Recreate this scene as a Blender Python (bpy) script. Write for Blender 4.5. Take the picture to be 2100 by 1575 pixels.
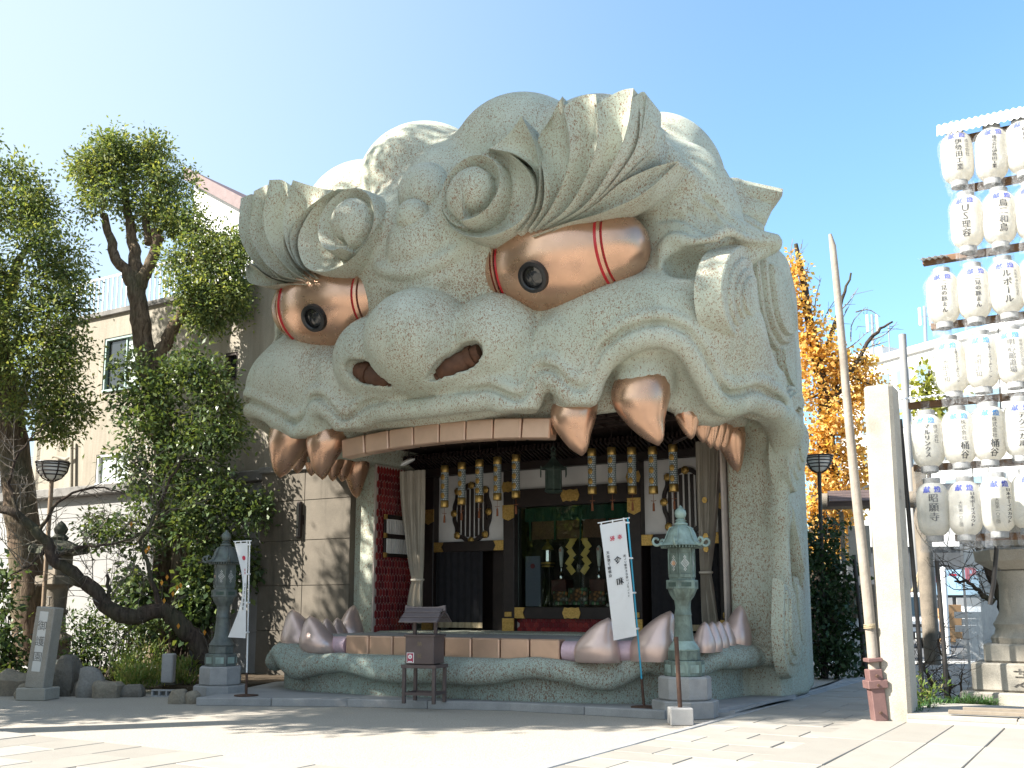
import bpy, math, random, colorsys
import numpy as np
from mathutils import Vector, Matrix
for o in list(bpy.data.objects): bpy.data.objects.remove(o)
SC = bpy.context.scene
COL = SC.collection
R = math.radians
random.seed(7); RNG = np.random.default_rng(7)

# ------------------------------------------------------------------ camera, sky, sun, exposure
CAM_H, PITCH, FPX = 1.55, R(9.0), 2100.0
PPY = 1240 - FPX*math.tan(PITCH)
cd = bpy.data.cameras.new('camera'); cam = bpy.data.objects.new('camera', cd); COL.objects.link(cam)
cd.sensor_width = 36.0; cd.lens = 36.0; cd.shift_y = (PPY-787.5)/2100.0
cd.clip_start = 0.1; cd.clip_end = 6000
cam.location = (0, 0, CAM_H); cam.rotation_euler = (R(90)+PITCH, 0, 0)
SC.camera = cam

SUN_AZ = (-0.95, -0.31)          # horizontal direction towards the sun
SUN_EL = 37.0
w = bpy.data.worlds.new('World'); SC.world = w; w.use_nodes = True
nt = w.node_tree; bg = nt.nodes['Background']
sky = nt.nodes.new('ShaderNodeTexSky'); sky.sky_type = 'NISHITA'; sky.sun_disc = False
sky.sun_elevation = R(SUN_EL); sky.sun_rotation = math.atan2(SUN_AZ[0], SUN_AZ[1])
sky.air_density = 1.0; sky.dust_density = 3.0; sky.ozone_density = 1.6; sky.altitude = 0
_t = nt.nodes.new('ShaderNodeMix'); _t.data_type = 'RGBA'; _t.blend_type = 'MULTIPLY'; _t.inputs[0].default_value = 1.0
nt.links.new(sky.outputs[0], _t.inputs[6]); _t.inputs[7].default_value = (.70, .92, 1.0, 1)
_tc = nt.nodes.new('ShaderNodeTexCoord'); _dp = nt.nodes.new('ShaderNodeVectorMath'); _dp.operation = 'DOT_PRODUCT'      # bright haze spreading from the sun's side of the sky
nt.links.new(_tc.outputs['Generated'], _dp.inputs[0]); _dp.inputs[1].default_value = (SUN_AZ[0], SUN_AZ[1], 0)
_mr = nt.nodes.new('ShaderNodeMapRange'); _mr.interpolation_type = 'SMOOTHSTEP'; nt.links.new(_dp.outputs['Value'], _mr.inputs[0]); _mr.inputs[1].default_value = -.62; _mr.inputs[2].default_value = .42; _mr.inputs[3].default_value = 0; _mr.inputs[4].default_value = .8
_hz = nt.nodes.new('ShaderNodeMix'); _hz.data_type = 'RGBA'; nt.links.new(_mr.outputs[0], _hz.inputs[0]); nt.links.new(_t.outputs[2], _hz.inputs[6]); _hz.inputs[7].default_value = (2.35, 2.62, 2.8, 1)
nt.links.new(_hz.outputs[2], bg.inputs[0]); bg.inputs[1].default_value = 0.115
sd = bpy.data.lights.new('sun', 'SUN'); sun = bpy.data.objects.new('sun', sd); COL.objects.link(sun)
sd.energy = 4.6; sd.angle = R(0.55); sd.color = (1.0, 0.95, 0.86)
_h = math.hypot(*SUN_AZ)
SUNV = Vector((SUN_AZ[0]/_h*math.cos(R(SUN_EL)), SUN_AZ[1]/_h*math.cos(R(SUN_EL)), math.sin(R(SUN_EL))))
sun.rotation_euler = SUNV.to_track_quat('Z', 'Y').to_euler(); sun.location = (-20, 5, 30)
SC.view_settings.view_transform = 'Standard'; SC.view_settings.look = 'None'
SC.view_settings.exposure = 1.82; SC.view_settings.gamma = 1.0
SC.cycles.max_bounces = 8; SC.cycles.transparent_max_bounces = 24
SC.cycles.use_denoising = True

# ------------------------------------------------------------------ frames of reference
HA = R(31.0); HO = np.array([-1.05, 16.6])                  # the hall: front centre and heading
HU = np.array([math.cos(HA), -math.sin(HA)]); HV = np.array([math.sin(HA), math.cos(HA)])
_fw = np.array([0, math.cos(PITCH), math.sin(PITCH)]); _up = np.array([0, -math.sin(PITCH), math.cos(PITCH)])
def _ray(px, py): return _fw + np.array([1., 0, 0])*(px-1050)/FPX + _up*(PPY-py)/FPX
def L(px, py, v):                                            # measured point of the photo -> hall coordinates on depth v
    d = _ray(px, py); n = np.array([HV[0], HV[1], 0.]); c = np.array([0, 0, CAM_H])
    p = c + d*(v + HO@HV)/(d@n); q = p[:2]-HO
    return np.array([q@HU, q@HV, p[2]])
def LU(px, py, u):                                           # ... on the side plane u
    d = _ray(px, py); n = np.array([HU[0], HU[1], 0.]); c = np.array([0, 0, CAM_H])
    p = c + d*(u + HO@HU)/(d@n); q = p[:2]-HO
    return np.array([q@HU, q@HV, p[2]])
def G(px, py, z=0.0):                                        # ... on the ground (world coordinates)
    d = _ray(px, py); t = (z-CAM_H)/d[2]; return np.array([0, 0, CAM_H]) + d*t
def D(px, py, y):                                            # ... at world distance y
    d = _ray(px, py); return np.array([0, 0, CAM_H]) + d*(y/d[1])
def W(u, v, z=0.0):
    p = HO + u*HU + v*HV; return np.array([p[0], p[1], z])

# ------------------------------------------------------------------ helpers
def catmull(pts, n):
    P = np.array(pts, float); P = np.vstack([2*P[0]-P[1], P, 2*P[-1]-P[-2]]); m = len(P)-3
    t = np.linspace(0, m-1e-6, n); i = t.astype(int); f = (t-i)[:, None]
    a, b, c, d = P[i], P[i+1], P[i+2], P[i+3]
    return .5*(2*b + (c-a)*f + (2*a-5*b+4*c-d)*f**2 + (3*b-a-3*c+d)*f**3)
class MB:
    """collects shapes; build() links them as one mesh object"""
    def __init__(s): s.v = []; s.f = []; s.mi = []; s.n = 0; s.cur = 0
    def add(s, V, F):
        s.v.append(np.asarray(V, float).reshape(-1, 3)); s.f += [tuple(int(i)+s.n for i in q) for q in F]
        s.mi += [s.cur]*len(F); s.n += len(s.v[-1]); return s
    def box(s, c, d, rz=0, bev=0, rx=0, ry=0):
        x, y, z = np.array(d)/2.0
        if bev > 0:
            b = min(bev, x*.49, y*.49, z*.49); V = []
            for sx in (-1, 1):
                for sy in (-1, 1):
                    for sz in (-1, 1):
                        V += [(sx*x, sy*(y-b), sz*(z-b)), (sx*(x-b), sy*y, sz*(z-b)), (sx*(x-b), sy*(y-b), sz*z)]
            V = np.array(V)
            def I(sx, sy, sz, k): return (((sx+1)//2)*4+((sy+1)//2)*2+(sz+1)//2)*3+k
            F = []
            for s1 in (-1, 1):
                q = [I(s1, -1, -1, 0), I(s1, 1, -1, 0), I(s1, 1, 1, 0), I(s1, -1, 1, 0)]; F.append(q if s1 > 0 else q[::-1])
                q = [I(-1, s1, -1, 1), I(1, s1, -1, 1), I(1, s1, 1, 1), I(-1, s1, 1, 1)]; F.append(q if s1 < 0 else q[::-1])
                q = [I(-1, -1, s1, 2), I(1, -1, s1, 2), I(1, 1, s1, 2), I(-1, 1, s1, 2)]; F.append(q if s1 > 0 else q[::-1])
            for a in (-1, 1):
                for b2 in (-1, 1):
                    q = [I(a, b2, -1, 0), I(a, b2, 1, 0), I(a, b2, 1, 1), I(a, b2, -1, 1)]; F.append(q if a*b2 < 0 else q[::-1])
                    q = [I(a, -1, b2, 0), I(a, 1, b2, 0), I(a, 1, b2, 2), I(a, -1, b2, 2)]; F.append(q if a*b2 > 0 else q[::-1])
                    q = [I(-1, a, b2, 1), I(1, a, b2, 1), I(1, a, b2, 2), I(-1, a, b2, 2)]; F.append(q if a*b2 < 0 else q[::-1])
                    for c2 in (-1, 1):
                        q = [I(a, b2, c2, 0), I(a, b2, c2, 1), I(a, b2, c2, 2)]; F.append(q if a*b2*c2 > 0 else q[::-1])
        else:
            V = np.array([(-x, -y, -z), (x, -y, -z), (x, y, -z), (-x, y, -z), (-x, -y, z), (x, -y, z), (x, y, z), (-x, y, z)])
            F = [(3, 2, 1, 0), (4, 5, 6, 7), (0, 1, 5, 4), (1, 2, 6, 5), (2, 3, 7, 6), (3, 0, 4, 7)]
        if rx or ry: V = V @ np.array((Matrix.Rotation(ry, 3, 'Y') @ Matrix.Rotation(rx, 3, 'X'))).T
        if rz: V = V @ np.array(Matrix.Rotation(rz, 3, 'Z')).T
        return s.add(V+np.array(c, float), F)
    def tube(s, pts, r, n=8, cap=True, flat=None):
        P = np.array(pts, float); m = len(P); r = np.broadcast_to(np.array(r, float), (m,))
        T = np.gradient(P, axis=0) if m > 2 else np.repeat((P[1:]-P[:1]), m, 0); T /= np.linalg.norm(T, axis=1)[:, None]+1e-12
        a = np.array([0, 0, 1.]) if abs(T[0][2]) < .9 else np.array([1., 0, 0])
        N = np.cross(T[0], a); N /= np.linalg.norm(N); th = np.arange(n)*2*math.pi/n; V = []
        for i in range(m):
            N = N-T[i]*(N@T[i]); N /= np.linalg.norm(N)+1e-12; B = np.cross(T[i], N)
            V.append(P[i]+r[i]*(np.cos(th)[:, None]*N+np.sin(th)[:, None]*B))
        V = np.vstack(V); F = [(i*n+j, i*n+(j+1) % n, (i+1)*n+(j+1) % n, (i+1)*n+j) for i in range(m-1) for j in range(n)]
        if cap: F += [tuple(range(n-1, -1, -1)), tuple((m-1)*n+j for j in range(n))]
        return s.add(V, F)
    def lathe(s, prof, n=24, c=(0, 0, 0), ph=0.0, sx=1, sy=1, cap=True, arc=2*math.pi):
        full = arc > 6.28; k = n if full else n+1
        th = ph+np.arange(k)*arc/n; V = []
        for r, z in prof: V.append(np.stack([r*np.cos(th)*sx, r*np.sin(th)*sy, np.full(k, z)], 1))
        V = np.vstack(V)+np.array(c, float); m = len(prof)
        F = [(i*k+j, i*k+(j+1) % k, (i+1)*k+(j+1) % k, (i+1)*k+j) for i in range(m-1) for j in range(n if full else n)]
        if cap and full: F += [tuple(range(k-1, -1, -1)), tuple((m-1)*k+j for j in range(k))]
        return s.add(V, F)
    def prism(s, poly, a, b, axis=1):
        """polygon (2D) extruded between a and b along axis: 0=x 1=y 2=z"""
        P = np.array(poly, float); n = len(P); V = []
        for t in (a, b):
            for p in P:
                V.append({0: (t, p[0], p[1]), 1: (p[0], t, p[1]), 2: (p[0], p[1], t)}[axis])
        area = sum(P[i][0]*P[(i+1) % n][1]-P[(i+1) % n][0]*P[i][1] for i in range(n))
        F = [tuple(range(n)), tuple(range(2*n-1, n-1, -1))]+[(i, i+n, (i+1) % n+n, (i+1) % n) for i in range(n)]
        flip = (area > 0) ^ (axis == 1) ^ (b < a)
        if not flip: F = F
        else: F = [q[::-1] for q in F]
        return s.add(V, F)
    def grid(s, V, nu, nv, closed=False):
        V = np.asarray(V, float).reshape(-1, 3)
        F = [(i*nv+j, i*nv+(j+1) % nv, (i+1)*nv+(j+1) % nv, (i+1)*nv+j) for i in range(nu-1) for j in range(nv if closed else nv-1)]
        return s.add(V, F)
    def xform(s, M):
        M = np.array(M); s.v = [v@M[:3, :3].T+M[:3, 3] for v in s.v]; return s
    def mesh(s, name, mats, smooth=None, fixn=True):
        me = bpy.data.meshes.new(name); V = np.vstack(s.v) if s.v else np.zeros((0, 3))
        me.from_pydata(V.tolist(), [], s.f)
        mats = mats if isinstance(mats, (list, tuple)) else [mats]
        for m in mats: me.materials.append(m)
        if len(mats) > 1: me.polygons.foreach_set('material_index', s.mi)
        if fixn:
            import bmesh
            bm = bmesh.new(); bm.from_mesh(me); bmesh.ops.recalc_face_normals(bm, faces=bm.faces); bm.to_mesh(me); bm.free()
        if smooth is not None:
            me.shade_smooth(); me.set_sharp_from_angle(angle=R(smooth))
        return me
    def build(s, name, mats, parent=None, smooth=None, loc=None, rz=None, kind=None, fixn=True):
        return link(name, s.mesh(name, mats, smooth, fixn), parent, loc, rz, kind)
def link(name, me, parent=None, loc=None, rz=None, kind=None):
    o = bpy.data.objects.new(name, me); COL.objects.link(o)
    if parent is not None: o.parent = parent
    if loc is not None: o.location = tuple(loc)
    if rz is not None: o.rotation_euler = (0, 0, rz)
    if kind: o['kind'] = kind
    return o
def raw_mesh(name, V, F, mat, smooth=None, quads=True):
    V = np.asarray(V, np.float32); F = np.asarray(F, np.int32); k = F.shape[1]
    me = bpy.data.meshes.new(name); me.vertices.add(len(V)); me.vertices.foreach_set('co', V.ravel())
    me.loops.add(F.size); me.loops.foreach_set('vertex_index', F.ravel())
    me.polygons.add(len(F)); me.polygons.foreach_set('loop_start', np.arange(0, F.size, k, dtype=np.int32))
    me.polygons.foreach_set('loop_total', np.full(len(F), k, np.int32)); me.update(calc_edges=True)
    for m in (mat if isinstance(mat, (list, tuple)) else [mat]): me.materials.append(m)
    if smooth is not None: me.shade_smooth()
    if smooth is not None and smooth < 180: me.set_sharp_from_angle(angle=R(smooth))
    return me
def tag(o, label, cat, group=None):
    o['label'] = label; o['category'] = cat
    if group: o['group'] = group
    return o
def empty(name, loc, rz=0.0, label=None, cat=None, group=None):
    o = bpy.data.objects.new(name, None); COL.objects.link(o); o.location = tuple(float(q) for q in loc)
    o.rotation_euler = (0, 0, rz); o.empty_display_size = .3
    if label: tag(o, label, cat, group)
    return o
def kids(o): return [c for c in bpy.data.objects if c.parent == o]
def copy_tree(o, parent=None):
    c = o.copy(); COL.objects.link(c)
    if parent is not None: c.parent = parent
    for ch in kids(o): copy_tree(ch, c)
    return c

# ------------------------------------------------------------------ materials
def _nd(nt, t, **kw):
    n = nt.nodes.new(t)
    for k, v in kw.items():
        if k == 'ins':
            for a, b in v.items():
                if hasattr(b, 'is_output') or isinstance(b, bpy.types.NodeSocket): nt.links.new(b, n.inputs[a])
                else: n.inputs[a].default_value = b
        else: setattr(n, k, v)
    return n
def c4(c): return (c[0], c[1], c[2], 1.0)
def new_mat(name, base=(.5, .5, .5), rough=.7, metal=0.0, spec=.5):
    m = bpy.data.materials.new(name); m.use_nodes = True; b = m.node_tree.nodes['Principled BSDF']
    b.inputs['Base Color'].default_value = c4(base); b.inputs['Roughness'].default_value = rough
    b.inputs['Metallic'].default_value = metal; b.inputs['Specular IOR Level'].default_value = spec
    return m, m.node_tree, b
def coords(nt, scale=(1, 1, 1), kind='Object'):
    tc = _nd(nt, 'ShaderNodeTexCoord'); mp = _nd(nt, 'ShaderNodeMapping', ins={'Vector': tc.outputs[kind], 'Scale': scale}); return mp.outputs[0]
def noise(nt, vec, scale, detail=4, rough=.55, dist=0.0):
    return _nd(nt, 'ShaderNodeTexNoise', ins={'Vector': vec, 'Scale': scale, 'Detail': detail, 'Roughness': rough, 'Distortion': dist}).outputs[0]
def ramp(nt, fac, stops, interp='LINEAR'):
    n = _nd(nt, 'ShaderNodeValToRGB', ins={0: fac}); cr = n.color_ramp; cr.interpolation = interp
    while len(cr.elements) > 1: cr.elements.remove(cr.elements[-1])
    cr.elements[0].position = stops[0][0]; cr.elements[0].color = c4(stops[0][1]) if not np.isscalar(stops[0][1]) else c4((stops[0][1],)*3)
    for p, c in stops[1:]:
        e = cr.elements.new(p); e.color = c4(c) if not np.isscalar(c) else c4((c,)*3)
    return n.outputs[0]
def mix(nt, f, a, b, mode='MIX'):
    n = _nd(nt, 'ShaderNodeMix', data_type='RGBA', blend_type=mode)
    for k, v in ((0, f), (6, a), (7, b)):
        if isinstance(v, bpy.types.NodeSocket): nt.links.new(v, n.inputs[k])
        else: n.inputs[k].default_value = v if np.isscalar(v) else c4(v)
    return n.outputs[2]
def bump(nt, b, h, strength=.3, dist=.02):
    n = _nd(nt, 'ShaderNodeBump', ins={'Height': h, 'Strength': strength, 'Distance': dist}); nt.links.new(n.outputs[0], b.inputs['Normal']); return n
def varied(name, c1, c2, scale=6, rough=.75, metal=0.0, bumps=.25, bscale=40, bdist=.01, stain=None, stain_scale=(1, 1, .25), spec=.4, fine=.0):
    """two tones mixed by noise, fine relief, optional streaky stains"""
    m, nt, b = new_mat(name, c1, rough, metal, spec); v = coords(nt)
    n1 = noise(nt, v, scale, 5, .6); col = mix(nt, ramp(nt, n1, [(.32, 0), (.68, 1)]), c1, c2)
    if stain:
        vs = coords(nt, stain_scale); n2 = noise(nt, vs, 1.6, 6, .65); col = mix(nt, ramp(nt, n2, [(.5, 0), (.72, .8)]), col, stain)
    if fine > 0:
        n3 = noise(nt, v, bscale*1.7, 3, .7); col = mix(nt, fine, col, ramp(nt, n3, [(.3, .25), (.7, 1.0)]), 'MULTIPLY')
    nt.links.new(col, b.inputs['Base Color'])
    if bumps > 0: bump(nt, b, noise(nt, v, bscale, 4, .6), bumps, bdist)
    return m
M = {}
def lion_skin(name, base1, base2, rust, thr=.585):
    m, nt, b = new_mat(name, base1, .85, 0, .25); v = coords(nt)
    big = noise(nt, v, .55, 4, .6); mid = noise(nt, v, 3.0, 4, .6)
    col = mix(nt, ramp(nt, big, [(.35, 0), (.65, 1)]), base1, base2)
    col = mix(nt, ramp(nt, mid, [(.3, .0), (.75, .35)]), col, tuple(q*.72 for q in base1))
    sp = noise(nt, coords(nt, (1, 1, .55)), 56.0, 2.0, .6, 1.2)
    dens = _nd(nt, 'ShaderNodeMath', operation='MULTIPLY_ADD', ins={0: noise(nt, v, .9, 3), 1: .22, 2: -.11}).outputs[0]
    sp2 = _nd(nt, 'ShaderNodeMath', operation='ADD', ins={0: sp, 1: dens}).outputs[0]
    col = mix(nt, ramp(nt, sp2, [(thr-.05, 0), (thr+.03, 1.0)]), col, rust)
    sp3 = noise(nt, v, 60.0, 2, .6, .6); col = mix(nt, ramp(nt, sp3, [(.58, 0), (.72, .45)]), col, tuple(q*.8 for q in rust))
    st = noise(nt, coords(nt, (1.3, 1.3, .13)), 2.2, 5, .65); col = mix(nt, ramp(nt, st, [(.50, 0), (.74, .42)]), col, tuple(q*.5 for q in base1))
    nt.links.new(col, b.inputs['Base Color'])
    hb = mix(nt, .5, noise(nt, v, 30, 4, .65, .8), sp)
    bump(nt, b, hb, .5, .03)
    return m
M['skin'] = lion_skin('lion_render', (.44, .485, .395), (.495, .52, .445), (.24, .135, .08))
M['skylit_lipskin'] = lion_skin('lion_lower_lip_skylit', (.31, .39, .345), (.37, .425, .375), (.19, .115, .08), .575)  # bluish skylight on the lower lip is painted into this copy
def copper(name, c, rough=.34, metal=.75):
    m, nt, b = new_mat(name, c, rough, metal, .5); v = coords(nt)
    n1 = noise(nt, v, 2.2, 4, .6); col = mix(nt, ramp(nt, n1, [(.35, 0), (.7, 1)]), c, tuple(q*.82 for q in c))
    nt.links.new(col, b.inputs['Base Color'])
    nt.links.new(ramp(nt, noise(nt, v, 5, 4), [(.3, rough-.02), (.7, rough+.05)]), b.inputs['Roughness'])
    bump(nt, b, noise(nt, v, 6, 3), .03, .02)
    return m
M['copper'] = copper('copper_gold_paint', (.64, .395, .27), .27, .8)
M['tooth'] = copper('copper_tooth_plate', (.64, .42, .30), .38, .6)
M['tooth_pale'] = copper('pale_copper_tooth', (.66, .50, .45), .34, .55)
M['gum'] = varied('pink_gum_paint', (.55, .38, .44), (.62, .48, .54), 5, .45, .2, .2, 14, .02, fine=.15)
M['red'] = new_mat('eye_red_line', (.42, .010, .018), .4)[0]
M['lens_ring'] = new_mat('black_lens_ring', (.012, .012, .013), .35)[0]
M['lens'] = new_mat('dark_lens_glass', (.02, .02, .02), .06, 0, .9)[0]
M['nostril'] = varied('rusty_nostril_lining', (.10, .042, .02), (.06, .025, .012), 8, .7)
M['black_wood'] = varied('black_lacquer_timber', (.016, .011, .010), (.028, .018, .016), 6, .45, 0, .1, 30)
M['dark_ceiling'] = varied('dark_coffered_timber', (.022, .013, .011), (.038, .022, .018), 5, .6, 0, .1, 30)
M['white_wall'] = varied('white_plaster', (.70, .68, .66), (.62, .60, .58), 3, .8, 0, .08, 60)
M['gilt'] = varied('gilt_metal', (.62, .40, .13), (.38, .24, .07), 30, .38, .85, .6, 90, .01)
M['redtile'] = varied('red_hex_tile', (.20, .022, .025), (.11, .012, .016), 3, .22, 0, .0, 10)
M['grout'] = varied('pale_grout', (.45, .38, .33), (.36, .30, .27), 9, .8)
M['curtain'] = varied('beige_curtain_cloth', (.50, .46, .39), (.42, .38, .32), 4, .9, 0, .1, 80)
M['black_cloth'] = varied('black_noren_cloth', (.010, .010, .013), (.018, .017, .020), 7, .9)
M['straw'] = varied('straw_fringe', (.42, .34, .22), (.30, .24, .15), 20, .9)
# ================================================================== the lion head hall
HALL = empty('lion_head_hall', (HO[0], HO[1], 0), -HA, 'giant green-grey stone lion head hall with gaping mouth stage and copper eyes', 'shrine hall')
def hall_part(mb, name, mat, smooth=40, parent=None): return mb.build(name, mat, parent or HALL, smooth)

# ---- body as a signed distance field on a grid, meshed with surface nets
GH = 0.05
GO = np.array([-5.7, -2.0, 0.0]); GN = (229, 206, 232)
gx = [GO[i]+GH*np.arange(GN[i]) for i in range(3)]
F_ = np.full(GN, 9.0, np.float32)
def smin(a, b, k):
    h = np.clip(.5+.5*(b-a)/k, 0, 1); return b+(a-b)*h-k*h*(1-h)
def smax(a, b, k): return -smin(-a, -b, k)
def region(lo, hi, pad=.9):
    sl = []
    for i in range(3):
        a = int(max(0, math.floor((lo[i]-pad-GO[i])/GH))); b = int(min(GN[i], math.ceil((hi[i]+pad-GO[i])/GH)+1)); sl.append(slice(a, max(a+1, b)))
    X = gx[0][sl[0]][:, None, None].astype(np.float32); Y = gx[1][sl[1]][None, :, None].astype(np.float32); Z = gx[2][sl[2]][None, None, :].astype(np.float32)
    return tuple(sl), X, Y, Z
def put(sl, d, k, op='u'):
    a = F_[sl]
    F_[sl] = (smin(a, d, k) if op == 'u' else smax(a, -d, k)) if k > 0 else (np.minimum(a, d) if op == 'u' else np.maximum(a, -d))
def ell(c, r, k=.3, op='u', rot=None):
    c = np.array(c, float); r = np.array(r, float); m = r.max() if rot is not None else r
    sl, X, Y, Z = region(c-m, c+m, .25+k)
    x, y, z = X-c[0], Y-c[1], Z-c[2]
    if rot is not None:
        Q = np.array(rot.to_matrix()).T.astype(np.float32)
        x, y, z = Q[0, 0]*x+Q[0, 1]*y+Q[0, 2]*z, Q[1, 0]*x+Q[1, 1]*y+Q[1, 2]*z, Q[2, 0]*x+Q[2, 1]*y+Q[2, 2]*z
    k0 = np.sqrt((x/r[0])**2+(y/r[1])**2+(z/r[2])**2); k1 = np.sqrt((x/r[0]**2)**2+(y/r[1]**2)**2+(z/r[2]**2)**2)+1e-6
    put(sl, (k0*(k0-1)/k1).astype(np.float32), k, op)
def ell2(c, r, k=.3, op='u', tilt=None):
    for s in (-1, 1):
        ell((c[0]*s, c[1], c[2]), r, k, op, None if tilt is None else __import__('mathutils').Euler((tilt[0], tilt[1]*s, tilt[2]*s)))
def caps(pts, rad, k=.15, op='u'):
    P = np.array(pts, float); rad = np.broadcast_to(np.array(rad, float), (len(P),))
    for i in range(len(P)-1):
        a, b = P[i], P[i+1]; m = max(rad[i], rad[i+1])
        sl, X, Y, Z = region(np.minimum(a, b)-m, np.maximum(a, b)+m, .12+k)
        ba = b-a; q = ba@ba+1e-9
        h = np.clip(((X-a[0])*ba[0]+(Y-a[1])*ba[1]+(Z-a[2])*ba[2])/q, 0, 1)
        d = np.sqrt((X-a[0]-ba[0]*h)**2+(Y-a[1]-ba[1]*h)**2+(Z-a[2]-ba[2]*h)**2)-(rad[i]+(rad[i+1]-rad[i])*h)
        put(sl, d.astype(np.float32), k, op)
def rbox(c, hd, r, k=.3, op='u'):
    c = np.array(c); hd = np.array(hd, float); sl, X, Y, Z = region(c-hd, c+hd, .3+k)
    qx, qy, qz = abs(X-c[0])-hd[0]+r, abs(Y-c[1])-hd[1]+r, abs(Z-c[2])-hd[2]+r
    d = np.sqrt(np.maximum(qx, 0)**2+np.maximum(qy, 0)**2+np.maximum(qz, 0)**2)+np.minimum(np.maximum(qx, np.maximum(qy, qz)), 0)-r
    put(sl, d.astype(np.float32), k, op)
def poly2d(poly):
    """signed distance to a closed polygon in (u,v), and the index parameter of the nearest edge point"""
    X, Y = np.meshgrid(gx[0], gx[1], indexing='ij'); P = np.array(poly, float); n = len(P)
    best = np.full(X.shape, 1e9); par = np.zeros(X.shape); ins = np.zeros(X.shape, bool)
    for i in range(n):
        a, b = P[i], P[(i+1) % n]; ba = b-a
        h = np.clip(((X-a[0])*ba[0]+(Y-a[1])*ba[1])/(ba@ba), 0, 1)
        d = (X-a[0]-ba[0]*h)**2+(Y-a[1]-ba[1]*h)**2; m = d < best; best[m] = d[m]; par[m] = (i+h)[m]
        c = ((a[1] > Y) != (b[1] > Y)) & (X < (b[0]-a[0])*(Y-a[1])/(b[1]-a[1]+1e-12)+a[0]); ins ^= c
    return np.where(ins, -1, 1)*np.sqrt(best), par
def layer(d2, zlo, zhi, k, ks=.12):
    """region d2<0 between the height maps zlo and zhi"""
    lo, hi = float(np.min(zlo)), float(np.max(zhi)); sl, X, Y, Z = region((-9, -9, lo), (9, 9, hi), .3+k)
    d = smax(smax(np.broadcast_to(d2[:, :, None], d2.shape+(Z.shape[2],)), np.asarray(zlo)[..., None]-Z if np.ndim(zlo) else zlo-Z, ks), Z-(np.asarray(zhi)[..., None] if np.ndim(zhi) else zhi), ks)
    put(sl, d.astype(np.float32), k)

# plan curves and lip heights, measured on the right half and mirrored
LIP = [(0, -.75), (1.2, -.75), (2.4, -.65), (3.3, -.4), (4.1, .05), (4.68, .7), (4.95, 1.5), (4.95, 2.4), (4.7, 3.1)]
LOW = [(0, -.50), (1.2, -.50), (2.4, -.38), (3.2, -.12), (3.75, .28), (4.05, .85), (4.22, 1.5), (4.32, 2.2), (4.42, 3.2)]
def full_plan(half, n=70):
    h = catmull(half, n); a = np.vstack([h[::-1]*[-1, 1], h[1:]]); return a
lipc = full_plan(LIP); lowc = full_plan(LOW); lowc[:, 1] += .11*lowc[:, 0]
LIPZ = [(0, 4.54), (1.25, 4.55), (1.45, 4.47), (1.66, 4.36), (1.86, 4.32), (1.97, 4.52), (2.04, 4.70), (2.16, 4.78), (2.35, 4.72), (2.58, 4.47), (2.77, 4.38), (2.87, 4.5), (2.94, 4.74), (3.1, 4.98), (3.34, 5.14), (3.6, 5.23), (3.85, 5.24), (4.06, 5.12), (4.19, 4.92), (4.35, 4.62), (4.45, 4.43), (4.58, 4.32), (4.70, 4.36), (4.82, 4.46), (4.93, 4.46), (5.2, 4.25)]
LIPZL = [(0, 4.54), (1.0, 4.56), (1.2, 4.5), (1.36, 4.41), (1.53, 4.33), (1.7, 4.38), (1.93, 4.6), (2.15, 4.77), (2.37, 4.79), (2.5, 4.68), (2.59, 4.48), (2.85, 4.40), (3.21, 4.58), (3.6, 4.80), (4.08, 5.02), (4.45, 5.08), (4.75, 4.95), (5.0, 4.6), (5.2, 4.3)]
LOWZ = [(0, .36), (.6, .35), (1.05, .38), (1.4, .46), (1.75, .49), (2.2, .44), (2.6, .35), (2.85, .33), (3.1, .46), (3.3, .6), (3.45, .6), (3.6, .48), (3.8, .42), (4.0, .55), (4.2, .68), (4.4, .6), (4.55, .66), (4.7, .72), (4.9, .6)]
LOWT = [(0, .74), (1.8, .74), (2.5, .72), (2.8, .75), (3.2, .9), (3.5, .82), (3.8, .82), (4.2, .92), (4.6, .95), (5, .95)]
def closed(c): return np.vstack([c, [(4.4, 4.0), (-4.4, 4.0)]])
lip_d, lip_par = poly2d(closed(lipc)); low_d, low_par = poly2d(closed(lowc))
def along(par, curve, table):                                   # height map by the |u| of the nearest point; past u max by arc
    idx = np.clip(par, 0, len(curve)-1); uu = np.abs(np.interp(idx, np.arange(len(curve)), curve[:, 0])); vv = np.interp(idx, np.arange(len(curve)), curve[:, 1])
    uu = np.where(vv > 1.6, np.maximum(uu, 5.1), uu); sgn = np.interp(idx, np.arange(len(curve)), curve[:, 0]) < 0
    t = np.array(table); z = np.interp(uu, t[:, 0], t[:, 1])
    if table is LIPZ: tl = np.array(LIPZL); z = np.where(sgn, np.interp(uu, tl[:, 0], tl[:, 1]), z)
    return z
lz = along(lip_par, lipc, LIPZ); loz = along(low_par, lowc, LOWZ); lot = along(low_par, lowc, LOWT)
_side = np.array([(-4.2, .9), (-4.36, 2.0), (-4.4, 4.2), (-4.0, 6.0), (-3.0, 7.4), (0, 8.0), (3.0, 7.4), (4.0, 6.0), (4.4, 4.2), (4.36, 2.0), (4.2, .9)])
up_d, _ = poly2d(_side)
_jamb = np.array([(-4.5, 2.85), (-4.58, 3.2), (-4.58, 4.2), (-4.2, 6.0), (-3.0, 7.4), (0, 8.0), (3.0, 7.4), (4.2, 6.0), (4.58, 4.2), (4.58, 3.2), (4.5, 2.85)])
jb_d, _ = poly2d(_jamb)
layer(jb_d, -.5, 8.0, .05, .5)                                  # walls behind the mouth
layer(up_d, 4.55, 6.7, .4, .9)                                  # the head above the mouth
ell((0, 2.4, 7.35), (3.85, 3.4, 2.85), .7)                      # skull
ell((0, 4.6, 7.0), (3.9, 2.9, 3.0), .7)
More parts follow.
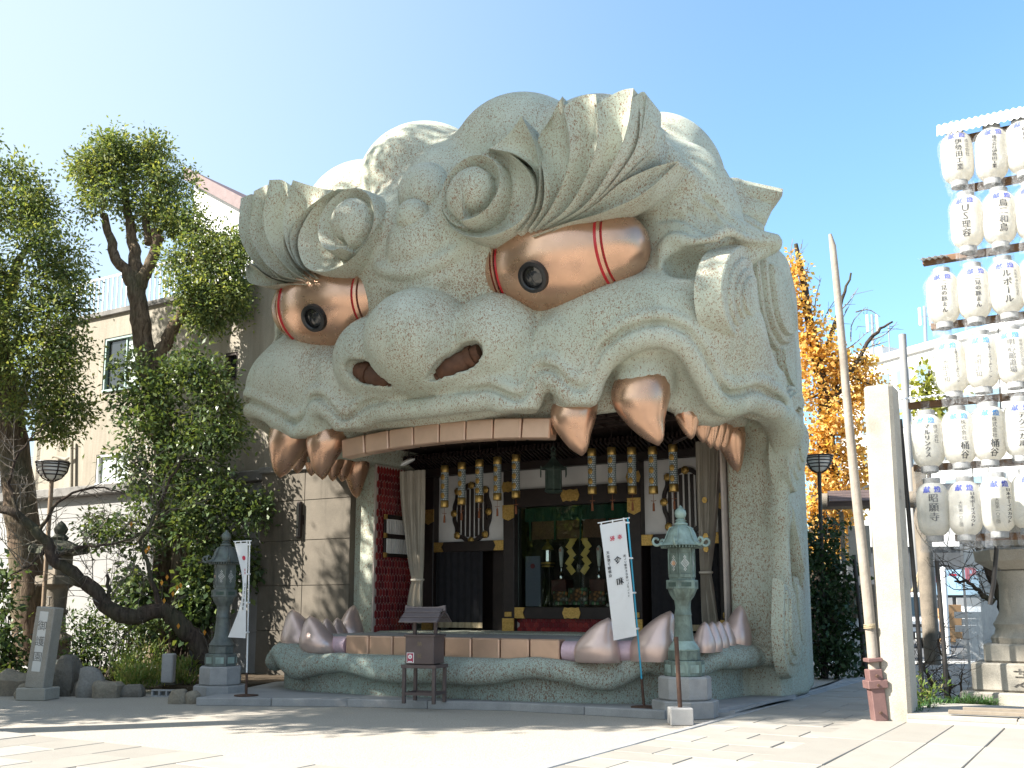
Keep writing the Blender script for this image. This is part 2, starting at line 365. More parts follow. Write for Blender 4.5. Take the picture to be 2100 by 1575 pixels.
for c, r in [((1.02, .72, 9.12), (1.25, 1.25, 1.16)), ((2.4, .75, 8.72), (1.22, 1.2, 1.18)), ((.9, 2.5, 9.6), (1.2, 1.4, 1.25)), ((2.95, 2.3, 8.85), (1.05, 1.35, 1.25)), ((1.4, 4.4, 9.0), (1.4, 1.5, 1.1))]:
    ell2((c[0], c[1], c[2]-.06), r, .07)
ell((0, .6, 8.35), (2.4, 1.1, .95), .35)                      # forehead
ell((0, .1, 6.9), (.80, .95, .75), .25)                          # bridge
ell2((3.75, 1.15, 7.2), (.95, 1.0, 1.7), .5)                    # temples
ell2((2.95, .85, 5.62), (2.05, 1.5, 1.12), .4)                  # cheeks
ell2((4.0, 1.1, 5.45), (.85, 1.15, 1.2), .4)
ell((0, .25, 5.1), (2.6, .98, .75), .35)                        # upper lip swell
layer(np.abs(lip_d+.26)-.24, lz+.05, np.minimum(lz+1.0, 5.75), .28, .22)    # lip curtain
_sl, _X, _Y, _Z = region((-9, -9, 4.0), (9, 9, 5.6), 0)
_cut = smax(smax(np.broadcast_to((-.46-lip_d)[:, :, None], lip_d.shape+(_Z.shape[2],)), _Z-(lz+.02)[..., None], .1), np.broadcast_to((gx[1][None, :, None]-2.75), lip_d.shape+(1,)), .05)
F_[_sl] = smax(F_[_sl], -_cut, .06)                             # hollow under the arches of the lip
layer(lip_d+.62, 4.40, 5.4, .06, .25)                           # gum roof behind the lip
# lip rolls, laid on the surface
def fsample(P):
    q = np.clip(np.round((np.asarray(P)-GO)/GH).astype(int), 0, np.array(GN)-1); return F_[q[:, 0], q[:, 1], q[:, 2]]
def onto(P, N, reach=.7, step=.025):
    """move points along inward normals N from outside until the surface"""
    P = np.array(P, float); N = np.array(N, float); cur = P-N*reach; out = P.copy(); done = np.zeros(len(P), bool)
    for i in range(int(2*reach/step)):
        hit = (fsample(cur) < 0) & ~done; out[hit] = cur[hit]; done |= hit; cur = cur+N*step
    return out
def roll(curve, dz, r, inset, k, zmap=LIPZ, vmax=2.75, smoothn=4, op='u'):
    t = np.array(zmap); c = curve; s = np.where(c[:, 1] > 1.6, np.maximum(abs(c[:, 0]), 4.95+(c[:, 1]-1.6)*.15), abs(c[:, 0]))
    z = np.interp(s, t[:, 0], t[:, 1])+dz
    if zmap is LIPZ: tl = np.array(LIPZL); z = np.where(c[:, 0] < 0, np.interp(s, tl[:, 0], tl[:, 1])+dz, z)
    T = np.gradient(c, axis=0); T /= np.linalg.norm(T, axis=1)[:, None]; N = np.stack([-T[:, 1], T[:, 0], 0*T[:, 0]], 1)
    P = onto(np.column_stack([c, z]), N)
    for _ in range(smoothn): P[1:-1, :2] = (P[:-2, :2]+2*P[1:-1, :2]+P[2:, :2])/4
    P = P+N*inset; m = c[:, 1] < vmax
    caps(P[m], r, k, op)
lipf = full_plan(LIP, 150)
roll(lipf, .11, .15, .035, .05); roll(lipf, .40, .10, .035, .05); roll(lipf, .275, .045, .0, .03, op='d')
for _s in (1,): caps([(_s*4.86, 2.3, 4.5), (_s*4.84, 2.65, 4.35), (_s*4.68, 2.85, 3.9), (_s*4.6, 2.9, 3.0), (_s*4.6, 2.95, 1.6), (_s*4.66, 2.85, .9)], [.16, .2, .17, .12, .12, .17], .25)
# gum sockets round the fangs
for s in (-1, 1):
    caps([(s*3.46, .28, 5.25), (s*3.44, .16, 4.80)], [.48, .46], .22)
    caps([(s*2.42, -.12, 4.9), (s*2.42, -.16, 4.52)], [.36, .33], .15)
    caps([(s*3.86, .75, 4.9), (s*3.86, .75, 4.5)], [.3, .24], .15)
# brow bar behind the blades
for s in (-1, 1):
    caps([(0, -.25, 7.55), (s*1.2, -.55, 7.75), (s*2.4, -.3, 7.95), (s*3.6, .25, 8.2)], [.5, .55, .55, .45], .3)
    caps([(s*1.2, -.45, 7.35), (s*2.2, -.35, 7.5), (s*3.6, .0, 7.75), (s*4.1, .3, 7.95)], [.32, .33, .25, .18], .2)
caps([(0, -.1, 8.6), (0, .5, 9.2)], [.6, .5], .3)
# balls and the shield between the brows
ell((0, -.40, 8.20), (.62, .5, .62), .10)
ell((0, -.80, 7.32), (.60, .46, .60), .05)
for dz, r in ((0, .09), (-.24, .085)):
    q = np.array([(-1.05, -.62, 7.35), (-.7, -.9, 7.0), (-.3, -1.02, 6.84), (0, -1.05, 6.78), (.3, -1.02, 6.84), (.7, -.9, 7.0), (1.05, -.62, 7.35)]); q[:, 2] += dz; q[:, 1] -= dz*.55
    caps(catmull(q, 24), r, .1)
caps([(0, -.5, 7.2), (0, -.4, 6.7)], [.6, .5], .25)
# nose
ell2((1.17, -.26, 5.63), (.82, .90, .80), .05)
ell((0, -.66, 5.71), (.92, 1.10, .86), .01)
ell((0, -.40, 5.18), (1.48, .84, .40), .07)
for s in (-1, 1):
    pts = catmull([(s*1.05, -.35, 6.50), (s*1.72, -.28, 6.28), (s*2.04, -.24, 5.72), (s*1.86, -.34, 5.2), (s*1.2, -.55, 4.93), (s*.4, -.68, 4.86)], 22); caps(pts, .09, .1)
NOSTRIL = {}
for s in (-1, 1):
    q = catmull([(s*1.20, -1.2, 5.36), (s*1.04, -1.2, 5.31), (s*.78, -1.2, 5.20), (s*.52, -1.2, 5.08), (s*.36, -1.2, 4.99)], 16); q = onto(q, np.repeat([[0, 1., 0]], 16, 0), 1.2); NOSTRIL[s] = q
    caps(q+[0, .06, 0], np.interp(np.linspace(0, 1, 16), [0, .25, .6, 1], [.14, .19, .14, .03]), .02, 'd')
# ears: an outward horn, hollow towards the front, and incised wrinkles before it
def mcaps(pts, rad, k, op='u'):
    P = np.array(pts)
    caps(P, rad, k, op)
def mell(c, r, k, op='u'):
    ell(c, r, k, op)
ell((-4.3, 1.05, 6.95), (.42, .5, .75), .15); ell((-4.05, .35, 6.6), (.3, .3, .22), .05, 'd')
mcaps([(3.98, .72, 6.78), (4.5, 1.0, 7.0), (5.05, 1.55, 7.14)], [.56, .40, .15], .2)
mell(L(1412, 545, .60), (.55, .52, .44), .15)
mcaps(catmull([L(1364, 522, .12), L(1366, 560, .10), L(1398, 588, .10), L(1440, 582, .18), L(1466, 552, .45), L(1520, 536, 1.0), L(1586, 515, 1.6)], 20), np.linspace(.10, .05, 20), .07)
mcaps(catmull([L(1362, 510, .12), L(1385, 490, .10), L(1440, 501, .12), L(1490, 474, .25), L(1545, 500, 1.0), L(1594, 503, 1.6)], 20), np.linspace(.09, .05, 20), .08)
mell(L(1406, 537, .02), (.36, .50, .25), .03, 'd')
mcaps([L(1420, 535, .02), L(1480, 520, .35), L(1585, 509, 1.35)], [.22, .17, .07], .05, 'd')
for ln in ([(1352, 452), (1385, 444), (1420, 455), (1460, 490)], [(1402, 428), (1440, 448), (1473, 482)], [(1412, 414), (1452, 440), (1488, 474)], [(1437, 400), (1470, 425), (1505, 462)]):
    P = catmull([L(x, y, .8) for x, y in ln], 24); vd = P[0]-np.array([9.45, -13.7, 1.55]); vd /= np.linalg.norm(vd); P = onto(P, np.repeat(vd[None], 24, 0), 1.2)
    for sg in (1, -1): caps(P*[sg, 1, 1], np.r_[np.linspace(.02, .05, 6), np.full(12, .065), np.linspace(.05, .02, 6)], .03, 'd')
# lower jaw
layer(low_d+.32, -.5, .62, .05, .1)
layer(low_d+.05, loz+.06, lot, .12, .2)

_lw = full_plan(LOW, 130); _lw[:, 1] += .11*_lw[:, 0]; roll(_lw, .13, .125, .06, .08, LOWZ, 3.0)
# mouth room
rbox((0, 1.6, 2.73), (3.72, 3.4, 1.70), .03, .04, 'd')
rbox((0, 2.5, 3.4), (3.60, 2.2, 1.45), .03, .03, 'd')
rbox((0, -.2, 2.4), (4.02, 2.75, 1.45), .12, .1, 'd')
sl, X, Y, Z = region((-9, -9, -1), (9, 9, .02), 0); F_[sl] = np.maximum(F_[sl], .06-Z)

def surface_nets(f, o, h):
    ins = f < 0; n = f.shape
    cs = np.zeros((n[0]-1, n[1]-1, n[2]-1), np.int8)
    cor = [(i, j, k) for i in (0, 1) for j in (0, 1) for k in (0, 1)]
    for i, j, k in cor: cs += ins[i:n[0]-1+i, j:n[1]-1+j, k:n[2]-1+k]
    act = (cs > 0) & (cs < 8); idx = np.argwhere(act); ids = np.full(act.shape, -1, np.int32); ids[act] = np.arange(len(idx))
    vals = {c: f[idx[:, 0]+c[0], idx[:, 1]+c[1], idx[:, 2]+c[2]] for c in cor}
    acc = np.zeros((len(idx), 3)); cnt = np.zeros(len(idx))
    for a in cor:
        for ax in range(3):
            if a[ax]: continue
            b = list(a); b[ax] = 1; b = tuple(b); va, vb = vals[a], vals[b]; m = (va < 0) != (vb < 0)
            t = np.where(m, va/np.where(m, va-vb, 1), 0); p = np.array(a, float)[None, :].repeat(len(idx), 0); p[:, ax] += t
            acc[m] += p[m]; cnt[m] += 1
    V = (idx+acc/cnt[:, None])*h+o; Q = []
    for ax in range(3):
        a1, a2 = (ax+1) % 3, (ax+2) % 3; s0 = [slice(None)]*3; s1 = [slice(None)]*3; s0[ax] = slice(0, -1); s1[ax] = slice(1, None)
        ch = ins[tuple(s0)] != ins[tuple(s1)]; e = np.argwhere(ch); e = e[(e[:, a1] > 0) & (e[:, a2] > 0) & (e[:, a1] < n[a1]-1) & (e[:, a2] < n[a2]-1)]
        sgn = ins[tuple(s0)][tuple(e.T)]
        def cid(d1, d2): q = e.copy(); q[:, a1] -= d1; q[:, a2] -= d2; return ids[tuple(q.T)]
        q = np.stack([cid(1, 1), cid(0, 1), cid(0, 0), cid(1, 0)], 1); q[~sgn] = q[~sgn][:, ::-1]; Q.append(q)
    return V, np.vstack(Q)
SV, SF = surface_nets(F_, GO, GH)
me = raw_mesh('head', SV, SF, [M['skin'], M['skylit_lipskin']], 180)
# the lower jaw carries the copy with bluish skylight put into its colour
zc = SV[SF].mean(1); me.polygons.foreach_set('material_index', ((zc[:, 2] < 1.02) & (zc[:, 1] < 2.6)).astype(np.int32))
head = link('head', me, HALL)
del F_
# ---- brow blades: concave channels between measured ridge lines
def mir(P): return np.asarray(P)*np.array([-1, 1, 1])
def blade(ra, rb, sag, thick, name='brow_blade', n=18, m=9, side=1, drop=0.0, tipbow=.17):
    A, B = catmull(ra, n), catmull(rb, n); s = np.linspace(0, 1, m); t = np.linspace(0, 1, n)
    inn = np.array([0, 1, -.12])
    fr = np.array([[A[i]*(1-q)+B[i]*q + inn*sag*4*q*(1-q)*math.sin(math.pi*min(1, .12+t[i]*.75)) for q in s] for i in range(n)])
    Tn = B[-1]-B[-4]; Tn = Tn/np.linalg.norm(Tn)                     # petal ends: rounded, their inner corner lower than the tip
    for i in range(n):
        q = max(0, (t[i]-.62)/.38)**1.5
        for j in range(m): fr[i, j] += Tn*q*tipbow*(math.sin(math.pi*s[j])*.9-(1-s[j])*1.0)
    bk = fr + np.array([0, 1, -.10])*thick*np.linspace(1.0, .55, n)[:, None, None] + np.array([0, 0, -drop])
    if side < 0: fr = mir(fr); bk = mir(bk)
    V = np.vstack([fr.reshape(-1, 3), bk.reshape(-1, 3)]); k = n*m; F = []
    for i in range(n-1):
        for j in range(m-1):
            a = i*m+j; F.append((a, a+1, a+m+1, a+m)); F.append((k+a, k+a+m, k+a+m+1, k+a+1))
    rim = [i*m for i in range(n)]+[(n-1)*m+j for j in range(1, m)]+[i*m+m-1 for i in range(n-2, -1, -1)]+[j for j in range(m-2, 0, -1)]
    for a, b in zip(rim, rim[1:]+rim[:1]): F.append((a, k+a, k+b, b))
    return MB().add(V, F).build(name, M['skin'], HALL, 38)
r0 = [L(1060, 478, -1.12), L(1095, 430, -1.2), L(1100, 360, -1.3), L(1060, 318, -1.3), L(1003, 304, -1.22)]
r1a = [L(1068, 476, -1.12), L(1098, 425, -1.22), L(1106, 365, -1.34), L(1098, 300, -1.42), L(1069, 237, -1.45)]
r1b = [L(1082, 474, -1.10), L(1112, 425, -1.2), L(1115, 360, -1.32), L(1100, 290, -1.25), L(1122, 228, -1.22)]
r2 = [L(1095, 472, -1.08), L(1130, 425, -1.18), L(1163, 350, -1.28), L(1168, 280, -1.36), L(1153, 197, -1.36)]
r3 = [L(1110, 470, -1.05), L(1165, 425, -1.15), L(1205, 355, -1.24), L(1226, 280, -1.28), L(1222, 194, -1.24)]
r4 = [L(1125, 468, -1.02), L(1200, 420, -1.08), L(1252, 345, -1.15), L(1284, 270, -1.15), L(1299, 181, -1.06)]
r5 = [L(1140, 465, -.98), L(1215, 418, -1.0), L(1275, 350, -.98), L(1312, 285, -.9), L(1326, 199, -.78)]
r6 = [L(1150, 463, -.95), L(1225, 415, -.95), L(1290, 356, -.86), L(1330, 318, -.72), L(1340, 310, -.66)]
r7 = [L(1130, 476, -1.02), L(1215, 424, -.98), L(1272, 376, -.92), L(1335, 345, -.72), L(1389, 330, -.47)]
r8 = [L(1090, 484, -1.10), L(1160, 458, -1.05), L(1235, 436, -.98), L(1320, 396, -.8), L(1387, 336, -.49)]
for sd_ in (1, -1):
    blade(r0, r1a, .20, .9, side=sd_, tipbow=0.0); blade(r1b, r2, .29, 1.0, side=sd_); blade(r2, r3, .29, 1.05, side=sd_)
    blade(r3, r4, .28, 1.05, side=sd_); blade(r4, r5, .20, 1.0, side=sd_); blade(r5, r6, .12, .8, side=sd_); blade(r7, r8, .22, .75, name='brow_hem', side=sd_, drop=-.1, tipbow=0.0)
# ---- brow spirals: a snail relief on a disc
def spiral(c, nrm, rmax, side):
    n = np.array(nrm, float); n /= np.linalg.norm(n); up = np.array([0, 0, 1.]); ex = np.cross(up, n); ex /= np.linalg.norm(ex); ey = np.cross(n, ex)
    nth, nr = 96, 34; V = []
    pitch = .27
    for i in range(nth):
        th = 2*math.pi*i/nth
        for j in range(nr):
            r = rmax*(j/(nr-1))
            a = ((th+math.pi*.55) % (2*math.pi))/(2*math.pi)
            q = (r-.31-pitch*a*.62)/pitch
            if r < .31+pitch*a*.62*.0 or q < 0: h = .36*math.sqrt(max(0, 1-(r/(.33+.2*a))**2)) if r < .33+.2*a else 0
            else:
                k = math.floor(q); f = q-k; h = .0+.38*f**1.5-.05*k
            edge = max(0, (r-rmax*.86)/(rmax*.14)); h = h*(1-edge**2)-.45*edge**2
            V.append(np.array(c)+ex*r*math.cos(th)*1.0+ey*r*math.sin(th)+n*(h-.02))
    V = np.array(V)
    F = [(i*nr+j, ((i+1) % nth)*nr+j, ((i+1) % nth)*nr+j+1, i*nr+j+1) for i in range(nth) for j in range(nr-1)]
    if side < 0: V = mir(V); F = [q[::-1] for q in F]
    return MB().add(V, F).build('brow_spiral', M['skin'], HALL, 32, fixn=False)
for sd_ in (1, -1): spiral((1.22, -1.10, 7.82), (.05, -1, .06), .64, sd_)
# dish behind each spiral
def dish(side):
    out = [L(1003, 304, -1.16), L(1050, 318, -1.22), L(1088, 360, -1.22), L(1092, 405, -1.2), L(1070, 450, -1.2), L(1025, 478, -1.22), L(975, 487, -1.26), L(930, 470, -1.24), L(905, 430, -1.16)]
    inn = [L(985, 312, -.95), L(1015, 340, -.92), L(1028, 370, -.92), L(1030, 405, -.92), L(1015, 440, -.92), L(985, 455, -.95), L(955, 458, -1.0), L(930, 440, -1.0), L(915, 415, -1.0)]
    A, B = catmull(out, 40), catmull(inn, 40); rows = []
    for q in (0, .12, .3, .5, .75, 1): rows.append(A*(1-q)+B*q+np.array([0, .10*math.sin(math.pi*q), 0]))
    rows = [A+np.array([0, .9, -.05]), A+np.array([0, .04, 0])+(A-B)*.03]+rows
    V = np.array(rows).reshape(-1, 3); V = mir(V) if side < 0 else V
    return MB().grid(V, len(rows), 40).build('brow_dish', M['skin'], HALL, 35)
for sd_ in (1, -1): dish(sd_)
# ---- eyes
def eye(side):
    E = empty('eye', (side*2.28, -.20, 6.82)); E.parent = HALL; E.rotation_euler = (0, R(-3)*side, R(2)*side)
    def lat(prof, name, mat, par, n=40):
        mb = MB().lathe([(r, x) for x, r in prof], n); mb.v = [np.stack([v[:, 2]*side, v[:, 0]*1.06, v[:, 1]*1.06], 1) for v in mb.v]
        return mb.build(name, mat, par, 50)
    def ov(x, R0, a, p=2.2): return R0*max(0, 1-abs(x/a)**p)**(1/p)
    xs = np.linspace(-.86, .80, 26); b = lat([(x, ov(x+.02, .80, 1.22, 2.0)) for x in xs], 'eye_barrel', M['copper'], E)
    lat([(x, .555*max(.03, (x+1.56)/.56)**.62) for x in np.linspace(-1.56, -1.0, 14)], 'inner_cap', M['copper'], E)
    lat([(x, ov(x, .72, 1.40, 2.2)) for x in np.linspace(.92, 1.395, 12)], 'outer_cap', M['copper'], E)
    lat([(-.965, .3), (-.965, .565), (-.92, .59), (-.92, .3)], 'eye_band', M['copper'], E)
    lat([(.84, .3), (.84, .605), (.885, .59), (.885, .3)], 'eye_band', M['copper'], E)
    for x, rr in ((-1.0, .50), (-.88, .56), (.815, .60), (.905, .55)): lat([(x-.025, .3), (x-.025, rr), (x+.025, rr), (x+.025, .3)], 'red_line', M['red'], E)
    # pupil lens looking down and inwards
    pc = np.array([side*2.13, -.91, 6.385]); nrm = np.array([side*-.05, -.85, -.50]); nrm /= np.linalg.norm(nrm)
    T = Vector(nrm).to_track_quat('Z', 'Y').to_matrix().to_4x4(); T.translation = Vector(pc-np.array([side*2.28, -.20, 6.82])+nrm*-.02)
    T = Matrix.Rotation(R(3)*side, 4, 'Y') @ T
    MB().lathe([(.17, .02), (.165, .075), (.185, .095), (.235, .085), (.245, .02), (.245, -.12)], 36, cap=False).xform(T).build('lens_ring', M['lens_ring'], b, 50)
    MB().lathe([(.0005, .062), (.06, .06), (.12, .05), (.168, .03), (.17, -.02)], 36, cap=False).xform(T).build('pupil_lens', M['lens'], b, 60)
for sd_ in (1, -1): eye(sd_)
# ---- balls between the brows
for (c, r, nm) in (((0, -.66, 8.22), (.50, .48, .53), 'forehead_ball'), ((0, -1.02, 7.70), (.29, .30, .31), 'forehead_bead')):
    mb = MB().lathe([(max(.002, math.sin(t)), -math.cos(t)) for t in np.linspace(0, math.pi, 22)], 40); mb.v = [v*np.array(r)+np.array(c) for v in mb.v]; mb.build(nm, M['skin'], HALL, 180)
# ---- nostrils
for s in (-1, 1):
    MB().tube(NOSTRIL[s]+np.array([0, .20, .0]), np.interp(np.linspace(0, 1, 16), [0, .25, .6, 1], [.12, .20, .16, .04]), 12).build('nostril', M['nostril'], HALL, 60)
# ---- teeth
def tooth(name, base, tip, rx, ry, curve=(0, 0, 0), mat='copper', p=1.0, flat=None, n=18, m=14):
    """a fang: elliptical rings from base to tip, bowing by curve"""
    b, t = np.array(base, float), np.array(tip, float); ax = t-b; V = []
    for i in range(m):
        q = i/(m-1); c = b+ax*q+np.array(curve)*math.sin(math.pi*q)
        sc = (1-q**1.75)**.62 if i < m-1 else .03; sc *= (1+.10*math.sin(math.pi*min(q*1.6, 1)))
        for k in range(n):
            a = 2*math.pi*k/n; ca, sa = math.cos(a), math.sin(a)
            V.append(c+np.array([rx*sc*math.copysign(abs(ca)**.9, ca), ry*sc*math.copysign(abs(sa)**.9, sa), 0]))
    F = [(i*n+j, i*n+(j+1) % n, (i+1)*n+(j+1) % n, (i+1)*n+j) for i in range(m-1) for j in range(n)]+[tuple(range(n)), tuple((m-1)*n+j for j in range(n))]
    return MB().add(V, F).build(name, M[mat], HALL, 70)
for s in (1, -1):
    tooth('upper_fang', (s*3.44, .12, 4.88), (s*3.70, .0, 3.83), .43, .38, (-s*.10, -.10, 0))
    tooth('upper_fang', (s*2.44, -.16, 4.58), (s*2.56, -.20, 3.74), .34, .30, (-s*.05, -.06, 0))
    tooth('side_fang', (s*3.86, .76, 4.56), (s*3.94, .70, 4.0), .19, .22, (0, -.03, 0))
    for k, (v, z) in enumerate([(1.15, 4.02), (1.47, 3.98), (1.77, 3.98), (2.06, 4.0)]): tooth('side_tooth', (s*3.94, v, 4.52), (s*3.97, v-.02, z-.02), .17, .21)
    tooth('side_fang', (s*3.93, 2.46, 4.5), (s*4.02, 2.56, 3.70), .24, .24, (0, -.05, 0))
    # lower row
    tooth('lower_fang', (s*2.66, .05, .72), (s*2.86, .0, 1.36), .33, .28, (-s*.06, -.05, 0), mat='tooth_pale')
    tooth('lower_fang', (s*3.40, .38, .74), (s*3.66, .40, 1.46), .34, .30, (-s*.08, -.05, 0), mat='tooth_pale')
    for k, v in enumerate([1.05, 1.36, 1.66, 1.97]): tooth('lower_side_tooth', (s*3.90, v, .85), (s*3.94, v, 1.30), .17, .20, mat='tooth_pale')
    tooth('lower_side_fang', (s*3.94, 2.40, .85), (s*4.0, 2.52, 1.54), .23, .27, (0, -.05, 0), mat='tooth_pale')
def plate_row(z0, z1, us, vf, name, arch):
    for a, b in zip(us[:-1], us[1:]):
        um = (a+b)/2; v = vf(um); ang = math.atan2(vf(b)-vf(a), b-a); mb = MB(); dz = arch(um)
        mb.box((0, .10, 0), (math.hypot(b-a, vf(b)-vf(a))-.022, .24, z1-z0), bev=.018)
        T = Matrix.Translation((um, v, (z0+z1)/2+dz)) @ Matrix.Rotation(ang, 4, 'Z') @ Matrix.Rotation(math.atan2(arch(b)-arch(a), b-a), 4, 'Y').inverted()
        mb.xform(T).build(name, M['tooth'], HALL, None)
plate_row(4.14, 4.46, np.linspace(-2.06, 2.06, 9), lambda u: -.25+.004*u*u, 'front_tooth', lambda u: -.024*u*u)
plate_row(.66, 1.035, np.linspace(-2.06, 2.06, 9), lambda u: -.04+.01*u*u, 'lower_front_tooth', lambda u: 0.0)
mb = MB()
MB().tube([(u, -.13+.004*u*u, 4.30-.024*u*u) for u in np.linspace(-2.06, 2.06, 14)], .1, 6).build('tooth_backing', M['copper'], HALL, 50)
for s in (1, -1):
    MB().tube(catmull([(s*2.08, .12, .86), (s*2.6, .16, .86), (s*3.05, .3, .88), (s*3.45, .55, .9), (s*3.7, .95, .95)], 24), .155, 14).build('gum', M['gum'], HALL, 60)
# ---- ears
def loft(rows, name, mat='skin', smooth=40, side=1, thick=None):
    V = np.array(rows, float); nu, nv = V.shape[:2]; V2 = V.reshape(-1, 3)
    mb = MB()
    if thick is None: mb.grid(V2, nu, nv)
    else:
        k = nu*nv; B = V2+np.array(thick); F = []
        for i in range(nu-1):
            for j in range(nv-1):
                a = i*nv+j; F.append((a, a+1, a+nv+1, a+nv)); F.append((k+a, k+a+nv, k+a+nv+1, k+a+1))
        rim = [i*nv for i in range(nu)]+[(nu-1)*nv+j for j in range(1, nv)]+[i*nv+nv-1 for i in range(nu-2, -1, -1)]+[j for j in range(nv-2, 0, -1)]
        F += [(a, k+a, k+b, b) for a, b in zip(rim, rim[1:]+rim[:1])]
        mb.add(np.vstack([V2, B]), F)
    if side < 0: mb.v = [mir(v) for v in mb.v]
    return mb.build(name, M[mat], HALL, smooth)
def ear(side):
    # upper shell: from the temple out to the torn rim, ridged like a fin
    top = catmull([L(1440, 372, .9), L(1478, 365, 1.5), L(1512, 361, 1.9), L(1535, 366, 2.1), L(1612, 381, 2.6)], 16)
    mid = catmull([L(1450, 425, .9), L(1480, 425, 1.2), L(1510, 430, 1.6), L(1540, 440, 2.0), L(1569, 456, 2.35)], 16)
    low = catmull([L(1470, 470, .9), L(1490, 476, 1.0), L(1515, 484, 1.2), L(1550, 492, 1.6), L(1586, 500, 2.0)], 16)
    rows = []
    for q in np.linspace(0, 1, 15):
        a = (1-q)*(1-2*q) if q < .5 else 0
        p = top*(2*(q-.5)*(q-1)) + mid*(4*q*(1-q)) + low*(2*q*(q-.5))
        w_ = np.linspace(0, 1, 16)[:, None]
        p = p + np.array([-.08, .10, 0])*w_*max(0, math.cos(q*26))**3*1.0
        rows.append(p)
    sh = loft(rows, 'ear_shell', side=side, thick=(-.06, .16, -.05))
for sd_ in (1, -1): ear(sd_)
# ---- mane on both flanks: stepped curls and swept locks
def teardrop(c, ax, w, l, n=40):
    """outline in the (v,z) plane: round head at c, tail along direction ax"""
    a = np.array(ax, float); a /= np.linalg.norm(a); b = np.array([-a[1], a[0]]); P = []
    for i in range(n):
        t = 2*math.pi*i/n; x = math.cos(t); y = math.sin(t); k = (1-x)/2
        P.append(np.array(c)+a*(-w*.9*x if x > 0 else -l*x)+b*w*y*(1-.55*max(0, -x)**1.3))
    return P
def lock(outline, u0, u1, side, name='mane_curl', lean=0.0):
    P = np.array(outline); c = P.mean(0); V = []; F = []; n = len(P)
    dd = u1-u0
    for u, sc in ((u0, 1.05), (u0+dd*.5, 1.03), (u1-min(.07, dd*.2), 1.0), (u1-min(.02, dd*.06), .985), (u1, .955)):
        for p in P: q = c+(p-c)*sc; V.append((side*(u+lean*(q[1]-c[1])), q[0], q[1]))
    for r in range(4): F += [(r*n+i, r*n+(i+1) % n, (r+1)*n+(i+1) % n, (r+1)*n+i) for i in range(n)]
    F.append(tuple(4*n+i for i in range(n)))
    return MB().add(V, F)
def curl(c, ax, w, l, u0, du, side, steps=4):
    for k in range(steps):
        f = 1-k*.24; a = np.array(ax, float)/np.linalg.norm(ax)
        lock(teardrop(np.array(c)-a*0.10*k*w, ax, w*f, l*f), u0-.3 if k == 0 else u0+du*(k-.3), u0+du*(k+1)*1.0, side).build('mane_curl', M['skin'], HALL, 35)
def strand(pts, wd, u0, u1, side, name='mane_lock'):
    c = catmull(pts, 16); T = np.gradient(c, axis=0); T /= np.linalg.norm(T, axis=1)[:, None]; N = np.stack([-T[:, 1], T[:, 0]], 1)
    wv = np.interp(np.linspace(0, 1, 16), np.linspace(0, 1, len(wd)), wd)[:, None]
    lock(np.vstack([c+N*wv, (c-N*wv)[::-1]]), u0, u1, side).build(name, M['skin'], HALL, 35)
def lockpx(px, uf, depth, name='mane_lock', both=True, steps=1, cen=None, f=.78, rise=.06, shift=(0, 0)):
    O_ = np.array([LU(x, y, uf)[1:] for x, y in px]); O_ = catmull(np.vstack([O_, O_[:1]]), 40)[:-1]
    c = O_.mean(0) if cen is None else LU(cen[0], cen[1], uf)[1:]
    for s in ((1, -1) if both else (1,)):
        for k in range(steps):
            sc = f**k; q = c+(O_-c)*sc*np.array([1, 1]); du = rise*k
            lock(q, uf-depth if k == 0 else uf+du-rise-.02, uf+du, s).build(name, M['skin'], HALL, 30)
lockpx([(1520, 500), (1496, 522), (1482, 570), (1482, 615), (1490, 655), (1508, 690), (1532, 712), (1553, 714), (1561, 694), (1557, 655), (1550, 610), (1545, 560), (1540, 510)], 4.84, .40, 'mane_curl', False, 4, (1526, 618), .74, .05)
lockpx([(1552, 500), (1580, 515), (1602, 575), (1620, 635), (1629, 690), (1624, 716), (1604, 722), (1584, 695), (1570, 655), (1562, 605), (1555, 550)], 4.66, .5, both=False, steps=3, f=.80, rise=.09)
lockpx([(1580, 500), (1598, 510), (1610, 560), (1608, 592), (1596, 580), (1588, 545)], 4.40, .6, both=False, steps=2, f=.7)
lockpx([(1556, 690), (1572, 705), (1590, 745), (1604, 790), (1608, 815), (1594, 806), (1574, 765), (1558, 728)], 4.78, .36, both=False, steps=2, f=.75, rise=.05)
lockpx([(1600, 705), (1616, 722), (1626, 760), (1629, 805), (1614, 785), (1603, 745)], 4.66, .45, both=False, steps=2, f=.75)
lockpx([(1590, 815), (1604, 802), (1622, 790), (1640, 800), (1648, 830), (1641, 852), (1626, 842), (1614, 857), (1602, 850)], 4.82, .32, both=False, steps=3, f=.74)
lockpx([(1618, 850), (1634, 835), (1651, 870), (1656, 930), (1646, 985), (1634, 1010), (1622, 985), (1615, 930)], 4.84, .30, 'mane_curl', False, 4, (1637, 900), .76, .04)
lockpx([(1614, 1010), (1628, 1040), (1643, 1090), (1652, 1150), (1650, 1210), (1640, 1170), (1630, 1110), (1618, 1060)], 4.72, .16, both=False, steps=3, f=.8, rise=.03)
lockpx([(1608, 1190), (1622, 1215), (1632, 1260), (1638, 1320), (1643, 1365), (1628, 1390), (1614, 1370), (1606, 1300)], 4.74, .18, 'mane_curl', False, 3, (1622, 1280), .76, .04)
lockpx([(1628, 1180), (1642, 1190), (1650, 1240), (1652, 1310), (1643, 1330), (1635, 1270)], 4.68, .2, both=False, steps=2, f=.75, rise=.03)
